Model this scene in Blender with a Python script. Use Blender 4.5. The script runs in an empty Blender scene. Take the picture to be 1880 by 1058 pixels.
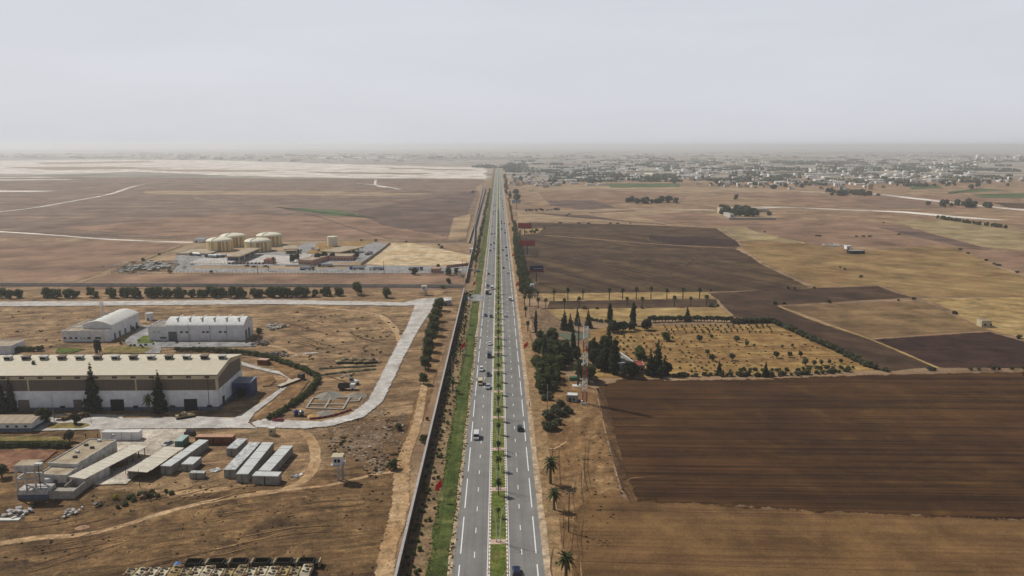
import bpy, bmesh, math, random
from mathutils import Vector, Matrix, noise
random.seed(7)
S = bpy.context.scene
C = S.collection
R = math.radians

# ------------------------------------------------------------------ camera
CAM_H, FPX, PITCH, YAW = 104.0, 1440.0, 10.31, 0.98
cd = bpy.data.cameras.new("camera"); cam = bpy.data.objects.new("camera", cd); C.objects.link(cam)
cam.location = (0.32, 0, CAM_H)
cam.rotation_euler = (R(90 - PITCH), 0, -R(YAW))
cd.sensor_width = 36; cd.lens = 36 * FPX / 1880; cd.clip_end = 200000; cd.clip_start = 1
S.camera = cam
MW = cam.rotation_euler.to_matrix()

def P(u, v, z=0.0):
    """point on the plane at height z seen at photo pixel (u, v)"""
    d = MW @ Vector(((u - 940) / FPX, -(v - 529) / FPX, -1))
    t = (z - CAM_H) / d.z
    return Vector((cam.location.x + d.x * t, d.y * t, z))
def lateral(v):            # metres per photo pixel on the ground at row v
    return CAM_H / ((v - 267) * 0.984)

# ------------------------------------------------------------------ light
HAZE = 0.000112
SUN_EL, SUN_AZ = 47.5, -55.5       # azimuth from +Y, clockwise
w = bpy.data.worlds.new("World"); S.world = w; w.use_nodes = True
nt = w.node_tree; nt.nodes.clear()
sky = nt.nodes.new("ShaderNodeTexSky"); sky.sky_type = 'NISHITA'; sky.sun_disc = False
sky.sun_elevation = R(SUN_EL); sky.sun_rotation = R(SUN_AZ)
sky.altitude = 0; sky.air_density = 1.0; sky.dust_density = 3.0; sky.ozone_density = 1.0
bg = nt.nodes.new("ShaderNodeBackground"); bg.inputs[1].default_value = 0.05
mxs = nt.nodes.new("ShaderNodeMix"); mxs.data_type = 'RGBA'; mxs.inputs[0].default_value = 0.86
mxs.inputs[7].default_value = (17.9, 18.2, 19.2, 1)          # thin overcast veil
out = nt.nodes.new("ShaderNodeOutputWorld")
tcw = nt.nodes.new("ShaderNodeTexCoord"); sxyz = nt.nodes.new("ShaderNodeSeparateXYZ"); mrw = nt.nodes.new("ShaderNodeMapRange")
mrw.inputs[1].default_value = 0.175; mrw.inputs[2].default_value = 0.33; mrw.inputs[3].default_value = 0.86; mrw.inputs[4].default_value = 0.02
nt.links.new(tcw.outputs["Generated"], sxyz.inputs[0]); nt.links.new(sxyz.outputs[2], mrw.inputs[0]); nt.links.new(mrw.outputs[0], mxs.inputs[0])
mpw = nt.nodes.new("ShaderNodeMapping"); mpw.inputs["Scale"].default_value = (1.2, 1.2, 7.0); nzw = nt.nodes.new("ShaderNodeTexNoise"); nzw.inputs["Scale"].default_value = 1.6; nzw.inputs["Detail"].default_value = 7; nzw.inputs["Roughness"].default_value = .6; nzw.inputs["Distortion"].default_value = .4
nt.links.new(sky.outputs[0], mxs.inputs[6]); nt.links.new(mxs.outputs[2], bg.inputs[0]); nt.links.new(bg.outputs[0], out.inputs[0])
sl = bpy.data.lights.new("sun", 'SUN'); sl.energy = 5.0; sl.angle = R(0.5); sl.color = (1, 0.965, 0.905)
sun = bpy.data.objects.new("sun", sl); C.objects.link(sun)
sv = Vector((math.sin(R(SUN_AZ)) * math.cos(R(SUN_EL)), math.cos(R(SUN_AZ)) * math.cos(R(SUN_EL)), math.sin(R(SUN_EL))))
sun.rotation_euler = sv.to_track_quat('Z', 'Y').to_euler()
S.view_settings.view_transform = 'Standard'; S.view_settings.look = 'None'
S.view_settings.exposure = -0.55; S.view_settings.gamma = 1
S.cycles.volume_bounces = 3 if hasattr(S, 'cycles') else 0
S.cycles.transparent_max_bounces = 24
S.cycles.max_bounces = 5

nt.links.new(tcw.outputs["Generated"], mpw.inputs[0]); nt.links.new(mpw.outputs[0], nzw.inputs[0])
mrc = nt.nodes.new("ShaderNodeMapRange"); mrc.inputs[1].default_value = .35; mrc.inputs[2].default_value = .7; mrc.inputs[3].default_value = .965; mrc.inputs[4].default_value = 1.04; nt.links.new(nzw.outputs[0], mrc.inputs[0])
vmx = nt.nodes.new("ShaderNodeVectorMath"); vmx.operation = 'SCALE'; vmx.inputs[0].default_value = (21.9, 22.6, 24.3); nt.links.new(mrc.outputs[0], vmx.inputs["Scale"]); nt.links.new(vmx.outputs[0], mxs.inputs[7])
# ------------------------------------------------------------------ helpers
def srgb(r, g, b):
    f = lambda c: ((c / 255 + 0.055) / 1.055) ** 2.4 if c > 10 else c / 255 / 12.92
    return (f(r), f(g), f(b))
def mat(name, col, rough=0.8, metal=0.0, var=0.12, scale=0.6, spec=0.3, dirt=None):
    """surface with a little procedural wear"""
    m = bpy.data.materials.new(name); m.use_nodes = True
    n = m.node_tree.nodes; l = m.node_tree.links; b = n["Principled BSDF"]
    b.inputs["Roughness"].default_value = rough; b.inputs["Metallic"].default_value = metal
    b.inputs["Specular IOR Level"].default_value = spec
    tc = n.new("ShaderNodeTexCoord"); no = n.new("ShaderNodeTexNoise")
    no.inputs["Scale"].default_value = scale; no.inputs["Detail"].default_value = 5; no.inputs["Roughness"].default_value = 0.65
    l.new(tc.outputs["Object"], no.inputs["Vector"])
    cr = n.new("ShaderNodeValToRGB")
    d = dirt or tuple(c * (1 - 2.2 * var) for c in col)
    cr.color_ramp.elements[0].position = 0.3; cr.color_ramp.elements[0].color = (*d, 1)
    cr.color_ramp.elements[1].position = 0.62; cr.color_ramp.elements[1].color = (*[min(1, c * (1 + var * .5)) for c in col], 1)
    l.new(no.outputs[0], cr.inputs[0]); l.new(cr.outputs[0], b.inputs["Base Color"])
    return m
def link(name, me, parent=None):
    o = bpy.data.objects.new(name, me); C.objects.link(o)
    if parent: o.parent = parent
    return o
def tag(o, label=None, cat=None, group=None, kind=None):
    if label: o["label"] = label
    if cat: o["category"] = cat
    if group: o["group"] = group
    if kind: o["kind"] = kind
    return o
def empty(name, loc, rz, label, cat, group=None, scale=1.0):
    o = bpy.data.objects.new(name, None); C.objects.link(o)
    o.location = loc; o.rotation_euler = (0, 0, rz); o.scale = (scale,) * 3
    o.empty_display_size = 0.5
    return tag(o, label, cat, group)
def copy_tree(root, loc, rz=0.0, label=None, group=None, scale=None, rx=0.0):
    r = root.copy(); C.objects.link(r); r.location = loc; r.rotation_euler = (rx, 0, rz)
    if scale is not None: r.scale = scale if hasattr(scale, '__len__') else (scale,) * 3
    if label: r["label"] = label
    if group: r["group"] = group
    for ch in KIDS.get(root.as_pointer(), ()):
        c = ch.copy(); C.objects.link(c); c.parent = r
        for g in KIDS.get(ch.as_pointer(), ()):
            d = g.copy(); C.objects.link(d); d.parent = c
    return r
KIDS = {}
def kids_of(root):
    KIDS[root.as_pointer()] = list(root.children)
    for c in root.children: KIDS[c.as_pointer()] = list(c.children)
    return root

class MB:
    """collects shapes into one mesh"""
    def __init__(s): s.v = []; s.f = []; s.m = []; s.cur = 0
    def quad(s, *p):
        n = len(s.v); s.v += [tuple(q) for q in p]; s.f.append(tuple(range(n, n + len(p)))); s.m.append(s.cur); return s
    def box(s, x0, x1, y0, y1, z0, z1, M=None):
        n = len(s.v)
        ps = [Vector(p) for p in ((x0,y0,z0),(x1,y0,z0),(x1,y1,z0),(x0,y1,z0),(x0,y0,z1),(x1,y0,z1),(x1,y1,z1),(x0,y1,z1))]
        if M is not None: ps = [M @ p for p in ps]
        s.v += [tuple(p) for p in ps]
        for f in ((0,3,2,1),(4,5,6,7),(0,1,5,4),(1,2,6,5),(2,3,7,6),(3,0,4,7)):
            s.f.append(tuple(n + i for i in f)); s.m.append(s.cur)
        return s
    def tube(s, pts, r, k=8, cap=True):
        pts = [Vector(p) for p in pts]; rs = r if hasattr(r, '__len__') else [r] * len(pts)
        n0 = len(s.v)
        for i, p in enumerate(pts):
            a = pts[max(0, i - 1)]; b = pts[min(len(pts) - 1, i + 1)]; t = (b - a).normalized()
            x = t.orthogonal().normalized() if abs(t.z) < .95 else Vector((1, 0, 0)); x = (x - t * x.dot(t)).normalized(); y = t.cross(x)
            for j in range(k):
                an = 2 * math.pi * j / k
                s.v.append(tuple(p + (x * math.cos(an) + y * math.sin(an)) * rs[i]))
        for i in range(len(pts) - 1):
            for j in range(k):
                a = n0 + i * k + j; b = n0 + i * k + (j + 1) % k
                s.f.append((a, b, b + k, a + k)); s.m.append(s.cur)
        if cap:
            s.f.append(tuple(n0 + j for j in reversed(range(k)))); s.m.append(s.cur)
            e = n0 + (len(pts) - 1) * k
            s.f.append(tuple(e + j for j in range(k))); s.m.append(s.cur)
        return s
    def cyl(s, x, y, z0, z1, r, k=16, r2=None): return s.tube([(x, y, z0), (x, y, z1)], [r, r if r2 is None else r2], k)
    def prism(s, prof, y0, y1, axis='y'):
        """profile in (x,z) swept along y, or in (y,z) swept along x, or (x,y) along z"""
        n = len(s.v); k = len(prof)
        for e in (y0, y1):
            for a, b in prof: s.v.append((a, e, b) if axis == 'y' else ((e, a, b) if axis == 'x' else (a, b, e)))
        for j in range(k):
            s.f.append((n + j, n + (j + 1) % k, n + k + (j + 1) % k, n + k + j)); s.m.append(s.cur)
        s.f.append(tuple(n + j for j in reversed(range(k)))); s.m.append(s.cur)
        s.f.append(tuple(n + k + j for j in range(k))); s.m.append(s.cur)
        return s
    def mesh(s, name, *mats, smooth=False):
        me = bpy.data.meshes.new(name); me.from_pydata(s.v, [], s.f)
        for m in mats: me.materials.append(m)
        if len(mats) > 1:
            for p, i in zip(me.polygons, s.m): p.material_index = i
        bm = bmesh.new(); bm.from_mesh(me); bmesh.ops.recalc_face_normals(bm, faces=bm.faces[:]) if len(s.f) < 4000 else None; bm.to_mesh(me); bm.free()
        if smooth:
            me.polygons.foreach_set('use_smooth', [True] * len(me.polygons))
            try: me.set_sharp_from_angle(angle=R(40))
            except Exception: pass
        me.update(); return me
    def build(s, name, m, parent=None, smooth=False):
        ms = m if isinstance(m, (list, tuple)) else [m]
        return link(name, s.mesh(name, *ms, smooth=smooth), parent)
# ------------------------------------------------------------------ ground materials
BRIGHT = ('concrete_pave', 'yard_pave', 'rubble', 'asphalt', 'pad', 'shoulder_grit')
def ground_mat(name, a, b, c=None, big=0.02, mid=0.25, fur=None, furdir=0.0, furamt=0.0, furscale=1.0, bump=0.3, clutter=0.0, fade=False, streak=0.0, var=1.0):
    """a/b two soil tones mixed by large noise, c a third tone in patches, fur: furrow colour laid in rows along furdir (deg from +X)"""
    k_ = 1.0 if name in BRIGHT else (0.8 if 'plowed' in name or name == 'brown_strip' else 0.88)
    def dk(q_):
        if not q_: return q_
        lu = sum(q_) / 3; st_ = 1.0 if name in BRIGHT or name == 'grey_pave' else (1.14 if 'plowed' in name else 1.05)
        return tuple(max(.002, k_ * (lu + (z_ - lu) * st_)) for z_ in q_)
    a, b, c, fur = dk(a), dk(b), dk(c), dk(fur)
    m = bpy.data.materials.new(name); m.use_nodes = True
    n = m.node_tree.nodes; l = m.node_tree.links; bs = n["Principled BSDF"]
    bs.inputs["Roughness"].default_value = 0.95; bs.inputs["Specular IOR Level"].default_value = 0.12
    g = n.new("ShaderNodeNewGeometry")
    def noi(scale, det=6, rough=0.6, vec=None, dist=0.0):
        t = n.new("ShaderNodeTexNoise"); t.inputs["Scale"].default_value = scale; t.inputs["Detail"].default_value = det
        t.inputs["Roughness"].default_value = rough; t.inputs["Distortion"].default_value = dist
        l.new(vec or g.outputs["Position"], t.inputs["Vector"]); return t.outputs[0]
    def ramp(x, p0, p1, v0=0.0, v1=1.0):
        t = n.new("ShaderNodeMapRange"); t.inputs[1].default_value = p0; t.inputs[2].default_value = p1
        t.inputs[3].default_value = v0; t.inputs[4].default_value = v1; l.new(x, t.inputs[0]); return t.outputs[0]
    def mix(f, x, y):
        t = n.new("ShaderNodeMix"); t.data_type = 'RGBA'
        if isinstance(f, float): t.inputs[0].default_value = f
        else: l.new(f, t.inputs[0])
        for s, q in ((6, x), (7, y)):
            if isinstance(q, tuple): t.inputs[s].default_value = (*q[:3], 1)
            else: l.new(q, t.inputs[s])
        return t.outputs[2]
    def mul(x, y):
        t = n.new("ShaderNodeMath"); t.operation = 'MULTIPLY'
        for s, q in ((0, x), (1, y)):
            if isinstance(q, float): t.inputs[s].default_value = q
            else: l.new(q, t.inputs[s])
        return t.outputs[0]
    col = mix(ramp(noi(big, 8, 0.62, dist=0.6), 0.36, 0.64), a, b)
    md = noi(mid, 8, 0.68)
    if c: col = mix(ramp(noi(big * 2.7 + .01, 9, 0.7, dist=1.0), 0.5, 0.68), col, c)
    def rot(sx, sy):
        mp = n.new("ShaderNodeMapping"); mp.vector_type = 'POINT'; mp.inputs["Rotation"].default_value = (0, 0, -R(furdir))
        l.new(g.outputs["Position"], mp.inputs["Vector"])
        mp2 = n.new("ShaderNodeVectorMath"); mp2.operation = 'MULTIPLY'; mp2.inputs[1].default_value = (sx, sy, 1)
        l.new(mp.outputs[0], mp2.inputs[0]); return mp2.outputs[0]
    if fur:
        rows = noi(1.0, 8, 0.82, rot(0.006 * furscale, 0.5 * furscale))
        rows2 = noi(1.0, 5, 0.7, rot(0.003 * furscale, 0.11 * furscale))
        col = mix(mul(ramp(rows, 0.47, 0.58), furamt), col, fur)
        col = mix(mul(ramp(rows2, 0.47, 0.6), furamt * .8), col, fur)
        tl = n.new("ShaderNodeMath"); tl.operation = 'SUBTRACT'; l.new(noi(1.0, 2, 0.4, rot(0.0012 * furscale, 0.07 * furscale)), tl.inputs[0]); tl.inputs[1].default_value = .5
        ta = n.new("ShaderNodeMath"); ta.operation = 'ABSOLUTE'; l.new(tl.outputs[0], ta.inputs[0])
        col = mix(mul(ramp(ta.outputs[0], 0.006, 0.0015), .55), col, tuple(z_ * .45 for z_ in a))
    if streak:
        st = noi(1.0, 9, 0.78, rot(0.03, 0.2), .9)
        col = mix(mul(ramp(st, 0.46, 0.6), streak), col, tuple(q * .42 for q in a))
        st2 = noi(1.0, 9, 0.8, rot(0.018, 0.13), 1.6)
        col = mix(mul(ramp(st2, 0.5, 0.62), streak * .8), col, tuple(q * 1.45 for q in a))
    # mid-scale light and dark blotches, real colour of the soil
    hv = n.new("ShaderNodeHueSaturation"); l.new(col, hv.inputs["Color"]); l.new(ramp(md, 0.32, 0.68, 1 - .48 * var, 1 + .55 * var), hv.inputs["Value"])
    col = hv.outputs[0]
    fine = noi(1.7, 5, 0.8)
    hv = n.new("ShaderNodeHueSaturation"); l.new(col, hv.inputs["Color"]); l.new(ramp(fine, 0.3, 0.7, 1 - .42 * var, 1 + .42 * var), hv.inputs["Value"])
    col = hv.outputs[0]
    if clutter:
        cl = noi(0.9, 4, 0.9); col = mix(mul(ramp(cl, 0.6, 0.66), clutter), col, srgb(178, 168, 155))
        cl = noi(1.15, 4, 0.9); col = mix(mul(ramp(cl, 0.62, 0.7), clutter), col, srgb(50, 42, 34))
    l.new(col, bs.inputs["Base Color"])
    if bump:
        bp = n.new("ShaderNodeBump"); bp.inputs["Strength"].default_value = bump; bp.inputs["Distance"].default_value = 0.6
        l.new(rows if fur else fine, bp.inputs["Height"]); l.new(bp.outputs[0], bs.inputs["Normal"])
    if fade:
        at = n.new("ShaderNodeAttribute"); at.attribute_name = "edge"
        tr = n.new("ShaderNodeBsdfTransparent"); ms = n.new("ShaderNodeMixShader")
        sm = n.new("ShaderNodeMath"); sm.operation = 'ADD'; l.new(at.outputs["Fac"], sm.inputs[0])
        l.new(ramp(noi(fade, 6, 0.7), 0.25, 0.75, -0.5, 0.5), sm.inputs[1])
        l.new(ramp(sm.outputs[0], 0.38, 0.62), ms.inputs[0]); l.new(tr.outputs[0], ms.inputs[1]); l.new(bs.outputs[0], ms.inputs[2])
        l.new(ms.outputs[0], n["Material Output"].inputs[0])
    return m
_zc = {'L': 0, 'R': 0, 'H': 0}
def nextz(side):
    _zc[side] += 1; return 0.004 * _zc[side]
def resample(pts, step):
    o = []
    for i in range(len(pts)):
        a, b = pts[i], pts[(i + 1) % len(pts)]; k = max(1, min(60, int((b - a).length / step)))
        o += [a.lerp(b, j / k) for j in range(k)]
    return o
def patch(name, px, m, side, feather=3.0, world=False, jit=0.0):
    """an area of ground: outline, inset strip whose edge value fades 0..1"""
    z = nextz(side)
    pts = [Vector((x, y, 0)) for x, y in px] if world else [P(u, v) for u, v in px]
    L = sum((pts[i] - pts[i - 1]).length for i in range(len(pts)))
    ar = abs(sum(pts[i - 1].x * pts[i].y - pts[i].x * pts[i - 1].y for i in range(len(pts)))) / 2; feather = min(feather, ar / L * .45)
    pts = resample(pts, max(feather * 1.5, L / 160))
    if jit: pts = [p + Vector((noise.noise(p * .04) * jit, noise.noise(p * .04 + Vector((9, 9, 0))) * jit, 0)) for p in pts]
    bm = bmesh.new()
    vs = [bm.verts.new((p.x, p.y, z)) for p in pts]
    f = bm.faces.new(vs); f.normal_update()
    if f.normal.z < 0: f.normal_flip()
    lay = bm.verts.layers.float.new("edge")
    if feather:
        bmesh.ops.inset_region(bm, faces=[f], thickness=feather, use_even_offset=False, use_boundary=True)
        bo = {v for e in bm.edges if e.is_boundary for v in e.verts}
        for v in bm.verts: v[lay] = 0.0 if v in bo else 1.0
    else:
        for v in bm.verts: v[lay] = 1.0
    bmesh.ops.triangulate(bm, faces=[x for x in bm.faces if len(x.verts) > 4])
    me = bpy.data.meshes.new(name); bm.to_mesh(me); bm.free(); me.materials.append(m)
    return tag(link(name, me), kind='structure')
def smooth_path(pts, n=8):
    o = []
    for i in range(len(pts) - 1):
        p0 = pts[max(0, i - 1)]; p1 = pts[i]; p2 = pts[i + 1]; p3 = pts[min(len(pts) - 1, i + 2)]
        for j in range(n):
            t = j / n
            o.append(0.5 * ((2 * p1) + (p2 - p0) * t + (2 * p0 - 5 * p1 + 4 * p2 - p3) * t * t + (3 * p1 - p0 - 3 * p2 + p3) * t ** 3))
    o.append(pts[-1]); return o
def stroke(name, px, width, m, side, feather=0.35, world=False):
    """a track or road along a line; width in metres (one value or one per point)"""
    z = nextz(side)
    pts = [Vector((x, y, 0)) for x, y in px] if world else [P(u, v) for u, v in px]
    if hasattr(width, '__len__'):
        wv = [Vector((q, 0, 0)) for q in width]
    else: wv = [Vector((width, 0, 0))] * len(pts)
    sp = smooth_path(pts); sw = [q.x for q in smooth_path(wv)]
    bm = bmesh.new(); lay = bm.verts.layers.float.new("edge"); rows = []
    for i, p in enumerate(sp):
        t = (sp[min(i + 1, len(sp) - 1)] - sp[max(i - 1, 0)]).normalized(); nn = Vector((-t.y, t.x, 0)); h = sw[i] / 2
        r = []
        for k, e in ((-1, 0), (-(1 - feather), 1), (1 - feather, 1), (1, 0)):
            q = p + nn * h * k; v = bm.verts.new((q.x, q.y, z)); v[lay] = e; r.append(v)
        rows.append(r)
    for a, b in zip(rows, rows[1:]):
        for k in range(3): bm.faces.new((a[k + 1], a[k], b[k], b[k + 1]))
    bmesh.ops.recalc_face_normals(bm, faces=bm.faces[:])
    me = bpy.data.meshes.new(name); bm.to_mesh(me); bm.free(); me.materials.append(m)
    return tag(link(name, me), kind='structure')

s = srgb
G = {}
G['base'] = ground_mat('dry_plain', s(150, 122, 96), s(122, 95, 74), s(170, 148, 118), big=0.006, mid=0.03, fur=s(165, 142, 112), furdir=4, furamt=0.5, furscale=.25, bump=0.1)
G['far'] = ground_mat('far_plain', s(178, 168, 152), s(156, 146, 132), s(196, 188, 174), big=0.0012, mid=0.004, fur=s(95, 92, 80), furdir=3, furamt=0.6, furscale=.03, bump=0)  # soil tones paled and greyed, distance haze put into the colour
def fm(name, a, b, c=None, **k):
    k.setdefault('fade', 0.25); G[name] = ground_mat(name, a, b, c, **k); return G[name]
fm('plowed_near', s(98, 70, 47), s(82, 58, 39), s(108, 82, 50), big=.012, mid=.06, var=.6, fur=s(48, 33, 22), furdir=-2.5, furamt=.8, furscale=1.0, fade=.2, bump=.9)
fm('stubble_near', s(110, 82, 56), s(88, 65, 46), s(124, 96, 62), big=.02, mid=.06, var=.8, fur=s(138, 108, 70), furdir=-3, furamt=.5, furscale=.7, fade=.2, bump=.5)
fm('dirt_ochre', s(146, 114, 78), s(112, 85, 58), s(172, 142, 104), big=.03, mid=.2, fade=.3, streak=.4, furdir=80)
fm('orchard_soil', s(168, 138, 88), s(146, 116, 72), s(180, 154, 106), big=.03, mid=.15, fur=s(108, 72, 48), furdir=2, furamt=.5, furscale=.5, fade=.2)
fm('straw', s(172, 146, 100), s(152, 126, 82), s(184, 160, 116), big=.015, mid=.08, fur=s(138, 114, 76), furdir=3, furamt=.4, furscale=.5, fade=.2)
fm('straw_olive', s(160, 136, 92), s(138, 112, 76), s(142, 104, 74), big=.006, mid=.03, fur=s(122, 98, 68), furdir=-38, furamt=.55, furscale=.35, fade=.1)
fm('straw_pale', s(168, 150, 112), s(148, 130, 94), s(172, 156, 124), big=.008, mid=.03, fur=s(130, 112, 84), furdir=-30, furamt=.4, furscale=.3, fade=.1)
fm('plowed_mid', s(72, 55, 45), s(60, 46, 37), s(90, 72, 54), big=.008, mid=.05, fur=s(128, 106, 78), furdir=2, furamt=.35, furscale=.45, fade=.15, bump=.7)
fm('plowed_rows', s(70, 54, 44), s(60, 45, 37), None, big=.01, mid=.05, fur=s(118, 98, 70), furdir=-62, furamt=.5, furscale=.4, fade=.15, bump=.7)
fm('plowed_dark', s(74, 54, 46), s(60, 44, 38), None, big=.01, mid=.08, fur=s(48, 36, 32), furdir=2, furamt=.5, furscale=.5, fade=.15, bump=.7)
fm('brown_strip', s(90, 70, 53), s(74, 56, 44), s(104, 84, 62), big=.01, mid=.05, fur=s(66, 50, 42), furdir=-52, furamt=.7, furscale=.5, fade=.12)
fm('olive_brown', s(128, 104, 74), s(104, 80, 60), s(96, 72, 56), big=.008, mid=.05, fur=s(144, 120, 84), furdir=3, furamt=.5, furscale=.35, fade=.12)
fm('reddish', s(150, 122, 99), s(134, 107, 88), s(160, 130, 104), big=.004, mid=.02, fur=s(128, 102, 84), furdir=5, furamt=.5, furscale=.2, fade=.05)
fm('tan', s(172, 148, 118), s(154, 130, 102), None, big=.005, mid=.02, fur=s(146, 124, 100), furdir=-10, furamt=.4, furscale=.2, fade=.05)
fm('purple_brown', s(118, 96, 84), s(104, 86, 76), None, big=.005, mid=.02, fur=s(92, 76, 68), furdir=8, furamt=.4, furscale=.2, fade=.05)
fm('sand', s(224, 214, 202), s(204, 190, 176), s(150, 132, 118), big=.0035, mid=.01, fur=s(236, 230, 220), furdir=2, furamt=.6, furscale=.06, fade=.02, bump=0)
fm('crop_green', s(92, 104, 66), s(76, 92, 56), None, big=.01, mid=.03, fade=.03, bump=0)
fm('heath', s(128, 106, 90), s(108, 88, 76), s(120, 110, 92), big=.004, mid=.02, fur=s(146, 122, 102), furdir=3, furamt=.55, furscale=.12, fade=.03, bump=0)
fm('compound_soil', s(164, 136, 102), s(116, 91, 67), s(96, 74, 56), big=.03, mid=.1, fade=.2, var=1.25, streak=.8, furdir=14)
fm('foreground_soil', s(126, 99, 68), s(82, 62, 46), s(162, 132, 90), big=.035, mid=.12, fade=.2, var=1.25, streak=.9, furdir=12, clutter=.15)
fm('track_dust', s(196, 168, 132), s(170, 138, 102), s(150, 118, 84), big=.05, mid=.3, fade=.4, bump=.2)
fm('rubble', s(134, 108, 80), s(104, 82, 60), s(150, 134, 112), big=.06, mid=.4, fade=.12, clutter=.55, bump=.8)
fm('gravel', s(170, 158, 144), s(150, 138, 124), s(128, 118, 104), big=.1, mid=.5, fade=.6)
fm('red_soil', s(136, 98, 76), s(118, 84, 66), s(152, 116, 92), big=.05, mid=.2, fade=.3)
fm('concrete_pave', s(196, 192, 186), s(180, 174, 166), s(164, 154, 142), big=.05, mid=.2, fade=.5, var=.6, bump=.1)
fm('yard_pave', s(196, 186, 170), s(172, 160, 144), s(158, 146, 130), big=.05, mid=.2, fade=.6, bump=.1)
fm('grey_pave', s(158, 156, 154), s(144, 142, 140), None, big=.04, mid=.2, fade=2.0, bump=.1)
fm('grass', s(98, 112, 48), s(76, 94, 38), s(128, 128, 62), big=.05, mid=.3, fade=.6, bump=.8)
fm('dry_grass', s(122, 112, 66), s(146, 122, 78), s(104, 106, 58), big=.05, mid=.3, fade=.5)
fm('pad', s(190, 162, 140), s(172, 144, 124), None, big=.3, mid=1, fade=2.0)

# one sheet to the horizon, with the nearer plain laid over it
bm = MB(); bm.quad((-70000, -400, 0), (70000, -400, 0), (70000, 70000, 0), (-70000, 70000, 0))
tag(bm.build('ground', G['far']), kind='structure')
_zc['L'] = _zc['R'] = 1
# ------------------------------------------------------------------ fields, right of the road
def F(key, px, side='R', feather=3.0, name='field', jit=0.0): return patch(name, px, G[key], side, feather, jit=jit)
bx = lambda x0, x1, y0, y1: [(x0, y0), (x1, y0), (x1, y1), (x0, y1)]
_m = ground_mat('near_plain', s(150, 122, 96), s(122, 95, 74), s(170, 148, 118), big=0.006, mid=0.03, fur=s(165, 142, 112), furdir=4, furamt=0.5, furscale=.25, bump=0.1)
patch('dry_plain', bx(11.8, 2600, 60, 2500), _m, 'R', 0, world=True)
patch('dry_plain', bx(-2600, -11.8, 60, 2500), _m, 'L', 0, world=True)
F('tan', [(1040, 340), (1400, 345), (1500, 352), (1340, 356), (1000, 350)], feather=12, jit=10)
F('reddish', [(985, 352), (1100, 347), (1270, 358), (1250, 374), (1090, 376), (1000, 372)], feather=12)
F('purple_brown', [(1001, 368), (1091, 368), (1139, 382), (1070, 386), (1006, 378)], feather=10)
F('reddish', [(1290, 352), (1880, 362), (1880, 384), (1600, 384), (1430, 372)], feather=15)
F('tan', [(945, 389), (1180, 386), (1330, 384), (1345, 403), (1340, 412), (1240, 413), (1160, 409), (945, 407)], feather=8)
F('purple_brown', [(975, 391), (1080, 395), (1165, 408), (1228, 413), (1125, 405), (1030, 398)], feather=6)
F('purple_brown', [(1081, 390), (1167, 386), (1169, 388), (1083, 392)], feather=2)  # no crop here: a hedge's shadow painted on the ground as a dark strip
F('reddish', [(1160, 396), (1270, 389), (1345, 403), (1560, 404), (1640, 410), (1680, 420), (1760, 452), (1540, 455), (1400, 440), (1366, 416), (1316, 417), (1228, 412)], feather=6)
F('straw_pale', [(1316, 417), (1366, 416), (1400, 428), (1480, 445), (1490, 452), (1400, 442), (1350, 441)], feather=5)
F('straw_pale', [(1670, 418), (1640, 406), (1750, 404), (1900, 430), (1900, 461), (1823, 456)], feather=5)
F('purple_brown', [(1609, 418), (1672, 419), (1817, 456), (1757, 453)], feather=3)
F('reddish', [(1763, 458), (1900, 462), (1900, 512), (1880, 504), (1823, 486)], feather=3)
F('straw_olive', [(1352, 442), (1400, 441), (1490, 450), (1590, 460), (1700, 452), (1757, 455), (1823, 487), (1900, 514), (1900, 546), (1687, 546), (1660, 541), (1615, 524), (1500, 529), (1400, 485), (1363, 456)], feather=4)
F('plowed_rows', [(948, 425), (970, 408), (1030, 410), (1120, 411), (1240, 416), (1316, 419), (1351, 441), (1363, 453), (1351, 456), (1384, 473), (1400, 485), (1491, 528), (1440, 534), (1298, 537), (983, 540), (955, 537)], feather=4)
F('plowed_mid', [(968, 410), (1120, 412), (1316, 420), (1350, 440), (1150, 431), (1000, 432)], feather=5)
F('plowed_mid', [(975, 455), (1200, 452), (1360, 460), (1390, 476), (1150, 480), (980, 474)], feather=9, jit=4)
F('plowed_dark', [(1190, 433), (1351, 440), (1363, 453), (1240, 451), (1190, 440)], feather=3)
F('straw', [(955, 421), (1000, 419), (990, 429), (955, 432)], feather=3)
stroke('path', [(1000, 432), (1100, 440), (1230, 450), (1352, 456)], 3.5, G['track_dust'], 'R', .5)
stroke('path', [(1352, 456), (1290, 470), (1262, 487), (1225, 506), (1180, 524)], 4, G['brown_strip'], 'R', .5)
F('brown_strip', [(1298, 538), (1491, 529), (1612, 525), (1640, 536), (1680, 547), (1520, 556), (1430, 561), (1500, 590), (1597, 622), (1720, 675), (1625, 684), (1600, 680), (1500, 640), (1420, 596), (1345, 583), (1316, 552)], feather=2.5)
F('olive_brown', [(1430, 562), (1678, 553), (1702, 555), (1763, 585), (1817, 607), (1597, 622)], feather=2)
F('straw', [(1687, 548), (1900, 545), (1900, 628), (1817, 607), (1763, 585), (1739, 567)], feather=2)
F('plowed_dark', [(1597, 623), (1817, 609), (1900, 633), (1900, 678), (1722, 676)], feather=2)
stroke('path', [(1428, 562), (1500, 591), (1597, 623), (1722, 676)], 2.6, G['straw'], 'R', .5)
F('straw', [(983, 539), (1298, 536), (1316, 548), (1008, 554)], feather=1.5)
F('plowed_mid', [(1008, 553), (1316, 549), (1321, 564), (1003, 568)], feather=1)
F('straw', [(1003, 568), (1321, 564), (1349, 584), (1165, 590), (1028, 589)], feather=1.5)
F('orchard_soil', [(1070, 608), (1120, 599), (1420, 595), (1470, 615), (1612, 681), (1230, 695), (1090, 696), (1060, 650)], feather=2)
F('rubble', [(968, 565), (1000, 565), (1030, 590), (1060, 605), (1050, 625), (975, 605)], feather=2)
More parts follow.
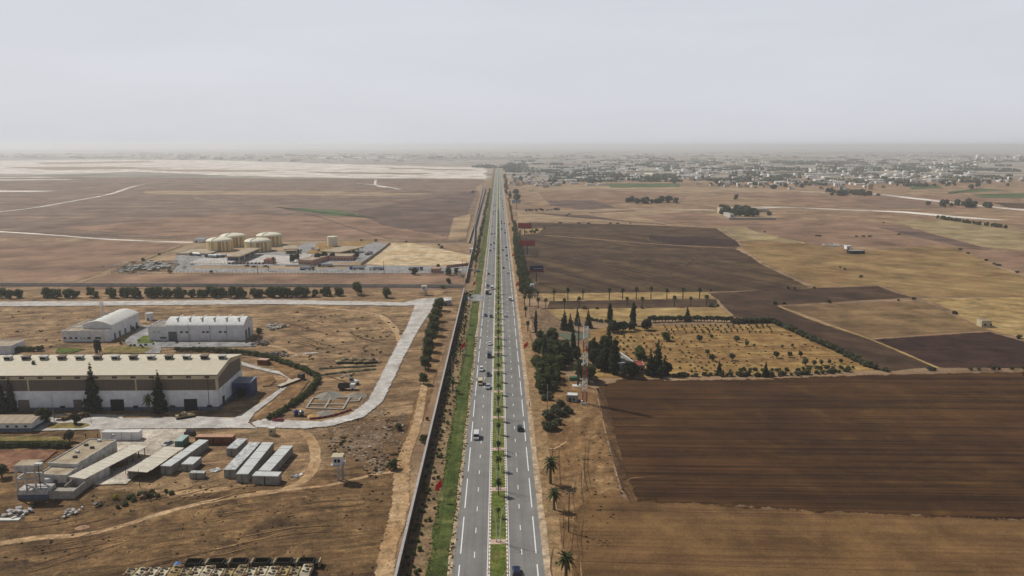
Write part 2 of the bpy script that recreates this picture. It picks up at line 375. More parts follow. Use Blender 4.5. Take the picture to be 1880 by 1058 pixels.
F('dirt_ochre', [(941, 470), (946, 470), (962, 560), (985, 640), (1040, 690), (1095, 715), (1130, 860), (1150, 925), (1200, 930), (1200, 1110), (990, 1110)], feather=1.5)
F('stubble_near', [(1085, 905), (1173, 915), (1500, 932), (1930, 952), (2000, 1120), (1040, 1120), (1045, 1000), (1055, 940)], feather=3, jit=2)
F('plowed_near', [(1090, 712), (1140, 692), (1240, 696), (1380, 694), (1600, 686), (1900, 680), (1940, 965), (1500, 946), (1280, 933), (1160, 926), (1140, 900), (1125, 850), (1105, 770)], feather=5)
fm('headland', s(112, 84, 56), s(78, 58, 42), s(136, 106, 66), big=.06, mid=.3, fade=.3, fur=s(60, 46, 34), furdir=92, furamt=.7, furscale=1.2)
F('headland', [(1093, 712), (1112, 716), (1150, 860), (1158, 880), (1175, 922), (1158, 928), (1140, 900), (1125, 850), (1105, 770)], feather=1.2)
stroke('path', [(1150, 885), (1165, 878), (1230, 874)], [.6, 1.2, .3], G['stubble_near'], 'R', .9)
stroke('path', [(1160, 898), (1168, 893), (1190, 896)], [.4, 1.0, .3], G['stubble_near'], 'R', .9)
stroke('path', [(968, 655), (985, 745), (995, 800), (1008, 880), (1022, 940), (1028, 1000), (1030, 1070)], 0.7, G['track_dust'], 'R', .5)
stroke('path', [(958, 560), (975, 700), (1000, 815), (1040, 812)], 0.8, G['track_dust'], 'R', .5)
# far right: two pale roads and the far crops
stroke('dirt_road', [(1335, 383), (1440, 381), (1560, 386), (1660, 390), (1760, 399), (1850, 405)], [30, 26, 22, 30, 34, 10], G['sand'], 'R', .3)
stroke('dirt_road', [(1470, 352), (1600, 356), (1690, 366), (1800, 378), (1900, 388)], [20, 30, 32, 30, 28], G['sand'], 'R', .3)
stroke('dirt_road', [(940, 388), (1060, 387), (1170, 384), (1320, 386)], 5, G['sand'], 'R', .4)
F('tan', [(1320, 385), (1345, 384), (1420, 398), (1340, 403)], feather=4)
F('crop_green', [(1105, 337), (1250, 337), (1252, 344), (1120, 345)], feather=12)
F('crop_green', [(1060, 326), (1140, 324), (1145, 329), (1075, 330)], feather=15)
F('crop_green', [(1780, 357), (1900, 354), (1900, 364), (1800, 364)], feather=10)
F('crop_green', [(1660, 340), (1720, 338), (1735, 346), (1672, 348)], feather=10)
F('crop_green', [(1800, 346), (1860, 350), (1740, 356), (1735, 352)], feather=10)
F('plowed_mid', [(1820, 372), (1900, 374), (1900, 384), (1850, 382)], feather=5)
F('sand', [(1150, 310), (1215, 320), (1220, 324), (1170, 318)], feather=20)
F('tan', [(935, 340), (990, 336), (1040, 345), (975, 352)], feather=10)
F('heath', [(1560, 366), (1690, 372), (1760, 382), (1620, 384)], feather=12)

# ------------------------------------------------------------------ plain, left of the road
F('heath', [(-420, 322), (890, 330), (862, 446), (700, 440), (-420, 436)], 'L', 10)
F('sand', [(-420, 300), (180, 293), (380, 294), (700, 303), (900, 308), (898, 329), (620, 327), (420, 323), (300, 318), (250, 316), (110, 320), (-420, 322)], 'L', 30, jit=30)
F('sand', [(-420, 332), (100, 329), (180, 330), (-420, 337)], 'L', 10, jit=10)
F('sand', [(-420, 349), (120, 350), (60, 353), (-420, 354)], 'L', 8, jit=6)
F('sand', [(-420, 326), (80, 325), (120, 327), (-420, 328)], 'L', 10)
F('tan', [(250, 350), (600, 351), (820, 356), (700, 361), (260, 357)], 'L', 15, jit=15)
F('reddish', [(80, 420), (430, 392), (700, 398), (830, 420), (862, 446), (700, 440), (510, 445), (300, 436)], 'L', 15, jit=8)
F('purple_brown', [(640, 388), (870, 350), (880, 352), (845, 440), (700, 415)], 'L', 12, jit=6)
F('crop_green', [(500, 380), (620, 385), (700, 402), (600, 396)], 'L', 25)
F('tan', [(830, 400), (868, 392), (858, 440), (818, 442)], 'L', 4)
F('tan', [(872, 346), (888, 333), (892, 340), (882, 358)], 'L', 4)
stroke('dirt_road', [(-330, 425), (-30, 392), (60, 382), (130, 370), (200, 357), (240, 344), (266, 338)], [9, 9, 9, 9, 10, 12, 6], G['sand'], 'L', .3)
stroke('dirt_road', [(-400, 405), (-30, 424), (100, 432), (190, 439), (340, 445), (365, 444)], 9, G['sand'], 'L', .3)
stroke('dirt_road', [(655, 337), (690, 340), (735, 348)], 14, G['sand'], 'L', .4)
stroke('dirt_road', [(690, 330), (690, 340), (710, 345)], 9, G['sand'], 'L', .4)
stroke('dirt_road', [(590, 363), (620, 353), (690, 352)], 7, G['tan'], 'L', .4)
stroke('dirt_road', [(355, 362), (390, 369), (500, 376)], 8, G['tan'], 'L', .4)
stroke('track', [(520, 383), (580, 397), (650, 420), (720, 440)], 6, G['purple_brown'], 'L', .5)
F('reddish', [(-420, 436), (340, 447), (300, 462), (110, 528), (-420, 532)], 'L', 4)
stroke('track', [(342, 446), (290, 466), (205, 498), (110, 530)], [6, 6, 5, 4], G['tan'], 'L', .4)
F('reddish', [(205, 502), (860, 503), (855, 532), (120, 530)], 'L', 2)
F('reddish', [(150, 521), (780, 524), (855, 505), (856, 532), (120, 531)], 'L', 3, jit=2)
# tank depot
F('tan', [(350, 447), (700, 441), (862, 468), (866, 492), (862, 503), (205, 503)], 'L', 2)
F('grey_pave', [(330, 462), (372, 459), (535, 459), (560, 446), (700, 445), (712, 450), (672, 480), (600, 484), (530, 487), (310, 488)], 'L', 1.2)
F('concrete_pave', [(345, 482), (400, 466), (450, 466), (530, 470), (575, 462), (565, 486), (345, 487)], 'L', 1)
F('grey_pave', [(320, 486), (560, 485), (640, 487), (860, 490), (884, 497), (884, 503), (850, 502), (640, 502), (312, 500)], 'L', .6)
F('tan', [(372, 488), (500, 489), (640, 490), (640, 493), (500, 494), (340, 493)], 'L', .6)
fm('pale_sand', s(206, 184, 146), s(186, 158, 114), s(176, 140, 92), big=.03, mid=.1, fade=.15, fur=s(214, 200, 176), furdir=4, furamt=.5, furscale=.3)
F('pale_sand', [(716, 447), (756, 446), (866, 469), (863, 487), (700, 488), (672, 485)], 'L', 1.5)
F('tan', [(350, 452), (400, 445), (520, 443), (545, 446), (540, 462), (340, 470), (335, 466)], 'L', 1)
F('orchard_soil', [(584, 446), (640, 445), (700, 441), (665, 452), (600, 466), (560, 467)], 'L', 1)
F('rubble', [(235, 480), (330, 478), (320, 500), (215, 502)], 'L', 2)
stroke('dirt_road', [(886, 345), (884, 380), (878, 410), (868, 440), (848, 447), (770, 447)], [8, 8, 8, 9, 8, 6], G['gravel'], 'L', .3)
# compound
F('compound_soil', [(-420, 534), (858, 534), (770, 780), (760, 800), (-420, 800)], 'L', 1.0)
F('foreground_soil', [(-420, 785), (560, 775), (772, 760), (735, 860), (705, 1090), (-200, 1090)], 'L', 2)
F('compound_soil', [(200, 800), (600, 775), (640, 850), (540, 885), (330, 920), (150, 900)], 'L', 3, jit=2)
F('rubble', [(590, 796), (660, 776), (712, 768), (728, 800), (712, 866), (690, 876), (640, 838), (600, 812)], 'L', 7, jit=5)
stroke('track', [(812, 575), (800, 640), (786, 700), (765, 770), (748, 830)], [5, 7, 8, 7, 4], G['dirt_ochre'], 'L', .6)
stroke('track', [(780, 700), (765, 780), (740, 850), (735, 930), (715, 1000), (700, 1090)], [4, 5, 6, 7, 6, 6], G['track_dust'], 'L', .5)
stroke('track', [(560, 795), (578, 825), (570, 870), (520, 900), (420, 915), (320, 937), (180, 978), (60, 990), (-60, 1010)], [5, 5, 5, 3.5, 3, 3, 3, 4, 4], G['track_dust'], 'L', .5)
stroke('track', [(745, 865), (690, 872), (600, 892), (470, 905)], 2.5, G['track_dust'], 'L', .6)
stroke('track', [(500, 556), (600, 566), (690, 578), (728, 610), (735, 640)], [4, 5, 6, 6, 4], G['track_dust'], 'L', .6)
stroke('track', [(535, 655), (560, 650), (585, 648)], [1, 4, 1], G['concrete_pave'], 'L', .5)
stroke('track', [(330, 634), (420, 633), (500, 636), (540, 650), (600, 658)], [4, 4, 4, 3, 1], G['track_dust'], 'L', .5)
fm('rut', s(108, 82, 58), s(92, 70, 50), None, big=.1, mid=.3, fade=.5)
fm('rut_pale', s(168, 138, 100), s(146, 116, 82), None, big=.1, mid=.3, fade=.5)
qr = random.Random(17)
for i in range(26):
    u, v = qr.uniform(-20, 690), qr.uniform(880, 1050); L = qr.uniform(60, 220); sl_ = qr.uniform(-.32, -.05); bd = qr.uniform(-14, 14)
    if u + L > 715: continue
    for d in (0, 1):
        stroke('wheel_rut', [(u, v + d * 11), (u + L * .33, v + L * .33 * sl_ + bd * .6 + d * 11), (u + L * .66, v + L * .66 * sl_ + bd * .5 + d * 11), (u + L, v + L * sl_ + d * 11)], [.1, qr.uniform(.3, .6), qr.uniform(.3, .6), .1], G['rut' if i % 3 else 'rut_pale'], 'L', .6)
for i in range(22):
    u, v = qr.uniform(480, 700), qr.uniform(575, 700); L = qr.uniform(30, 110); sl_ = qr.uniform(-.15, .35)
    stroke('wheel_rut', [(u, v), (u + L * .5, v + L * .5 * sl_ + qr.uniform(-4, 4)), (u + L, v + L * sl_)], [.2, qr.uniform(.5, 1.6), .2], G['rut' if i % 2 else 'rut_pale'], 'L', .7)
for i in range(16):
    u, v = qr.uniform(1010, 1085), qr.uniform(800, 1050); L = qr.uniform(60, 130)
    stroke('wheel_rut', [(u, v), (u + qr.uniform(-6, 8), v + L * .5), (u + qr.uniform(0, 16), v + L)], [.1, qr.uniform(.3, .7), .1], G['rut' if i % 3 else 'rut_pale'], 'R', .7)
for pl_ in ([(60, 299), (260, 296), (300, 298), (80, 302)], [(0, 307), (200, 306), (330, 309), (100, 313)], [(560, 316), (800, 318), (780, 321), (600, 319)], [(700, 308), (880, 312), (860, 314), (720, 310)], [(250, 311), (520, 313), (480, 316), (300, 315)]):
    F('tan', pl_, 'L', 30, jit=24)
# perimeter road of pale concrete
F('concrete_pave', [(-420, 557), (300, 553), (500, 551), (740, 556), (776, 549), (830, 546), (832, 556), (800, 560), (770, 608), (745, 655), (722, 705), (705, 740), (670, 768), (610, 785), (560, 790), (468, 788), (458, 778), (480, 770), (590, 775), (640, 762), (672, 738), (690, 705), (718, 650), (745, 600), (760, 562), (740, 563), (500, 560), (300, 562), (-420, 567)], 'L', 1.4)
F('concrete_pave', [(-420, 766), (170, 762), (330, 764), (430, 769), (470, 745), (512, 716), (528, 697), (514, 690), (470, 680), (440, 672), (440, 664), (480, 676), (530, 686), (540, 694), (530, 712), (500, 738), (470, 760), (458, 778), (475, 789), (380, 789), (240, 790), (-420, 806)], 'L', 1.0)
F('yard_pave', [(180, 790), (345, 789), (335, 812), (300, 840), (232, 892), (170, 894), (195, 840)], 'L', .8)
F('grey_pave', [(226, 630), (260, 598), (278, 600), (290, 620), (300, 627), (295, 650), (225, 650), (240, 640)], 'L', .5)
F('grey_pave', [(295, 628), (470, 630), (470, 638), (295, 640)], 'L', .5)
F('grass', [(252, 626), (262, 618), (280, 617), (284, 632), (252, 633)], 'L', .5)
F('grass', [(105, 640), (160, 642), (130, 650), (100, 650)], 'L', .8)
F('dry_grass', [(190, 640), (240, 636), (285, 640), (265, 650), (190, 650)], 'L', .8)
F('dry_grass', [(90, 781), (120, 778), (160, 779), (168, 783), (150, 789), (80, 789)], 'L', .4)
F('red_soil', [(-420, 828), (110, 828), (60, 870), (-420, 880)], 'L', 1)
F('dry_grass', [(-420, 806), (110, 803), (125, 812), (-420, 815)], 'L', .6)
F('dirt_ochre', [(490, 664), (560, 680), (570, 700), (540, 740), (480, 775), (463, 774), (500, 740), (535, 700), (505, 680)], 'L', .8)
F('dirt_ochre', [(476, 692), (500, 690), (508, 700), (498, 710), (480, 712)], 'L', .6)
F('dirt_ochre', [(225, 765), (335, 764), (330, 768), (225, 770)], 'L', .3)

# ------------------------------------------------------------------ motorway
Y0, Y1 = 120.0, 3900.0
def strip(name, x0, x1, m, side='H', y0=Y0, y1=Y1, jit=0.0):
    z = nextz(side) + 0.02 if side == 'H' else nextz(side)
    b = MB(); y = y0; st = 6.0
    while y < y1:
        e = min(y1, y + st)
        j = lambda q, x: noise.noise(Vector((x, q * .07, 0))) * jit
        b.quad((x0 + j(y, x0), y, z), (x1 + j(y, x1), y, z), (x1 + j(e, x1), e, z), (x0 + j(e, x0), e, z)); y = e
        if not jit: st *= 1.3
    return tag(b.build(name, m), kind='structure')
_zc['H'] = 40
M_asph = ground_mat('asphalt', s(134, 132, 128), s(128, 126, 122), s(139, 137, 132), big=.02, mid=.1, fur=s(116, 114, 111), furdir=90, furamt=.5, furscale=1.6, bump=.05, var=.22)
M_shoulder = ground_mat('shoulder_grit', s(182, 160, 132), s(160, 136, 108), s(196, 178, 154), big=.05, mid=.4, bump=.2)
M_verge = ground_mat('verge_grass', s(92, 100, 56), s(74, 84, 44), s(128, 120, 76), big=.03, mid=.25, fur=s(72, 92, 38), furdir=90, furamt=.5, furscale=1.5, bump=.8)
M_vdirt = ground_mat('verge_dirt', s(156, 132, 102), s(126, 103, 76), s(108, 100, 66), big=.06, mid=.4, bump=.3)
M_ochre = ground_mat('wayside_earth', s(168, 138, 102), s(142, 114, 82), s(122, 104, 72), big=.05, mid=.3, bump=.4)
M_median = ground_mat('median_grass', s(116, 128, 62), s(96, 110, 50), s(138, 128, 74), big=.06, mid=.5, bump=.8)
M_white = mat('road_paint', s(238, 238, 236), .6, var=.08, scale=2)
M_kred = mat('kerb_red', s(184, 138, 124), .8, var=.1)
M_kwhite = mat('kerb_white', s(236, 234, 228), .8, var=.06)
strip('verge', -24.0, -17.0, M_vdirt)
strip('verge', -17.6, -12.0, M_verge, jit=1.2)
strip('verge', 12.4, 17.5, M_ochre, jit=1.6)
strip('shoulder', -12.5, -10.9, M_shoulder, jit=.5)
strip('shoulder', 10.9, 13.2, M_shoulder, jit=.5)
strip('carriageway', -11.4, 11.4, M_asph); ZA = .004 * _zc['H'] + .02
def dashes(name, x, wd, ln, per, ph, ymax, far):
    z = nextz('H') + .02; b = MB(); y = ph
    while y > Y0 + per: y -= per
    while y < ymax:
        b.quad((x - wd, y - ln / 2, z), (x + wd, y - ln / 2, z), (x + wd, y + ln / 2, z), (x - wd, y + ln / 2, z)); y += per
    b.quad((x - far, ymax, z), (x + far, ymax, z), (x + far, Y1, z), (x - far, Y1, z))
    return tag(b.build(name, M_white), kind='structure')
dashes('lane_marking', -6.15, .11, 3.0, 13, 186.7, 1500, .03)
dashes('lane_marking', 6.05, .11, 3.0, 13, 188.1, 1500, .03)
dashes('edge_marking', -9.75, .15, 20.5, 26, 197.5, 1500, .12)
dashes('edge_marking', 9.75, .15, 20.5, 26, 197.5, 1500, .12)
for x in (-2.75, 2.75): strip('edge_marking', x - .1, x + .1, M_white)
# raised median: grass bed between red and white kerbs
bb = MB(); bb.box(-2.1, 2.1, Y0, Y1, 0, .28); tag(bb.build('median_bed', M_median), kind='structure')
for sx in (-1, 1):
    b = MB(); y = Y0; k = 0
    while y < 900:
        b.cur = k % 2; b.box(sx * 2.28 - .17, sx * 2.28 + .17, y, y + .995, 0, .34); y += 1.0; k += 1
    b.cur = 0; b.box(sx * 2.28 - .17, sx * 2.28 + .17, y, Y1, 0, .34)
    tag(b.build('kerb', [M_kwhite, M_kred]), kind='structure')
PADY = [193.2 + 32.35 * k for k in range(-1, 40)]
b = MB()
for y in PADY: b.box(-2.09, 2.09, y - 1.3, y + 1.3, .2, .3)
tag(b.build('median_paving', mat('median_pad', s(196, 170, 150), .9)), kind='structure')
# side street into the depot
patch('side_road', [(-24, 523), (-9, 520), (-9, 548), (-24, 542)], G['grey_pave'], 'H', 0, world=True).location.z = .06
# ------------------------------------------------------------------ plants
def leaf_mat(name, dark, light, rough=0.75):
    m = bpy.data.materials.new(name); m.use_nodes = True
    n = m.node_tree.nodes; l = m.node_tree.links; b = n["Principled BSDF"]
    b.inputs["Roughness"].default_value = rough; b.inputs["Specular IOR Level"].default_value = 0.15
    g = n.new("ShaderNodeNewGeometry"); cr = n.new("ShaderNodeValToRGB"); cr.color_ramp.elements[0].color = (*dark, 1); cr.color_ramp.elements[1].color = (*light, 1)
    l.new(g.outputs["Random Per Island"], cr.inputs[0])
    oi = n.new("ShaderNodeObjectInfo"); mr = n.new("ShaderNodeMapRange"); mr.inputs[3].default_value = .75; mr.inputs[4].default_value = 1.25
    hs = n.new("ShaderNodeHueSaturation"); l.new(oi.outputs["Random"], mr.inputs[0]); l.new(mr.outputs[0], hs.inputs["Value"]); l.new(cr.outputs[0], hs.inputs["Color"])
    l.new(hs.outputs[0], b.inputs["Base Color"])
    tl_ = n.new("ShaderNodeBsdfTranslucent"); ms = n.new("ShaderNodeMixShader"); ms.inputs[0].default_value = .42; l.new(hs.outputs[0], tl_.inputs[0])
    l.new(b.outputs[0], ms.inputs[1]); l.new(tl_.outputs[0], ms.inputs[2]); l.new(ms.outputs[0], n["Material Output"].inputs[0])
    return m
L_green = leaf_mat('foliage_green', (.04, .055, .02), (.16, .18, .06))
L_olive = leaf_mat('foliage_olive', (.045, .052, .028), (.15, .16, .085))
L_dark = leaf_mat('foliage_dark', (.018, .025, .013), (.085, .1, .045))
L_bright = leaf_mat('foliage_bright', (.045, .075, .018), (.13, .17, .05))
L_palm = leaf_mat('palm_leaf', (.03, .045, .015), (.095, .12, .04))
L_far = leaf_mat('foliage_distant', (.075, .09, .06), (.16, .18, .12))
L_yellow = leaf_mat('foliage_yellow', (.3, .26, .03), (.5, .42, .05))
M_bark = mat('bark', (.09, .065, .045), .95, var=.25, scale=3)
M_palmbark = mat('palm_bark', (.13, .09, .06), .95, var=.3, scale=6)
rnd = random.Random(11)
def crown_mesh(name, blobs, n, size, m, seed=0, flat=0.0):
    """leaf clusters spread through lumps; a blob is (x, y, z, rx, ry, rz)"""
    q = random.Random(seed); b = MB(); tot = sum(k[3] * k[4] * k[5] for k in blobs)
    for bl in blobs:
        cnt = int(n * bl[3] * bl[4] * bl[5] / tot) + 8
        for _ in range(cnt):
            while True:
                d = Vector((q.uniform(-1, 1), q.uniform(-1, 1), q.uniform(-1, 1)))
                if .05 < d.length < 1: break
            d = d.normalized() * (q.random() ** .28) * q.uniform(.86, 1.08)
            c = Vector((bl[0] + d.x * bl[3], bl[1] + d.y * bl[4], bl[2] + d.z * bl[5]))
            u = (Vector((q.gauss(0, 1), q.gauss(0, 1), q.gauss(0, 1) * (1 - flat))).normalized() * .75 + Vector((d.x, d.y, d.z + .35)).normalized()).normalized(); w_ = u.orthogonal().normalized()
            w_ = (w_ * math.cos(q.random() * 6.3) + u.cross(w_) * math.sin(q.random() * 6.3)).normalized(); x_ = w_.cross(u)
            sz = size * q.uniform(.55, 1.35)
            b.quad(c - w_ * sz - x_ * sz * .6, c + w_ * sz * .9 - x_ * sz * .5, c + w_ * sz * .7 + x_ * sz * .8, c - w_ * sz * .8 + x_ * sz * .5)
    return b.mesh(name, m)

def proto(name, trunk, crown, label, cat, tm=None):
    """a plant of one kind, kept as the source its copies are made from"""
    r = empty(name, (0, 0, 0), 0, label, cat)
    if trunk is not None: link('trunk', trunk, r)
    link('crown', crown, r)
    return kids_of(r)
def blobs_round(q, r, h, n=9, low=.3):
    o = [(0, 0, h * .58, r * .72, r * .72, h * .36)]
    for i in range(n):
        a = q.uniform(0, 6.28); z = q.uniform(low, .85); k = math.sin(math.pi * min(1, z * 1.05)) ** .5
        o.append((math.cos(a) * r * .62 * k, math.sin(a) * r * .62 * k, h * z, r * q.uniform(.3, .48), r * q.uniform(.3, .48), h * q.uniform(.12, .2)))
    return o
q = random.Random(3)
def trunk_mesh(h, r, limbs=4, lean=.3):
    b = MB(); b.tube([(0, 0, -.3), (lean * .2, 0, h * .4), (lean * .5, lean * .2, h * .75)], [r, r * .75, r * .4], 7)
    for i in range(limbs):
        a = i * 6.28 / limbs + .4; b.tube([(lean * .2, 0, h * .35), (math.cos(a) * h * .2, math.sin(a) * h * .2, h * .62), (math.cos(a) * h * .3, math.sin(a) * h * .3, h * .78)], [r * .5, r * .3, r * .12], 5)
    return b.mesh('trunk', M_bark)
KIT = {}
def kit(key, fn, nvar): KIT[key] = [fn(i) for i in range(nvar)]
kit('tree', lambda i: proto('bushy_tree', trunk_mesh(7, .3), crown_mesh('crown', blobs_round(q, 3.4, 7.6, 10, .18), 1500, .34, L_green, i + 1), 'tree', 'tree'), 3)
kit('olive', lambda i: proto('olive_tree', trunk_mesh(3.6, .22), crown_mesh('crown', blobs_round(q, 2.0, 4.2, 7, .4), 620, .24, L_olive, i + 21), 'tree', 'olive tree'), 3)
kit('darktree', lambda i: proto('dense_tree', trunk_mesh(9, .35), crown_mesh('crown', blobs_round(q, 4.0, 10, 12, .18), 1700, .42, L_dark, i + 31), 'tree', 'tree'), 2)
kit('cypress', lambda i: proto('cypress_tree', trunk_mesh(5, .22, 0, 0), crown_mesh('crown', [(q.uniform(-.15, .15), q.uniform(-.15, .15), z * 10, 1.25 * (math.sin(math.pi * (z * .8 + .16)) ** .6) * q.uniform(.85, 1.1), 1.2 * (math.sin(math.pi * (z * .8 + .16)) ** .6), .95) for z in [k / 12 + .04 for k in range(12)]], 1500, .26, L_dark, i + 41), 'tree', 'cypress'), 2)
kit('conifer', lambda i: proto('conifer_tree', trunk_mesh(8, .3, 0, 0), crown_mesh('crown', [(q.uniform(-.3, .3), q.uniform(-.3, .3), z * 11 + .8, (3.1 * (1 - z) + .25) * q.uniform(.8, 1.12), (3.1 * (1 - z) + .25) * q.uniform(.8, 1.12), .8) for z in [k / 11 for k in range(12)]], 2000, .33, L_dark, i + 51, .4), 'tree', 'conifer'), 2)
kit('shrub', lambda i: proto('round_shrub', None, crown_mesh('crown', blobs_round(q, 1.15, 1.9, 6, .2), 300, .17, L_green, i + 61), 'shrub', 'shrub'), 3)
kit('dryshrub', lambda i: proto('dark_shrub', None, crown_mesh('crown', blobs_round(q, 1.2, 1.5, 6, .15), 240, .2, L_olive, i + 71), 'shrub', 'shrub'), 2)
kit('bright', lambda i: proto('bright_bush', None, crown_mesh('crown', blobs_round(q, 2.6, 4.6, 9, .15), 900, .26, L_bright, i + 81), 'bush', 'bush'), 1)
kit('yellow', lambda i: proto('yellow_bush', None, crown_mesh('crown', blobs_round(q, 1.0, 1.4, 5, .2), 260, .13, L_yellow, i + 85), 'bush', 'bush'), 1)
def palm(i, h, r, fl, nf, wd, seed, name='palm_tree'):
    q = random.Random(seed); b = MB()
    b.tube([(0, 0, -.2), (q.uniform(-.1, .1), 0, h * .5), (q.uniform(-.15, .15), 0, h)], [r * 1.25, r, r * 1.15], 8)
    tr = b.mesh('trunk', M_palmbark); c = MB()
    for k in range(nf):
        a = k * 2.4 + q.uniform(-.2, .2); up = 1.25 - 1.75 * (k / nf); L = fl * q.uniform(.85, 1.1)
        dx, dy = math.cos(a), math.sin(a); px_, py_ = -dy, dx; prev = None
        for j in range(6):
            t = j / 5; rr = L * t * math.cos(up * (1 - t * .2) * .8); zz = h + L * (math.sin(up) * t - .75 * t * t * (1.1 - .5 * abs(up)))
            w_ = wd * math.sin(math.pi * (t * .86 + .1)) + .02
            p0 = (dx * rr + px_ * w_, dy * rr + py_ * w_, zz - w_ * .35); p1 = (dx * rr, dy * rr, zz); p2 = (dx * rr - px_ * w_, dy * rr - py_ * w_, zz - w_ * .35)
            if prev: c.quad(prev[0], prev[1], p1, p0); c.quad(prev[1], prev[2], p2, p1)
            prev = (p0, p1, p2)
    return proto(name, tr, c.mesh('crown', L_palm), 'palm', 'palm tree')
kit('palm', lambda i: palm(i, 5.9, .36, 2.4, 34, .3, 90 + i), 2)        # stout date palm
kit('fanpalm', lambda i: palm(i, 6.2, .3, 1.75, 30, .42, 95 + i), 2)       # tall fan palm with small head
kit('medpalm', lambda i: palm(i, 4.0, .15, 1.4, 26, .22, 99 + i), 2)
# the sources themselves are used as the first instance of their kind
USED = set(); ORDER = {}
def plant(key, x, y, scale=1.0, label=None, group=None, z=0.0, name=None, sz=None, rz=None):
    rr = rnd.uniform(0, 6.28) if rz is None else rz; i = rnd.randrange(len(KIT[key])); src = KIT[key][i]
    sc = (scale, scale, (sz or scale)) if not hasattr(scale, '__len__') else scale
    if (key, i) not in USED:
        USED.add((key, i)); src.location = (x, y, z); src.rotation_euler = (0, 0, rr); src.scale = sc; o = src
        if label: o["label"] = label
        if group: o["group"] = group
    else:
        o = copy_tree(src, (x, y, z), rr, label, group, sc)
        if not group and "group" in o: del o["group"]
    if name: o.name = name
    return o
def plant_px(key, u, v, *a, **k):
    p = P(u, v); return plant(key, p.x, p.y, *a, **k)

# ---- palms of the median and roadside
for k, y in enumerate(PADY):
    for off in (13.9, 28.4):
        if y + off < 200: continue
        if y + off > 1250: continue
        plant('medpalm', .05, y + off + rnd.uniform(-.6, .6), rnd.uniform(.85, 1.15) * (.62 if y + off < 210 else 1),
              'small palm in the grass median of the motorway, between lamp pairs', 'palms planted along the median', z=.25, name='palm_tree')
for u, v, t in ((831.5, 722, 'beside the left verge power pole'), (824, 716, 'just left of the palm by the verge power pole'), (845, 651, 'on the left verge beside the middle red flag'),
                (853, 614, 'on the left verge, second beyond the middle red flag'), (855.5, 597, 'on the left verge, third beyond the middle red flag'), (863, 555, 'on the left verge just before the red flag near the side road')):
    plant_px('fanpalm', u, v, .85, 'palm ' + t, name='palm_tree')
for y in range(620, 1500, 28):
    plant('fanpalm', -19.3 + rnd.uniform(-.8, .8), y + rnd.uniform(-4, 4), rnd.uniform(.6, .9), 'small far palm standing on the left verge beyond the side road', 'far palms on the left verge', name='palm_tree')
for y in range(150, 560, 4):
    for x in (-22.6, -21.0, -19.0):
        if rnd.random() < (.1 if x < -20 else .45): continue
        plant('shrub', x + rnd.uniform(-.7, .7), y + rnd.uniform(-1.2, 1.2), rnd.uniform(.4, .78), 'small shrub in the dirt strip between boundary wall and green verge', 'shrubs planted beside the boundary wall', name='verge_shrub')
for y in range(700, 1900, 14):
    plant('tree', -20.5 + rnd.uniform(-1.6, 1.6), y, rnd.uniform(.4, .7), 'bushy tree in the far left verge row of the motorway', 'far trees on the left verge', name='verge_tree')
plant_px('palm', 1010.6, 889, 1.1, 'tallest of the three stout palms on the ochre wayside right of the motorway', sz=1.25, name='palm_tree')
plant_px('palm', 1017.2, 937, .95, 'middle one of three stout palms, just left of the tall lamp post', name='palm_tree')
plant_px('palm', 1038.7, 1066, 1.05, 'nearest stout palm, at the bottom edge right of the motorway', name='palm_tree')
for u, v, s_, l in ((992, 640, 1.0, 'slim cypress among the leafy trees near the shoulder, farthest one'), (1000, 662, 1.1, 'slim cypress among the leafy trees near the shoulder, middle one'), (996, 705, .9, 'slim cypress among the leafy trees near the shoulder, nearest one'), (1052, 650, 1.2, 'slim cypress just left of the dark mast in the wood'), (1090, 668, 1.3, 'slim cypress right behind the lattice mast'), (1018, 640, .9, 'slim cypress at the back of the wood')):
    plant_px('cypress', u, v, s_, l, name='cypress_tree')
# fan palm avenue on the right
for i, (u, v) in enumerate([(1017, 553), (1042.5, 552), (1070, 551), (1118.5, 551), (1143, 550), (1168, 550), (1195, 549.5), (1224, 549.5), (1253.5, 549), (1284, 549)]):
    plant_px('fanpalm', u, v, rnd.uniform(.95, 1.15), 'fan palm in the back row of the avenue, on the upper straw strip', 'back row of the palm avenue', sz=rnd.uniform(1.05, 1.3), name='fan_palm')
for u, v in [(1002, 566), (988, 565.5), (1036, 566), (1063, 565), (1151, 564), (1179, 563.5), (1238, 563), (1268, 562.5), (1297, 562)]:
    plant_px('fanpalm', u, v, rnd.uniform(.9, 1.1), 'fan palm in the front row of the palm avenue, on the brown strip', 'front row of the palm avenue', name='fan_palm')
for u, v in [(982, 548), (986.5, 551), (978, 546), (963, 561), (972.5, 562), (965, 583), (969, 609), (961, 540)]:
    plant_px('fanpalm', u, v, rnd.uniform(.85, 1.1), 'palm beside the right shoulder where the roadside hedge ends', 'palms where the roadside hedge ends', name='fan_palm')
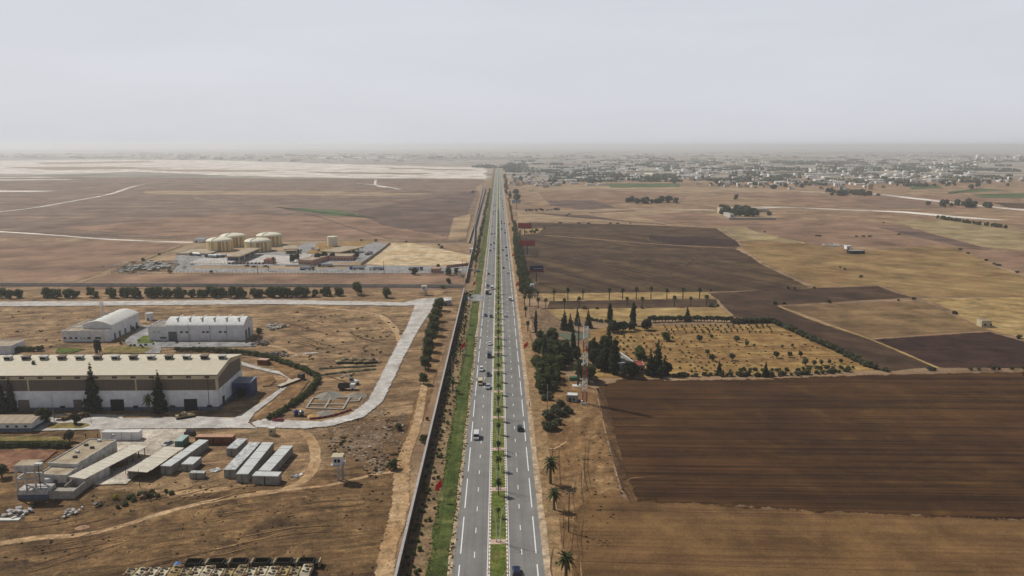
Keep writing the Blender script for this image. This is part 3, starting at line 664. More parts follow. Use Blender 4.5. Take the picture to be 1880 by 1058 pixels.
# ---- hedge trees left compound
def row_px(key, pts, n, sc, label, group, name, jit=1.0, sz=None):
    P_ = [P(*p) for p in pts]; L = [0]
    for a, b_ in zip(P_, P_[1:]): L.append(L[-1] + (b_ - a).length)
    for i in range(n):
        t = L[-1] * (i + .5) / n
        k = next(j for j in range(1, len(L)) if L[j] >= t)
        p = P_[k - 1].lerp(P_[k], (t - L[k - 1]) / (L[k] - L[k - 1]))
        s_ = rnd.uniform(*sc); plant(key, p.x + rnd.uniform(-jit, jit), p.y + rnd.uniform(-jit, jit), s_, label, group, name=name, sz=s_ * (sz or 1))
W1 = 'bushy tree in the long row between perimeter road and grey wall'
for pts, n, g in (([(0, 548), (38, 548)], 4, 0), ([(75, 548), (152, 547)], 6, 0), ([(164, 547), (182, 547)], 2, 0), ([(200, 547), (262, 546)], 6, 0), ([(265, 547), (398, 546)], 13, 0), ([(398, 546), (455, 546)], 6, 0),
                  ([(462, 546), (530, 546)], 6, 0), ([(500, 545.5), (530, 545)], 3, 0), ([(534, 546), (566, 545)], 3, 0), ([(580, 545), (632, 543)], 6, 0)):
    row_px('tree', pts, int(n * 1.35), (.6, 1.12), W1, 'row of bushy trees behind the perimeter road', 'bushy_tree', 2.0)
plant_px('tree', 657, 542, 1.25, 'rounded tree standing alone before the grey wall, right of the long tree row', name='bushy_tree')
plant_px('tree', 710, 547, 1.05, 'small lone tree before the grey wall, furthest right of the row', name='bushy_tree')
plant_px('bright', 823, 521, 1.0, 'green bush near the wall corner below the small white tower', name='green_bush')
plant_px('shrub', 812, 530, 2.2, 'flat wide bush at the right end of the grey wall', name='wide_bush', sz=1.4)
for i, (u, v) in enumerate([(806, 571), (801, 590), (797, 604), (794, 617), (790, 631), (787, 646), (784, 661), (781, 679), (778, 706)]):
    s_ = [1.25, 1.2, 1.25, 1.2, 1.2, 1.1, 1.0, .95, .75][i]
    plant_px('tree', u, v, s_, ['first', 'second', 'third', 'fourth', 'fifth', 'sixth', 'seventh', 'eighth', 'ninth'][i] + ' bushy tree from the far end, in the row left of the boundary wall', sz=s_ * .95, name='bushy_tree')
for u, v, s_, l in ((721, 862, 1.9, 'dark round shrub at the lower end of the rubble heap'), (731, 790, 1.5, 'round shrub on the upper right of the rubble'), (779, 812, 1.7, 'bright green bush against the boundary wall'), (784, 772, .8, 'small bush left of the boundary wall, beyond the bright green one')):
    plant_px('shrub', u, v, s_, l, name='round_shrub')
# conifers before the hangar
for u, v, k, s_, z_, l in ((70, 741, 'cypress', 1.35, 1.75, 'tallest slim dark cypress in front of the hangar'), (100, 752, 'cypress', 1.1, 1.2, 'small cypress right of the tallest one, before the hangar'),
                           (173, 755, 'conifer', 1.35, 1.6, 'broad dark conifer in front of the hangar between two doors'), (294, 757, 'conifer', 1.0, 1.4, 'dark conifer before the hangar beside the date palm'),
                           (22, 757, 'conifer', .8, 1.15, 'second dark conifer from the left edge before the hangar'), (3, 760, 'conifer', 1.0, 1.3, 'dark conifer at the left edge before the hangar')):
    plant_px(k, u, v, s_, l, sz=z_, name='cypress_tree' if k == 'cypress' else 'conifer_tree')
plant_px('palm', 274, 762, 1.15, 'date palm in front of the hangar beside a conifer', name='palm_tree')
plant_px('tree', 79, 779, .95, 'olive green tree behind the low tiled barrack, left of the lawn', name='bushy_tree')
plant_px('darktree', 141, 780, .48, 'small dark tree on the lawn beside the pale yard', name='dense_tree')
plant_px('darktree', 180, 650, .5, 'dark tree rising behind the hangar roof', name='dense_tree', sz=.8)
plant_px('olive', 128, 812, 1.1, 'grey green tree at the end of the clipped hedge', name='olive_tree')
plant_px('olive', 4, 878, 1.2, 'olive tree on red earth at the left edge', name='olive_tree')
for u, v in ((224, 605), (231, 601)): plant_px('shrub', u + 20, v + 2, 1.2, 'bush beside the far corner of the arched white hall', 'bushes beside the arched hall', name='round_shrub')
for u, v in ((222, 633), (228, 629), (255, 627), (240, 637), (247, 637), (259, 637), (267, 636), (282, 634), (325, 631), (366, 633), (262, 640)):
    plant_px('shrub', u, v, rnd.uniform(.6, .95), 'small round shrub beside the driveway of the white halls', 'shrubs along the driveway', name='round_shrub')
for u, v in ((60, 933), (66, 928)): plant_px('shrub', u, v, 1.0, 'green weeds below the concrete frame tower', 'weeds below the frame tower', name='weed_clump', sz=.5)
for u, v in ((236, 917), (246, 921), (243, 914), (258, 909), (268, 914), (280, 905), (290, 913), (305, 905), (315, 908), (277, 912), (264, 909), (217, 934), (228, 928)):
    plant_px('shrub', u, v, rnd.uniform(.7, 1.3), 'green weed clump below the open shed yard', 'weeds below the shed yard', name='weed_clump', sz=.7)
plant_px('yellow', 213, 917, 1.2, 'yellow flowering bush below the shed yard', name='yellow_bush')
plant_px('bright', 476, 613, .8, 'green bush at the right end of the long white hall', name='green_bush')
# hedges
row_px('shrub', [(24, 646), (76, 645)], 14, (1.4, 1.7), 'clipped dark hedge bush behind the hangar at the left', 'hedge behind the hangar at the left', 'hedge_bush', .5)
row_px('shrub', [(322, 646), (380, 646), (445, 651), (478, 655), (502, 662), (535, 674), (562, 683), (582, 694)], 70, (1.25, 1.6), 'bush of the dark hedge curving round behind the hangar', 'curved hedge behind the hangar', 'hedge_bush', .5)
row_px('shrub', [(582, 694), (584, 704), (566, 722), (540, 744), (518, 758), (494, 774)], 42, (1.1, 1.5), 'bush of the hedge running down to the pale road', 'hedge running down to the pale road', 'hedge_bush', .6)
row_px('shrub', [(-4, 822), (60, 821), (126, 823)], 36, (1.1, 1.35), 'bush of the long clipped hedge left of the grey green tree', 'long clipped hedge at the left edge', 'hedge_bush', .3)
# depot greenery
for u, v, k, s_ in ((502, 486, 'palm', 1.0), (493, 498, 'fanpalm', .6), (548, 470, 'fanpalm', .9), (553, 468, 'fanpalm', .8)):
    plant_px(k, u, v, s_, 'palm on the depot forecourt by the ' + ('red building' if u < 520 else 'inner canopy'), 'depot palms by the red building' if u < 520 else 'depot palms by the inner canopy', name='palm_tree')
for u, v in ((590, 478), (583, 480), (597, 477), (545, 480), (537, 482), (655, 474), (610, 478)):
    plant_px('darktree', u, v, rnd.uniform(.6, .85), 'dark tree among the flat depot offices', 'trees among the depot offices', name='dense_tree')
for u, v, s_ in ((761, 505, .9), (824, 506, .9), (838, 505, .8), (805, 494, .6)): plant_px('tree', u, v, s_, 'tree behind the depot gatehouse fence', 'trees near the depot gatehouse', name='bushy_tree')
for u, v in ((293, 470), (262, 480), (663, 443), (690, 444), (746, 446), (312, 502), (388, 502), (811, 457), (806, 452)):
    plant_px('shrub', u, v, rnd.uniform(1.2, 2), 'dark shrub on the dry land round the tank depot', 'shrubs round the tank depot', name='round_shrub')

# ---- right side
hl = 'tree of the dense dark hedge beside the right shoulder, left of the billboards'
row_px('tree', [(944, 412), (946, 440), (949, 470), (955, 505), (962, 545)], 62, (.6, .82), hl, 'dense hedge beside the right shoulder', 'hedge_tree', 1.6)
row_px('tree', [(951, 440), (956, 470), (963, 505), (972, 543)], 40, (.6, .85), hl, 'dense hedge beside the right shoulder', 'hedge_tree', 1.6)
row_px('tree', [(934, 365), (939, 400), (943, 412)], 20, (.4, .6), 'small tree along the right shoulder beyond the dense hedge', 'far hedge beside the right shoulder', 'hedge_tree', 1.6)
row_px('tree', [(927, 322), (931, 345), (934, 365)], 24, (.7, 1.3), 'far tree lining the right side of the motorway', 'far trees right of the motorway', 'roadside_tree', 5)
q2 = random.Random(5)
def grove(key, poly, n, sc, label, group, name, sz=None):
    W = [P(*p) for p in poly]; x0 = min(p.x for p in W); x1 = max(p.x for p in W); y0 = min(p.y for p in W); y1 = max(p.y for p in W); k = 0; t = 0
    while k < n and t < 5000:
        t += 1; x, y = q2.uniform(x0, x1), q2.uniform(y0, y1); ins = False
        for i in range(len(W)):
            a, b_ = W[i], W[i - 1]
            if (a.y > y) != (b_.y > y) and x < (b_.x - a.x) * (y - a.y) / (b_.y - a.y) + a.x: ins = not ins
        if ins: s_ = q2.uniform(*sc); plant(key, x, y, s_, label, group, name=name, sz=s_ * (sz or 1)); k += 1
grove('tree', [(980, 622), (1018, 622), (1040, 650), (1026, 690), (1010, 742), (994, 738), (984, 680)], 46, (.55, .95), 'leafy tree in the wood right of the motorway, left of the masts', 'trees in the wood left of the masts', 'bushy_tree')
grove('darktree', [(1000, 625), (1060, 640), (1058, 670), (1010, 700)], 22, (.4, .75), 'dark tree in the wood right of the motorway, left of the masts', 'dark trees in the wood left of the masts', 'dense_tree')
grove('darktree', [(1075, 650), (1125, 650), (1135, 692), (1090, 696)], 16, (.6, 1.0), 'dark tree right behind the lattice mast', 'dark trees right behind the lattice mast', 'dense_tree')
grove('tree', [(1062, 680), (1098, 690), (1088, 704), (1066, 700)], 7, (.8, 1.2), 'leafy tree at the foot of the masts', 'leafy trees at the foot of the masts', 'bushy_tree')
grove('darktree', [(1150, 684), (1220, 684), (1240, 695), (1140, 695)], 11, (.45, .75), 'dark tree round the villa beside the golden orchard', 'dark trees round the villa', 'dense_tree')
grove('tree', [(1165, 650), (1180, 652), (1190, 664), (1170, 664)], 4, (.6, .8), 'leafy tree behind the villa roof', 'leafy trees behind the villa', 'bushy_tree')
grove('darktree', [(1120, 608), (1190, 603), (1195, 608), (1125, 612)], 14, (.5, .75), 'dark tree at the back edge of the orchard near the two cypresses', 'dark trees at the back edge of the orchard', 'dense_tree')
grove('dryshrub', [(985, 690), (1015, 690), (1010, 740), (992, 740)], 16, (1.2, 2.2), 'dark shrub under the wood beside the right shoulder', 'shrubs under the wood', 'dark_shrub')
grove('dryshrub', [(1012, 745), (1048, 742), (1045, 765), (1015, 765)], 9, (1.4, 2.2), 'dark bush in the thicket below the white hut', 'thicket below the white hut', 'dark_shrub')
grove('dryshrub', [(990, 768), (1025, 765), (1030, 788), (1005, 792)], 9, (1.4, 2.3), 'dark bush in the nearest thicket beside the right shoulder', 'nearest thicket beside the right shoulder', 'dark_shrub')
for u, v, k, s_, z_, l in ((983.5, 611, 'cypress', .9, 1.25, 'slim cypress at the corner of the wood beside the rubble ground'), (1036, 606, 'conifer', .9, 1.0, 'left of two dark conifers at the back of the wood'), (1047, 608, 'conifer', .8, .85, 'right of two dark conifers at the back of the wood'),
                           (1060, 598, 'conifer', .7, .9, 'dark conifer behind the top of the dark mast'), (1080, 602, 'conifer', .8, .9, 'conifer right of the mast tops'), (1119.5, 595, 'cypress', 1.5, 1.2, 'left of two tall cypresses behind the orchard, on the straw strip'),
                           (1162, 598, 'cypress', 1.6, 1.35, 'right of two tall cypresses behind the orchard, on the straw strip'), (1262, 589, 'conifer', .8, .72, 'dark conifer standing in the orchard edge row'),
                           (1116, 675, 'conifer', 1.5, 1.75, 'largest dark conifer right of the lattice mast'), (1128, 688, 'cypress', 2.0, 1.7, 'dark cypress beside the largest conifer, nearer the field'), (1104, 672, 'conifer', 1.1, 1.2, 'conifer left of the largest dark one'),
                           (1028, 665, 'cypress', 1.1, .9, 'left of two cypresses inside the wood'), (1034, 664, 'cypress', 1.0, .8, 'right of two cypresses inside the wood'), (1207, 686, 'conifer', 1.1, 1.35, 'tall dark conifer between villa and orchard'),
                           (1194, 690, 'conifer', 1.0, 1.0, 'dark conifer left of the tall one by the orchard'), (1220, 690, 'conifer', .8, .8, 'dark conifer right of the tall one by the orchard'), (1320, 689, 'conifer', .5, .6, 'small conifer in the orchard front hedge'), (1405, 692, 'conifer', .55, .6, 'second small conifer in the orchard front hedge')):
    plant_px(k, u, v, s_, l, sz=z_, name='cypress_tree' if k == 'cypress' else 'conifer_tree')
row_px('olive', [(1190, 592), (1270, 590), (1345, 592)], 26, (.8, 1.05), 'rounded tree in the row along the back edge of the golden orchard', 'tree row along the back edge of the orchard', 'orchard_tree', .5)
row_px('dryshrub', [(1345, 594), (1420, 592)], 18, (1.5, 2.3), 'bush of the dark hedge at the back right of the orchard', 'dark hedge at the back right of the orchard', 'hedge_bush', .8)
row_px('dryshrub', [(1420, 593), (1455, 607), (1492, 626), (1530, 642), (1565, 660), (1605, 678)], 58, (1.4, 2.2), 'bush of the diagonal dark hedge right of the orchard', 'diagonal hedge right of the orchard', 'hedge_bush', .8)
row_px('dryshrub', [(1075, 588), (1110, 592), (1140, 596)], 10, (1.0, 1.6), 'bush at the edge of the lower straw strip behind the masts', 'bushes behind the masts', 'round_bush', .8)
row_px('dryshrub', [(1232, 692), (1330, 690), (1400, 691), (1480, 688), (1560, 682)], 44, (.7, 1.5), 'shrub of the low hedge along the front of the orchard', 'low hedge along the front of the orchard', 'hedge_bush', 1.2)
row_px('shrub', [(1350, 682), (1420, 682), (1500, 679), (1570, 677)], 26, (.7, 1.2), 'bright leafy shrub behind the front hedge of the orchard', 'leafy shrubs behind the orchard front hedge', 'leafy_shrub', 1.2)
for u, v, s_ in ((1284, 628, 1.0), (1306, 622, .6), (1352, 629, .9), (1371, 636, .75), (1299, 652, .75), (1308, 664, .95), (1344, 662, .9), (1425, 658, .9), (1450, 657, .8), (1470, 656, .75), (1478, 672, .95), (1495, 672, .7), (1508, 671, .7), (1523, 669, .6), (1544, 668, .6), (1384, 638, .5), (1436, 640, .5), (1455, 638, .5)):
    plant_px('olive', u, v, s_, 'small dark tree standing free in the golden orchard', 'free standing orchard trees', name='orchard_tree')
for j, v in enumerate((600, 603.5, 607.5, 612)):
    for i in range(19):
        u = 1218 + j * 3 + i * 10.6 + rnd.uniform(-1.5, 1.5)
        if rnd.random() < .8: plant_px('shrub', u, v + rnd.uniform(-.4, .4), rnd.uniform(.4, .75), 'young sapling in the planted rows at the back of the golden orchard', 'saplings at the back of the orchard', name='sapling', sz=rnd.uniform(.6, 1.0))
for j in range(13):
    v = 616 + j * 5.6
    for i in range(12):
        u = 1118 + j * 5.2 + i * (11 + j * .3) + rnd.uniform(-1.5, 1.5)
        if rnd.random() < .72 - i * .035: plant_px('shrub' if i % 3 else 'dryshrub', u, v + rnd.uniform(-.6, .6), rnd.uniform(.4, .8), 'low shrub in the planted rows of the left part of the orchard', 'shrubs in the left part of the orchard', name='orchard_shrub')
plant_px('bright', 1222, 626, 1.15, 'bright green round tree in the orchard', name='green_bush')
for u, v in ((1178, 567), (1073, 568), (1096, 568), (1305, 535), (1306, 564), (1318, 563), (1422, 559), (1440, 559), (1520, 556), (1495, 530), (1447, 531), (1459, 531), (1649, 553), (1678, 551), (1581, 510), (1752, 577), (1871, 622), (1625, 682), (1542, 492), (1551, 496)):
    plant_px('dryshrub', u, v, rnd.uniform(1.0, 1.8), 'small dark bush on the edge of a ploughed field', 'bushes along the field edges', name='dark_bush')
for u, v in ((1705, 680), (1715, 680), (1781, 680), (1797, 680), (1821, 679), (1833, 679), (1858, 679), (1878, 678)):
    plant_px('dryshrub', u, v, rnd.uniform(.9, 1.5), 'small bush on the far edge of the near ploughed field', 'bushes on the edge of the near ploughed field', name='dark_bush')
for u, v in ((1500, 434), (1505, 434), (1572, 435), (1585, 435), (1597, 435), (1622, 410), (1650, 431), (1763, 459), (1777, 466), (1810, 479), (1825, 486), (1832, 488), (1867, 501), (1404, 427), (1029, 410), (1062, 411), (1081, 411), (1121, 411), (1134, 411), (1157, 411), (1040, 396), (1045, 394), (999, 419), (975, 419)):
    plant_px('dryshrub', u, v, rnd.uniform(1.5, 2.6), 'tiny far bush on the open fields', 'far bushes on the open fields', name='far_bush', sz=1.2)
row_px('tree', [(1720, 402), (1760, 408), (1800, 414), (1850, 420)], 34, (.5, .8), 'tree in the far diagonal row below the pale dirt road', 'far diagonal tree row', 'far_tree', 2)
row_px('dryshrub', [(965, 388), (1010, 387), (1030, 386)], 12, (1.5, 3), 'far bush beside the pale path beyond the billboards', 'far bushes beside the pale path', 'far_bush', 2)
grove('dryshrub', [(958, 425), (985, 424), (985, 430), (965, 430)], 7, (1.2, 2.5), 'bush near the foot of the far red billboard', 'bushes at the far red billboard', 'dark_bush')

# dry weeds and tufts nobody could count
qd = random.Random(9); WB = {0: MB(), 1: MB()}
M_dry = leaf_mat('dry_weed', s(120, 96, 60), s(176, 150, 104), .9); M_wd = leaf_mat('dark_weed', s(52, 50, 34), s(96, 92, 58), .9)
def tufts(poly, n, k, sz=(.15, .42)):
    us = [c[0] for c in poly]; vs = [c[1] for c in poly]; i = t = 0
    while i < n and t < n * 12:
        t += 1; u, v = qd.uniform(min(us), max(us)), qd.uniform(min(vs), max(vs)); ins = False
        for j in range(len(poly)):
            a, c = poly[j], poly[j - 1]
            if (a[1] > v) != (c[1] > v) and u < (c[0] - a[0]) * (v - a[1]) / (c[1] - a[1]) + a[0]: ins = not ins
        if not ins: continue
        p = P(u, v)
        if noise.noise(Vector((p.x * .07, p.y * .07, k))) < qd.uniform(-.3, .35): continue
        i += 1; a = qd.uniform(*sz)
        for j in range(3):
            an = qd.uniform(0, 3.14); dx, dy = math.cos(an) * a, math.sin(an) * a; lx, ly = qd.uniform(-.3, .3) * a, qd.uniform(-.3, .3) * a
            WB[k].quad((p.x - dx, p.y - dy, .04), (p.x + dx, p.y + dy, .04), (p.x + dx * 1.2 + lx, p.y + dy * 1.2 + ly, a * 1.1), (p.x - dx * 1.2 + lx, p.y - dy * 1.2 + ly, a * .9))
tufts([(1012, 800), (1085, 770), (1135, 860), (1150, 930), (1060, 1056), (1020, 1056)], 260, 0, (.1, .25)); tufts([(1012, 800), (1085, 770), (1135, 860), (1150, 930), (1060, 1056), (1020, 1056)], 90, 1)
tufts([(0, 960), (300, 930), (540, 900), (720, 880), (700, 1056), (0, 1056)], 400, 0, (.1, .25)); tufts([(0, 960), (300, 930), (540, 900), (720, 880), (700, 1056), (0, 1056)], 160, 1)
tufts([(120, 910), (340, 880), (540, 880), (300, 935), (120, 960)], 160, 0, (.1, .25)); tufts([(120, 910), (340, 880), (540, 880), (300, 935), (120, 960)], 110, 1)
tufts([(500, 570), (700, 575), (745, 600), (690, 690), (600, 700), (520, 640)], 90, 1, (.3, .8)); tufts([(0, 570), (240, 570), (110, 640), (0, 640)], 50, 1, (.3, .7))
tufts([(590, 790), (740, 750), (740, 860), (690, 880), (600, 850)], 160, 1, (.2, .6)); tufts([(740, 750), (790, 700), (745, 1000), (715, 1056), (700, 1000)], 200, 0, (.1, .25))
tufts([(1160, 930), (1880, 965), (1880, 1056), (1050, 1056), (1060, 930)], 10, 0, (.1, .2)); tufts([(1130, 610), (1420, 600), (1590, 678), (1240, 690)], 160, 1, (.3, .6))
tag(WB[0].build('dry_weeds', M_dry), kind='stuff'); tag(WB[1].build('dark_weeds', M_wd), kind='stuff')
b = MB()
for _ in range(1200):                                    # uneven edge of the verge grass
    y = qd.uniform(150, 420); x = qd.choice((-12.2, -17.4)) + qd.gauss(0, .5); a = qd.uniform(.15, .4); an = qd.uniform(0, 3.14)
    b.quad((x - math.cos(an) * a, y - math.sin(an) * a, .2), (x + math.cos(an) * a, y + math.sin(an) * a, .2), (x + math.cos(an) * a, y + math.sin(an) * a, .2 + a), (x - math.cos(an) * a, y - math.sin(an) * a, .2 + a))
tag(b.build('verge_tufts', leaf_mat('verge_leaf', s(84, 92, 50), s(130, 132, 76))), kind='stuff')
# ------------------------------------------------------------------ building kit
W_white = mat('white_render', s(228, 229, 232), .85, var=.07, scale=.35, dirt=s(204, 202, 200))
W_old = mat('weathered_white', s(198, 196, 192), .9, var=.12, scale=.5, dirt=s(138, 132, 124))
W_cream = mat('cream_sheet', s(196, 185, 156), .6, var=.08, scale=.12, dirt=s(168, 153, 122))
W_brown = mat('brown_sheet', s(112, 100, 88), .7, var=.06, scale=.4)
W_plinth = mat('blue_grey_plinth', s(92, 102, 120), .8, var=.12)
W_blue = mat('blue_steel', s(42, 56, 104), .55, var=.1)
W_dark = mat('dark_opening', (.012, .012, .014), .9, var=.1)
W_glass = mat('dark_glass', (.02, .025, .03), .15, var=.1, spec=.6)
W_grey = mat('grey_door', s(96, 98, 104), .6, var=.08)
W_conc = mat('raw_concrete', s(168, 160, 148), .95, var=.14, scale=.7)
W_flat = mat('flat_roof', s(176, 162, 138), .95, var=.14, scale=.25, dirt=s(140, 122, 98))
W_roofw = mat('white_roof_sheet', s(214, 212, 204), .55, var=.06, scale=.2)
W_yellow = mat('ochre_fascia', s(176, 152, 98), .7, var=.12)
W_pink = mat('pink_render', s(186, 142, 126), .9, var=.1)
W_tile = mat('tile_roof', s(158, 142, 118), .9, var=.15, scale=.6)
W_red = mat('red_tile', s(150, 74, 54), .85, var=.15)
W_rust = mat('rust_container', s(128, 74, 52), .7, var=.2)
W_teal = mat('teal_container', s(96, 136, 130), .6, var=.12)
W_cont = mat('grey_white_container', s(202, 204, 203), .6, var=.18, scale=.7, dirt=s(118, 114, 106))
W_contw = mat('container_wall', s(150, 148, 140), .75, var=.18, scale=.6)
W_wood = mat('timber', s(124, 98, 70), .9, var=.25)
W_steel = mat('grey_steel', s(140, 142, 144), .5, .4, var=.1)
W_rsteel = mat('dark_steel', s(70, 62, 56), .6, .2, var=.15)
def band_mat(name, c1, c2, w1, rough=.7, axis=0, frac=.12):
    """sheet with vertical ribs or stains of its own colour, in object space"""
    m = mat(name, c1, rough, var=.08, scale=.5); n = m.node_tree.nodes; l = m.node_tree.links; b = n["Principled BSDF"]
    tc = n.new("ShaderNodeTexCoord"); sp = n.new("ShaderNodeSeparateXYZ"); l.new(tc.outputs["Object"], sp.inputs[0])
    a = n.new("ShaderNodeMath"); a.operation = 'MULTIPLY'; a.inputs[1].default_value = 1 / w1; l.new(sp.outputs[axis], a.inputs[0])
    f = n.new("ShaderNodeMath"); f.operation = 'FRACT'; l.new(a.outputs[0], f.inputs[0])
    g = n.new("ShaderNodeMath"); g.operation = 'LESS_THAN'; g.inputs[1].default_value = frac; l.new(f.outputs[0], g.inputs[0])
    mx = n.new("ShaderNodeMix"); mx.data_type = 'RGBA'; l.new(g.outputs[0], mx.inputs[0])
    l.new(b.inputs["Base Color"].links[0].from_socket, mx.inputs[6]); mx.inputs[7].default_value = (*c2, 1); l.new(mx.outputs[2], b.inputs["Base Color"])
    return m
W_ribs = band_mat('ribbed_brown_sheet', s(106, 92, 78), s(70, 60, 50), 1.05)
W_seam = band_mat('cream_roof_sheet', s(204, 195, 172), s(200, 190, 166), 7.1, frac=.5)
W_seamw = band_mat('white_roof_ribbed', s(222, 222, 218), s(200, 200, 196), 5.2, frac=.05)
W_tiles = band_mat('barrack_roof', s(160, 142, 118), s(104, 92, 78), 3.2, frac=.08)
W_contr = band_mat('container_roof', s(200, 202, 198), s(84, 80, 74), 6.1, frac=.04, axis=1)

W_shed = band_mat('shed_roof_sheet', s(206, 198, 180), s(150, 138, 116), 2.3, frac=.07, axis=1)
def frame(fl, fr, bl, h):
    """rectangle from three roof corners in the photo: origin, heading, width, depth"""
    a, b, c = P(*fl, h), P(*fr, h), P(*bl, h); ang = math.atan2(b.y - a.y, b.x - a.x)
    v = c - a; dep = abs(-math.sin(ang) * v.x + math.cos(ang) * v.y)
    return (a.x, a.y, 0), ang, (b - a).length, dep
def opening(root, name, m, side, a0, a1, z0, z1, W, D, t=.06):
    """a door or window set on one wall: side f/b/l/r"""
    b = MB()
    if side == 'f': b.box(a0, a1, -t, .12, z0, z1)
    elif side == 'b': b.box(a0, a1, D - .12, D + t, z0, z1)
    elif side == 'r': b.box(W - .12, W + t, a0, a1, z0, z1)
    else: b.box(-t, .12, a0, a1, z0, z1)
    return b.build(name, m, root)
def block(name, label, cat, fr_, h, wall, roof, par=.35, plinth=None, ops=(), group=None):
    loc, rz, W, D = fr_
    r = empty(name, loc, rz, label, cat, group)
    MB().box(0, W, 0, D, -.3, h).build('wall', wall, r)
    t = .25; b = MB()
    b.box(.02 + t, W - t - .02, t + .02, D - t - .02, h - .1, h + .05); b.build('roof', roof, r)
    if par:
        b = MB(); b.box(-.03, W + .03, -.03, t, h - .02, h + par); b.box(-.03, W + .03, D - t, D + .03, h - .02, h + par)
        b.box(-.03, t, t, D - t, h - .02, h + par); b.box(W - t, W + .03, t, D - t, h - .02, h + par); b.build('parapet', wall, r)
    if plinth:
        b = MB(); b.box(-.04, W + .04, -.04, D + .04, -.3, plinth); b.build('plinth', W_plinth, r)
    for o in ops: opening(r, o[0], o[1], o[2], o[3], o[4], o[5], o[6], W, D)
    return r, W, D
def wins(n, x0, step, w_, z0, z1, side='f'): return [('window', W_glass, side, x0 + i * step, x0 + i * step + w_, z0, z1) for i in range(n)]

# ---- the large hangar
hx0, hx1, hy0, hy1 = -222.0, -111.4, 301.0, 331.0; HW, HD = hx1 - hx0, hy1 - hy0
hg = empty('hangar', (hx0, hy0, 0), 0, 'huge hangar with cream roof, brown ribbed band and white lower walls', 'hangar')
b = MB(); b.prism([(0, 1.6), (HD, 1.6), (HD, 8.4), (0, 8.4)], 0, HW, 'x'); b.build('wall', W_white, hg)
b = MB(); b.prism([(0, 8.4), (HD, 8.4), (HD, 14.8), (HD / 2, 17.2), (0, 14.8)], 0, HW, 'x'); b.build('upper_wall', W_cream, hg)
b = MB(); b.box(-.05, HW + .05, -.05, HD + .05, -.3, 1.6); b.build('plinth', W_plinth, hg)
b = MB(); b.box(0, HW - .7, -.08, .1, 8.45, 12.9); b.build('cladding', W_ribs, hg)
b = MB(); b.prism([(1.5, 8.6), (HD - 2, 8.6), (HD - 2, 14.0), (HD / 2, 15.2), (1.5, 12.9)], HW - .1, HW + .07, 'x'); b.build('cladding', band_mat('ribbed_end_sheet', s(118, 106, 92), s(80, 72, 62), 1.05, axis=1), hg)
b = MB(); b.prism([(-.6, 14.72), (HD / 2, 17.24), (HD + .6, 14.72), (HD + .6, 14.95), (HD / 2, 17.5), (-.6, 14.95)], -.4, HW + .4, 'x'); b.build('roof', W_seam, hg)
b = MB(); b.box(-.3, HW + .3, -.78, -.5, 14.55, 14.9); b.build('gutter', W_brown, hg)
u = 22.3
while u < 420:
    x = P(u, 657, 17.3).x - hx0; k = round((u - 22.3) / 32.3)
    b = MB(); b.box(x - 1.3, x + 1.3, HD / 2 - 1.1, HD / 2 + 1.1, 17.1, 18.5); b.box(x - 1.6, x + 1.6, HD / 2 - 1.4, HD / 2 + 1.4, 18.5, 18.8)
    vt = b.build('roof_ventilator', W_old if k % 2 == 0 else W_brown, hg); b = MB(); b.box(x - 1.1, x + 1.1, HD / 2 - 1.16, HD / 2 - 1.05, 17.5, 18.3); b.build('louvre', W_dark, vt)
    u += 32.3
for (u0, u1, mm, z1) in ((209.6, 234, W_dark, 4.8), (342.6, 366.4, W_dark, 4.8), (143, 158.5, W_brown, 4.8), (44, 63.8, W_brown, 4.8)):
    x0, x1 = P(u0, 751).x - hx0, P(u1, 751).x - hx0; opening(hg, 'door', mm, 'f', x0, x1, .05, z1, HW, HD, .1)
for k in range(12):
    x = P(17 + k * 33.4, 688, 14).x - hx0; opening(hg, 'vent', W_rsteel, 'f', x - 1, x + 1, 13.4, 14.2, HW, HD, .06)
for u in (35, 235): x = P(u, 720, 10).x - hx0; opening(hg, 'pilaster', W_cream, 'f', x - .3, x + .3, 8.4, 13.3, HW, HD, .12)
for u in (268, 369): x = P(u, 720, 10).x - hx0; MB().cyl(x, -.12, 1.6, 14.6, .1, 6).build('downpipe', W_rsteel, hg)
for u in (122, 254, 321, 388): x = P(u, 744, 1.6).x - hx0; opening(hg, 'low_vent', W_dark, 'f', x - 1, x + 1, 1.3, 2.2, HW, HD, .09)
opening(hg, 'door', W_dark, 'r', 4.5, 7, .05, 4.2, HW, HD, .08)
# blue annex at its end
an = empty('steel_annex', (-110.9, 316.5, 0), 0, 'dark blue steel annex with open front at the right end of the hangar', 'annex')
b = MB(); b.box(0, .2, 0, 9, 0, 6.4); b.box(7.2, 7.4, 0, 9, 0, 6.4); b.box(.2, 7.2, 8.8, 9, 0, 6.4); b.box(.2, 1.6, 0, .15, 0, 6.4); b.box(5.8, 7.2, 0, .15, 0, 6.4); b.box(1.6, 5.8, 0, .15, 4.6, 6.4); b.build('wall', W_blue, an)
b = MB(); b.box(-.1, 7.5, -.1, 9.1, 6.4, 6.6); b.build('roof', mat('light_blue_roof', s(120, 132, 150), .6), an)
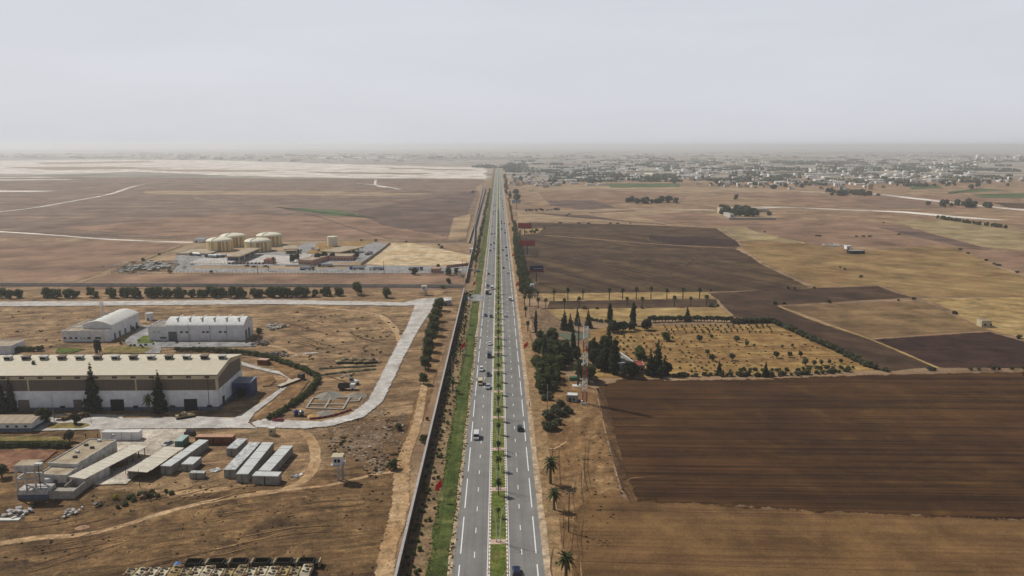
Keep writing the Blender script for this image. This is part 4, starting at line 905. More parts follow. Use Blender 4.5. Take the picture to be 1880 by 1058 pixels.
# ---- arched white hall
ah = empty('arched_hall', (-234.2, 413.6, 0), 0, 'white hall with arched roof and a flat lower wing, behind the hangar', 'hall')
MB().box(0, 9.6, 0, 27, -.3, 5.6).build('wall', W_white, ah); MB().box(9.6, 25.4, 0, 3.2, -.3, 6.4).build('wall', W_white, ah)
b = MB(); b.box(.3, 9.4, .3, 26.8, 5.55, 5.7); b.build('flat_roof', W_flat, ah); b = MB(); b.box(9.9, 25.1, .3, 3.1, 6.35, 6.5); b.build('flat_roof', W_flat, ah)
b = MB()
for y in (0, 9, 17, 26.7): b.box(-.05, 9.55, y, y + .3, 5.5, 6.1)
b.box(-.05, .25, .3, 26.7, 5.5, 6.1); b.build('parapet', W_white, ah)
arc = [(9.7 + 15.6 * t / 14, 8.3 + 2.3 * math.sin(math.pi * t / 14)) for t in range(15)]
MB().prism([(9.7, -.3), (25.3, -.3)] + arc[::-1], 3.2, 36, 'y').build('wall', W_white, ah)
arc2 = [(x, z + .16) for x, z in arc]; b = MB(); b.prism([(9.5, 8.25)] + arc2 + [(25.5, 8.25), *[(x, z + .02) for x, z in arc[::-1]]], 3.0, 36.2, 'y'); b.build('arched_roof', W_roofw, ah, True)
for k, y in enumerate((7, 14, 21, 28)): b = MB(); b.box(12, 17, y, y + .7, 10.2, 10.6); b.build('skylight', W_steel, ah)
for x0, w_ in ((.9, 1.3), (4, 1.3), (6.8, 1.3), (9.9, .35), (11.6, .35), (13.4, 1.8), (17.6, 3)): opening(ah, 'window', W_glass, 'f', x0, x0 + w_, 1.6, 2.7, 25.4, 36)
for y in (5, 10.5, 17, 24, 31): opening(ah, 'door', W_grey, 'r', y, y + 1.9, .1, 3.4, 25.3, 36, .08)
# ---- long white hall
lh = empty('long_hall', (-188.5, 414.7, 0), 0, 'long white hall with ribbed arched roof and grey roller door, right of the arched hall', 'hall')
MB().box(0, 9.2, 0, 15.5, -.3, 7.7).build('wall', W_white, lh)
b = MB(); b.box(.3, 9.1, .3, 15.3, 7.65, 7.8); b.build('flat_roof', W_flat, lh)
b = MB()
for y in (0, 3.7, 7.4, 11.1, 15.1): b.box(-.05, 9.15, y, y + .3, 7.6, 8.25)
b.box(-.05, .25, .3, 15.1, 7.6, 8.25); b.build('parapet', W_white, lh)
arc = [(15.5 * t / 14, 8.6 + 3.0 * math.sin(math.pi * t / 14)) for t in range(15)]
MB().prism([(0, -.3), (15.5, -.3)] + arc[::-1], 9.3, 51.2, 'x').build('wall', W_white, lh)
b = MB(); b.prism([(-.15, 8.55)] + [(x, z + .16) for x, z in arc] + [(15.65, 8.55), *[(x, z + .02) for x, z in arc[::-1]]], 9.2, 51.3, 'x'); b.build('arched_roof', W_seamw, lh, True)
for k in range(6): b = MB(); b.box(14 + k * 6.6, 14.5 + k * 6.6, 3, 12.5, 11.2, 11.9); b.build('roof_rib', W_roofw, lh)
opening(lh, 'roller_door', W_grey, 'f', 10.6, 15.2, .05, 5.2, 51, 15.5, .08); opening(lh, 'canopy', W_rsteel, 'f', 6.4, 9.4, 1.6, 2.3, 51, 15.5, .9)
for x in (17, 19.9, 28.8, 31, 37.8, 40.6): opening(lh, 'window', W_glass, 'f', x, x + 1.4, 4.4, 5.4, 51, 15.5)
for x in (2.6, 5.2): opening(lh, 'window', W_glass, 'f', x, x + 1.2, 5.0, 5.3, 51, 15.5)
for x in (21.7, 33, 42): MB().cyl(x, -.08, 0, 8.5, .08, 6).build('downpipe', W_rsteel, lh)
for y in (1.8, 7): opening(lh, 'door', W_grey, 'r', y, y + 3.2, .05, 5.4, 51.2, 15.5, .08)

p = P(275, 588); wt = empty('water_tank', (p.x, p.y, 0), 0, 'small round white water tank between the two white halls', 'water tank')
MB().cyl(0, 0, 0, 4.2, 2.4, 20).build('tank_body', W_white, wt, True); MB().cyl(0, 0, 4.2, 4.5, 2.5, 20).build('rim', W_old, wt); MB().box(-.5, .5, -2.5, -2.3, 0, 2).build('door', W_grey, wt)
def lattice(mb, w0, w1, h, step, r=.06, z0=0, k=4):
    c = lambda z: (w0 + (w1 - w0) * z / h) / 2
    for sx, sy in ((-1, -1), (1, -1), (1, 1), (-1, 1)): mb.tube([(sx * c(0), sy * c(0), z0), (sx * c(h), sy * c(h), z0 + h)], r * 1.5, k)
    z = 0; j = 0
    while z < h - .01:
        z2 = min(h, z + step); q_ = [(-1, -1), (1, -1), (1, 1), (-1, 1)]
        for i in range(4):
            a, b_ = q_[i], q_[(i + 1) % 4]; s0, s1 = (a, b_) if j % 2 else (b_, a)
            mb.tube([(s0[0] * c(z), s0[1] * c(z), z0 + z), (s1[0] * c(z2), s1[1] * c(z2), z0 + z2)], r, 3, False)
            mb.tube([(a[0] * c(z2), a[1] * c(z2), z0 + z2), (b_[0] * c(z2), b_[1] * c(z2), z0 + z2)], r, 3, False)
        z = z2; j += 1
p = P(189, 590); am = empty('lattice_mast', (p.x, p.y, 0), 0, 'short white lattice mast rising behind the arched hall', 'mast')
b = MB(); lattice(b, 1.6, 1.2, 12, 1.6, .09); b.build('mast_frame', W_roofw, am)
# building at left edge behind the hangar
block('white_shed', 'white building cut by the left edge, behind the hangar', 'building', ((P(21, 651).x - 30, P(21, 651).y, 0), 0, 30, 12), 4.2, W_white, W_flat, ops=[('door', W_grey, 'r', 3, 5, 0, 2.6)])
# ---- barrack with ribbed roof (left edge)
fb = frame((-60, 777.5), (58, 777), (-60, 762), 3.6); loc, rz, W, D = fb
ba = empty('barrack', loc, rz, 'low barrack with ribbed brown roof at the left edge before the hangar', 'barrack')
MB().box(.3, W - .3, .3, D - .3, -.3, 3.5).build('wall', W_white, ba)
b = MB(); b.box(.24, W - .24, .24, D - .24, -.3, 1.5); b.build('plinth', W_plinth, ba)
b = MB(); b.prism([(-.2, 3.45), (D / 2, 4.3), (D + .2, 3.45), (D + .2, 3.6), (D / 2, 4.5), (-.2, 3.6)], -.2, W + .2, 'x'); b.build('roof', W_tiles, ba)
b = MB(); b.prism([(.3, 3.4), (D / 2, 4.3), (D - .3, 3.4)], W - .5, W - .3, 'x'); b.build('gable', W_old, ba)
for k in range(5): opening(ba, 'window', W_glass, 'f', W - 3 - k * 3.3, W - 2 - k * 3.3, 1.9, 2.6, W, D, -.22)
# ---- workshop yard
def px_block(name, label, cat, fl, fr, bl, h, wall, roof, **k): return block(name, label, cat, frame(fl, fr, bl, h), h, wall, roof, **k)
px_block('workshop', 'long flat roofed white workshop running back from the frame tower', 'workshop', (87.3, 851.5), (140.3, 854), (155, 806.5), 4.6, W_old, W_flat, plinth=None, ops=wins(4, 1.2, 2.4, .7, 2, 2.8))
px_block('workshop_annex', 'lower flat roofed block in front of the long workshop, beside the frame tower', 'workshop', (70, 872), (121, 874), (98, 853), 3.6, W_old, W_flat, plinth=1.3, ops=[('door', W_grey, 'f', 5, 6.2, 0, 2.2)])
loc, rz, W, D = frame((125, 876), (155, 880), (196, 811), 3.2)
sh = empty('lean_to', loc, rz, 'white roofed lean to shed with open right side, against the long workshop', 'shed')
MB().box(.2, W - .2, .2, D * .38, -.2, 3.1).build('wall', W_old, sh); b = MB(); b.box(0, W, 0, D, 3.1, 3.28); b.build('roof', W_shed, sh)
MB().box(.2, .5, D * .38, D - .2, -.2, 3.1).build('back_wall', W_conc, sh)
for k in range(6): MB().box(W - .4, W - .2, D * (.45 + .1 * k), D * (.45 + .1 * k) + .2, -.2, 3.1).build('post', W_rsteel, sh)
loc, rz, W, D = frame((233, 866), (270, 868.5), (277, 819), 2.9)
sh = empty('open_shed', loc, rz, 'long open shed with pale sheet roof sheltering a red car', 'shed')
b = MB(); yy = 0; q_ = random.Random(3)
while yy < D - .5:
    e = min(D, yy + q_.uniform(1.6, 3)); b.box(q_.uniform(-.25, .15), W + q_.uniform(-.2, .3), yy, e - .04, 2.9 + q_.uniform(0, .08), 3.03 + q_.uniform(0, .1)); yy = e
b.build('roof', W_shed, sh)
MB().box(.1, .3, .2, D - .2, -.2, 2.9).build('back_wall', W_contw, sh)
for k in range(7): MB().box(W - .3, W - .12, .3 + k * (D - .7) / 6, .5 + k * (D - .7) / 6, -.2, 2.9).build('post', W_rsteel, sh)
px_block('white_store', 'long low white store beside the far end of the workshop yard', 'store', (186, 794), (254, 794), (190, 789), 3.4, W_white, W_roofw, par=.1, ops=[('joint', W_grey, 'f', 3.5 * k, 3.5 * k + .08, 0, 3.3) for k in (1, 2, 3)])
ws = [o for o in bpy.data.objects if o.name == 'workshop'][0]
for k, (x, y) in enumerate(((3, 9), (5.5, 13), (4, 19), (2, 15), (6, 24), (5, 5))):
    b = MB(); b.box(x, x + 1.1, y, y + .9, 4.7, 5.3); b.box(x + .2, x + .5, y + 1.1, y + 1.5, 4.7, 5.0); b.build('roof_unit', W_rsteel if k % 2 else W_old, ws)
# concrete frame tower
p = P(33, 919); ft = empty('frame_tower', (p.x, p.y, 0), R(2), 'unfinished concrete frame tower with flat roof slab beside the workshop', 'tower')
TW, TD = 5.8, 4.6
MB().box(0, TW + 3, 0, TD, 0, 3.1).build('base_block', W_old, ft); MB().box(-.04, TW + 3.04, -.04, TD + .04, 0, 1.7).build('plinth', W_plinth, ft)
for x, y in ((0, 0), (TW - .4, 0), (0, TD - .4), (TW - .4, TD - .4), (TW / 2 - .2, 0)): MB().box(x, x + .4, y, y + .4, 3.1, 10.5).build('column', W_old, ft)
for z in (6.4,):
    b = MB(); b.box(.4, TW - .4, .02, .38, z, z + .45); b.box(.4, TW - .4, TD - .38, TD - .02, z, z + .45); b.box(.02, .38, .4, TD - .4, z, z + .45); b.box(TW - .38, TW - .02, .4, TD - .4, z, z + .45); b.build('beam', W_old, ft)
MB().box(-.1, TW + .1, -.1, TD + .1, 8.9, 10.9).build('parapet_block', W_old, ft); MB().box(.1, TW - .1, .1, TD - .1, 10.9, 11.0).build('roof', W_flat, ft)
b = MB(); b.tube([(TW + .6, 1, 0), (TW + .6, 1, 10.8)], .13, 6); b.build('floodlight_pole', W_rsteel, ft); MB().box(TW - .2, TW + 1.8, .4, 1.6, 10.7, 11.2).build('floodlight', W_roofw, ft)
# walled court right of the tower
p = P(84, 917); ct = empty('walled_court', (p.x, p.y, 0), R(-1), 'small grey block walled court between frame tower and lean to shed', 'court')
b = MB(); b.box(0, 8.5, 0, .25, 0, 2.6); b.box(8.25, 8.5, .25, 10, 0, 2.6); b.box(0, .25, .25, 4, 0, 2.6); b.box(3.5, 3.75, 4, 9, 0, 2.6); b.box(.25, 8.25, .25, 4, .5, 1.9); b.build('wall', W_conc, ct)
p = P(90, 893); tk = empty('cistern', (p.x, p.y, 0), 0, 'round white plastic cistern by the workshop annex wall', 'cistern')
MB().cyl(0, 0, 0, 2.8, 1.1, 16).build('tank_body', W_white, tk, True); MB().cyl(0, 0, 2.8, 2.95, .5, 12).build('lid', W_roofw, tk)
# ---- containers and block stores
def container(name, label, fl, fr, bl, h, wall, roof, ribs=True, group=None):
    loc, rz, W, D = frame(fl, fr, bl, h); r = empty(name, loc, rz, label, 'container', group)
    MB().box(0, W, 0, D, 0, h).build('shell', wall, r); b = MB(); b.box(-.06, W + .06, -.06, D + .06, h, h + .12); b.build('roof', roof, r)
    if ribs:
        b = MB(); L = max(W, D); k = 1.2
        while k < L:
            if D > W: b.box(W, W + .07, k, k + .12, .05, h - .05)
            else: b.box(k, k + .12, -.07, 0, .05, h - .05)
            k += 1.2
        b.build('wall_rib', wall, r)
        MB().box(W * .46, W * .5, -.09, 0, .1, h - .1).build('door_bar', W_rsteel, r)
    return r
container('container', 'long white container row behind the red car shed', (294.4, 856), (312.7, 857.2), (346.5, 806.5), 2.9, W_contw, W_contr)
container('container', 'teal container with pale roof at the top of the white row', (320.6, 810.7), (334, 810.7), (335.5, 799.4), 2.7, W_teal, mat('pale_teal', s(166, 186, 178), .6))
container('container', 'long rust brown container seen from its side', (358, 803), (426.8, 803), (361, 797.5), 2.9, W_rust, mat('pale_rust', s(184, 142, 112), .7))
container('container', 'small white container between the long row and the brown container', (332.4, 853), (353.5, 853.5), (350, 839), 2.4, W_contw, W_contr)
container('block_store', 'smallest grey block store, in front of the small white container', (347.3, 869), (373.8, 869.3), (350, 864.8), 2.0, W_contw, W_cont)
container('container', 'short grey container below the right end of the brown container', (415.5, 823.6), (433.8, 824.2), (433, 805.5), 2.8, W_contw, W_cont)
container('container', 'left one of three long parallel white containers', (410.7, 862.8), (432.4, 863), (454, 812.5), 2.9, W_contw, W_cont)
container('container', 'middle one of three long parallel white containers', (433.2, 871.3), (455, 871.3), (478, 813), 2.9, W_contw, W_contr)
container('container', 'right one of three long parallel white containers', (474, 865), (495.8, 865.6), (505.6, 818.3), 2.8, W_contw, W_contr)
container('block_store', 'wide grey block store joined to the front of the right long container', (462.5, 874.5), (509.9, 875.5), (464, 866), 2.8, W_contw, W_contr)
container('container', 'red brown container beside the curved hedge', (472, 661), (489, 662), (474, 657.5), 2.6, W_rust, mat('pale_pink_roof', s(196, 160, 138), .7))
container('container', 'yellow container cut by the left edge', (-45, 955), (-12, 930), (-60, 940), 2.8, mat('yellow_container', s(196, 158, 70), .6), mat('yellow_roof', s(206, 182, 120), .7), False)
p = P(493.5, 801.5); bo = empty('cream_booth', (p.x, p.y, 0), 0, 'small cream booth standing alone beside the pale road', 'booth')
MB().box(0, 2.1, 0, 2, 0, 3).build('wall', W_cream, bo); MB().box(-.1, 2.2, -.1, 2.1, 3, 3.12).build('roof', W_roofw, bo); MB().box(.7, 1.3, -.04, .02, 1.6, 2.2).build('window', W_glass, bo)
# guard tower
def guard_tower(u, v, h, w_, label, rz=0):
    p = P(u, v); g = empty('guard_tower', (p.x, p.y, 0), rz, label, 'guard tower')
    MB().box(-.35, .35, -.35, .35, 0, h - 2.9).build('leg', W_old, g); MB().box(.9, 1.5, .4, 1.1, 0, h - 2.9).build('leg', W_conc, g)
    b = MB()
    for k in range(9): b.box(1.6, 2.3, -.6 + k * .32, -.3 + k * .32, .3 + k * .55, .4 + k * .55)
    b.build('stair', W_conc, g)
    MB().box(-w_ / 2 - .4, w_ / 2 + .6, -w_ / 2 - .4, w_ / 2 + .4, h - 2.9, h - 2.65).build('platform', W_old, g)
    MB().box(-w_ / 2, w_ / 2, -w_ / 2, w_ / 2, h - 2.65, h - .2).build('cabin', W_white, g); MB().box(-w_ / 2 - .25, w_ / 2 + .25, -w_ / 2 - .25, w_ / 2 + .25, h - .2, h).build('roof', W_cream, g)
    for x in (-.9, .15): MB().box(x, x + .8, -w_ / 2 - .05, -w_ / 2 + .03, h - 1.9, h - .8).build('window', W_dark, g)
    b = MB()
    for z in (h - 2.2, h - 1.8): b.tube([(-w_ / 2 - .35, -w_ / 2 - .35, z), (w_ / 2 + .55, -w_ / 2 - .35, z), (w_ / 2 + .55, w_ / 2 + .35, z)], .04, 4)
    b.build('railing', W_roofw, g)
guard_tower(622, 883, 8.6, 3.0, 'white guard tower on stilts in the foreground earth')
guard_tower(779, 542, 6.8, 3.4, 'small white guard tower before the grey wall, near the top of the pale road')
p = P(844.5, 508.5); g = empty('wall_turret', (p.x, p.y, 0), 0, 'narrow white sentry turret at the corner of the depot fence', 'turret')
MB().box(-1.2, 1.2, -1.2, 1.2, 0, 5).build('shaft', W_white, g); MB().box(-1.5, 1.5, -1.5, 1.5, 5, 5.6).build('roof', W_roofw, g); MB().box(-.5, .5, -1.26, -1.1, 3.6, 4.4).build('window', W_dark, g)
px_block('gatehouse', 'pale low gatehouse at the end of the perimeter road', 'gatehouse', (812, 554), (829, 552), (813, 547), 3.2, W_old, W_roofw, ops=[('door', W_dark, 'f', 2, 3.2, 0, 2.2)])
# small pallets, slabs and scrap that can be told apart
def slab_heap(name, label, u, v, n, rad, m, sz=(.8, 1.6), cat='debris', hz=.4):
    p = P(u, v); q_ = random.Random(int(u * 7 + v)); b = MB()
    for _ in range(n):
        x, y = q_.gauss(0, rad * .5), q_.gauss(0, rad * .5); M = Matrix.Translation((x, y, q_.uniform(.1, hz * 2))) @ Matrix.Rotation(q_.uniform(0, 6.3), 4, 'Z') @ Matrix.Rotation(q_.uniform(-.5, .5), 4, 'X')
        a = q_.uniform(*sz); b.box(-a / 2, a / 2, -a / 3, a / 3, -.12, .12 + hz * q_.random() * .5, M)
    o = b.build(name, m); o.location = (p.x, p.y, .02); return tag(o, label, cat, kind=None)
slab_heap('slab_pile', 'pale broken slabs below the frame tower', 33, 945, 26, 3.4, W_old)
slab_heap('slab_pile', 'scattered white blocks on earth below the walled court', 128, 943, 24, 3.0, W_old, (.4, 1.0))
slab_heap('timber_pile', 'timber boards lying in the workshop yard', 213, 858, 16, 2.2, W_wood, (1, 3))
slab_heap('scrap_pile', 'brown scrap between hangar and lawn', 142, 766, 44, 4.5, W_wood, (1, 3.4), hz=.8)
slab_heap('scrap_pile', 'stone and scrap heap at the right end of the long white hall', 505, 602, 60, 6, W_conc, (1, 3), hz=.6)
slab_heap('scrap_pile', 'row of dark scrap on the earth behind the curved hedge', 480, 632, 30, 5, W_rsteel, (1, 2.6), hz=.7)
slab_heap('scrap_pile', 'scrap lying at the start of the curved hedge', 505, 652, 36, 6, W_rsteel, (1, 2.4))
slab_heap('timber_stack', 'timber stack on weeds below the shed yard', 268, 913, 12, 1.0, W_wood, (1, 2), hz=.9)
slab_heap('crate_pair', 'two dark crates on the earth below the shed yard', 181, 929, 4, .8, W_rsteel, (1, 1.4), hz=.7)
slab_heap('panel', 'white panels lying left of the guard tower track', 543, 875, 4, 1.6, W_cont, (1.5, 3), hz=.1)
slab_heap('panel', 'white panels lying between the small stores and long containers', 397, 865, 5, 1.4, W_cont, (1.5, 3), hz=.1)
slab_heap('tarpaulin', 'crumpled blue tarpaulin on the foreground earth', 326, 1037, 14, 1.1, mat('blue_plastic', s(70, 120, 180), .5), (.4, .9), 'tarpaulin', .1)
slab_heap('scrap_field', 'spread of scrap heaps at the left end of the depot fence', 275, 491, 170, 26, W_contw, (2, 6), 'scrap', 1.2)
p = P(0, 955); o = MB().box(-3, 3.6, -.7, .7, 0, .5).build('white_slab', W_roofw); o.location = P(13, 956); tag(o, 'long white slab lying flat at the left edge', 'slab')
# rubble as uncountable stones
b = MB(); q_ = random.Random(8)
poly = [(560, 790), (640, 762), (690, 752), (745, 748), (742, 800), (715, 868), (690, 876), (640, 840)]
W_ = [P(*c) for c in poly]; k = 0
while k < 1700:
    x, y = q_.uniform(-85, -28), q_.uniform(225, 315); ins = False
    for i in range(len(W_)):
        a, c = W_[i], W_[i - 1]
        if (a.y > y) != (c.y > y) and x < (c.x - a.x) * (y - a.y) / (c.y - a.y) + a.x: ins = not ins
    if not ins or noise.noise(Vector((x * .09, y * .09, 2))) < q_.uniform(-.35, .35): continue
    k += 1; a = q_.uniform(.08, .3) * (2.4 if q_.random() < .05 else 1); M = Matrix.Translation((x, y, a * .2)) @ Matrix.Rotation(q_.uniform(0, 6.3), 4, 'Z') @ Matrix.Rotation(q_.uniform(-.6, .6), 4, 'X')
    b.box(-a, a, -a * .6, a * .6, -a * .3, a * .45, M)
tag(b.build('rubble_stones', mat('rubble_stone', s(168, 156, 140), .95, var=.3, scale=.4, dirt=s(96, 78, 60))), kind='stuff')
# scattered litter and clods over the near plain
b = MB(); c_ = MB()
for _ in range(1500):
    u_, v_ = q_.uniform(0, 740), q_.uniform(700, 1056); p = P(u_, v_); a = q_.uniform(.04, .13) * (3 if q_.random() < .03 else 1)
    M = Matrix.Translation((p.x, p.y, .06)) @ Matrix.Rotation(q_.uniform(0, 6.3), 4, 'Z'); (b if q_.random() < .18 else c_).box(-a, a, -a * .7, a * .7, -.1, a * .7, M)
tag(b.build('pale_stones', mat('pale_stone', s(196, 188, 176), .95)), kind='stuff'); tag(c_.build('earth_clods', mat('clod', s(92, 68, 48), .95)), kind='stuff')
# ---- building site
p0 = P(588, 768)
fd = empty('foundation', (p0.x - .5, p0.y, 0), R(-1), 'grid of new concrete footings on the building site', 'foundation')
p1 = P(561, 751); 
def fpt(u, v): q = P(u, v); return (q.x - fd.location.x, q.y - fd.location.y, .25)
b = MB()
for a, c in (((561, 751), (573, 733)), ((573, 733), (661, 731)), ((561, 751), (629, 753)), ((595, 752), (606, 732)), ((629, 753), (640, 732)), ((567, 744), (634, 744.5)), ((657, 738), (661, 731)), ((640, 739), (657, 738))): b.tube([fpt(*a), fpt(*c)], .5, 4)
b.build('footing', W_conc, fd)
def heap(u, v, r, h, m, label):
    p = P(u, v); b = MB(); n = 22; rings = 6; q_ = random.Random(int(u)); b.v.append((0, 0, h))
    for i in range(1, rings + 1):
        t = i / rings
        for j in range(n): k_ = 1 + noise.noise(Vector((math.cos(j * 6.28 / n) * 1.5, math.sin(j * 6.28 / n) * 1.5, u))) * .3; b.v.append((math.cos(j * 6.28 / n) * r * t * k_, math.sin(j * 6.28 / n) * r * t * k_, h * (1 - t) ** 1.25 - (.1 if i == rings else 0)))
    for j in range(n): b.f.append((0, 1 + j, 1 + (j + 1) % n)); b.m.append(0)
    for i in range(rings - 1):
        for j in range(n): a = 1 + i * n + j; c = 1 + i * n + (j + 1) % n; b.f.append((a, a + n, c + n, c)); b.m.append(0)
    o = b.build('material_heap', m); o.location = (p.x, p.y, 0); tag(o, label, 'heap')
M_gr = mat('grey_gravel', s(142, 136, 124), .95, var=.15); M_sd = mat('ochre_sand', s(196, 156, 100), .95, var=.15)
heap(604, 728, 6.5, 2.2, M_gr, 'large grey gravel heap behind the footings'); heap(655, 728, 5, 1.8, M_gr, 'smaller grey gravel heap behind the footings, nearer the pale road'); heap(597, 760, 4.5, 1.3, M_gr, 'grey gravel heap inside the coloured barrier'); heap(575, 765, 3.2, 1.2, M_sd, 'ochre sand heap at the left of the coloured barrier'); heap(152, 970, 2.2, .9, mat('pinkish_sand', s(176, 140, 110), .95), 'small pinkish sand heap in the foreground earth')
heap(330, 861, 3.4, .5, mat('pale_sand_heap', s(206, 174, 138), .95), 'pale flat sand spill beside the red car shed')
for k in range(15):
    t = k / 14; u_ = 571 + 72 * t; v_ = 771 - 3.5 * t - 12.5 * t ** 2; p = P(u_, v_); o = MB().prism([(-.32, 0), (.32, 0), (.12, .95), (-.12, .95)], -.52, .52, 'x').build('road_barrier', mat('barrier_red', s(176, 52, 40), .5) if k % 2 == 0 else mat('barrier_blue', s(48, 58, 86), .5))
    o.location = p; o.rotation_euler = (0, 0, R(4 + 26 * t)); tag(o, ('red' if k % 2 == 0 else 'dark blue') + ' plastic barrier in the curved line beside the pale road', 'road barrier', ('red' if k % 2 == 0 else 'dark blue') + ' barriers along the pale road')
# ---- depot
W_tankw = band_mat('tank_shell', s(222, 204, 156), s(176, 138, 84), 1.9, frac=.16)
TM = bpy.data.materials.new('stained_tank'); TM.use_nodes = True; n = TM.node_tree.nodes; l = TM.node_tree.links; bs = n["Principled BSDF"]; bs.inputs["Roughness"].default_value = .6
tc = n.new("ShaderNodeTexCoord"); mp = n.new("ShaderNodeMapping"); mp.inputs["Scale"].default_value = (.42, .42, .015); no = n.new("ShaderNodeTexNoise"); no.inputs["Scale"].default_value = 1.5; no.inputs["Detail"].default_value = 3
cr = n.new("ShaderNodeValToRGB"); e = cr.color_ramp.elements; e[0].position = .4; e[0].color = (*s(170, 132, 76), 1); e[1].position = .52; e[1].color = (*s(226, 210, 158), 1)
l.new(tc.outputs["Object"], mp.inputs[0]); l.new(mp.outputs[0], no.inputs[0]); l.new(no.outputs[0], cr.inputs[0]); l.new(cr.outputs[0], bs.inputs["Base Color"])
W_dome = mat('tank_dome', s(226, 220, 194), .6, var=.05)
for (u, vb, r_, h_, lab) in ((396, 463, 12.8, 10, 'nearest left of four large cream storage tanks'), (467, 463.6, 12.8, 9.6, 'nearest right of four large cream storage tanks'), (421, 454.5, 13, 10.2, 'back left of four large cream storage tanks'), (488.5, 453, 13, 10.2, 'back right of four large cream storage tanks')):
    p = P(u, vb); t = empty('storage_tank', (p.x, p.y + r_, 0), 0, lab, 'storage tank')
    MB().cyl(0, 0, 0, h_, r_, 40).build('shell', TM, t, True)
    pr = [(r_ + .25, h_), (r_ + .25, h_ + .35)] + [(r_ * math.cos(a * math.pi / 2 / 8), h_ + .35 + 3.0 * math.sin(a * math.pi / 2 / 8)) for a in range(8)] + [(.05, h_ + 3.35)]
    b = MB(); b.tube([(0, 0, z) for _, z in pr], [x for x, _ in pr], 40); b.build('dome', W_dome, t, True)
    b = MB()
    for k in range(9): a = k / 8 * math.pi / 2; a2 = (k + 1) / 8 * math.pi / 2; 
    b.tube([(r_ * math.cos(a * math.pi / 16) * -.3, -r_ * math.cos(a * math.pi / 16), h_ + .6 + 3.0 * math.sin(a * math.pi / 16)) for a in range(8)], .25, 5); b.build('dome_stair', W_steel, t)
p = P(609, 453); t = empty('storage_tank', (p.x, p.y + 5, 0), 0, 'small tall cream tank standing alone right of the four large tanks', 'storage tank')
MB().cyl(0, 0, 0, 9.8, 5.2, 28).build('shell', W_dome, t, True); MB().tube([(0, 0, 9.8), (0, 0, 10.1), (0, 0, 10.8)], [5.4, 5.3, .1], 28).build('dome', W_dome, t)
def canopy(name, label, fl, fr, bl, h, roof=W_flat, fascia=W_yellow, posts=8, cat='canopy'):
    loc, rz, W, D = frame(fl, fr, bl, h); r = empty(name, loc, rz, label, cat)
    MB().box(0, W, 0, D, h - .9, h - .1).build('fascia', fascia, r); b = MB(); b.box(.4, W - .4, .4, D - .4, h - .1, h); b.build('roof', roof, r)
    k = max(2, posts // 2)
    for i in range(k):
        for x in (1.2, W - 1.2): y = 1.5 + i * (D - 3) / (k - 1); MB().box(x - .25, x + .25, y - .25, y + .25, 0, h - .9).build('post', W_roofw, r)
    return r
canopy('loading_canopy', 'ochre edged loading canopy in front of the big tanks', (413.5, 471), (440, 471), (443, 455), 6.2, posts=10)
px_block('loading_bay', 'dark blue loading bay under the ochre canopy', 'loading bay', (418, 473), (434, 473), (442, 458), 3.0, W_blue, W_grey, par=0)
canopy('pump_canopy', 'small ochre canopy right of the back tank', (521, 457.5), (547, 456.5), (532, 451), 5, posts=4)
canopy('office_canopy', 'wide flat roof beside the lone tall tank', (587, 461), (623.5, 463), (602, 449.5), 5, posts=6)
px_block('depot_office', 'flat roofed pinkish office at the front of the depot, left one', 'office', (547.5, 477.7), (573, 478.7), (565, 465.6), 4, W_pink, W_flat, ops=wins(5, 1, 2.4, 1.2, 1, 2.2))
px_block('depot_office', 'long pink office with pale roof, right one at the front of the depot', 'office', (604, 471), (645, 471), (609, 465.8), 4, W_pink, W_flat, ops=wins(7, 1.5, 3, 1.4, 1, 2.2))
px_block('red_kiosk', 'red roofed kiosk on the depot forecourt beside a palm', 'kiosk', (484, 477.5), (500, 477.5), (488, 474.5), 3.6, W_pink, W_red, ops=wins(2, 1, 3, 1, 1, 2))
px_block('guard_house', 'pink guard house at the gate of the depot', 'guard house', (791, 494), (808, 494), (792, 490.5), 3.4, W_pink, W_flat, ops=wins(3, 1, 2.3, 1.0, 1, 2))
px_block('blue_white_hut', 'blue and white hut where the field road meets the depot', 'hut', (354, 440), (371, 440), (358, 436.5), 3.5, W_white, W_steel, ops=[('door', W_blue, 'f', 3, 4.5, 0, 2.4)])
px_block('bund_wall', 'low walled basin under the near left tank', 'bund', (324, 466), (386, 466), (345, 457), 1.2, W_conc, W_flat, par=.3)
px_block('white_pump_hut', 'tiny white hut beside the boundary wall near the service road', 'hut', (862, 457.5), (868, 457.5), (863, 455.5), 3.5, W_white, W_roofw, ops=[('door', W_dark, 'f', .8, 1.6, 0, 2)])
# ---- right side structures
px_block('mast_hut', 'white roofed equipment hut below the lattice mast', 'hut', (1040, 726), (1060.5, 727), (1041, 720.5), 2.9, W_contw, W_roofw, par=.1, ops=[('door', W_dark, 'f', 1, 1.9, 0, 2), ('door', W_dark, 'f', 2.6, 3.4, .8, 1.8)])
px_block('villa', 'grey roofed villa half hidden by dark trees beside the orchard', 'villa', (1134, 668), (1165, 666), (1136, 648), 4.6, W_white, mat('villa_roof', s(132, 130, 120), .8), par=.3, ops=wins(3, 1, 2.2, 1, 1, 2.2))
px_block('villa_annex', 'pink and white annex in front of the villa', 'annex', (1150, 672), (1184, 672), (1152, 664), 3.2, W_pink, W_red, ops=wins(4, .8, 2, .9, 1, 2))
px_block('stone_cabin', 'small square cabin alone on the pale field at the right', 'cabin', (1803, 590), (1821, 590), (1803, 586.5), 3.6, W_cream, W_flat, ops=[('window', W_dark, 'f', 1.5, 2.6, 1, 2), ('window', W_dark, 'f', 5, 6, 1, 2)])
px_block('farm_hut', 'small white hut at the end of the stony row in the far field', 'hut', (1555, 452), (1563, 452), (1556, 450.5), 3.4, W_white, W_roofw, ops=[('door', W_dark, 'f', 1, 2, 0, 2)])
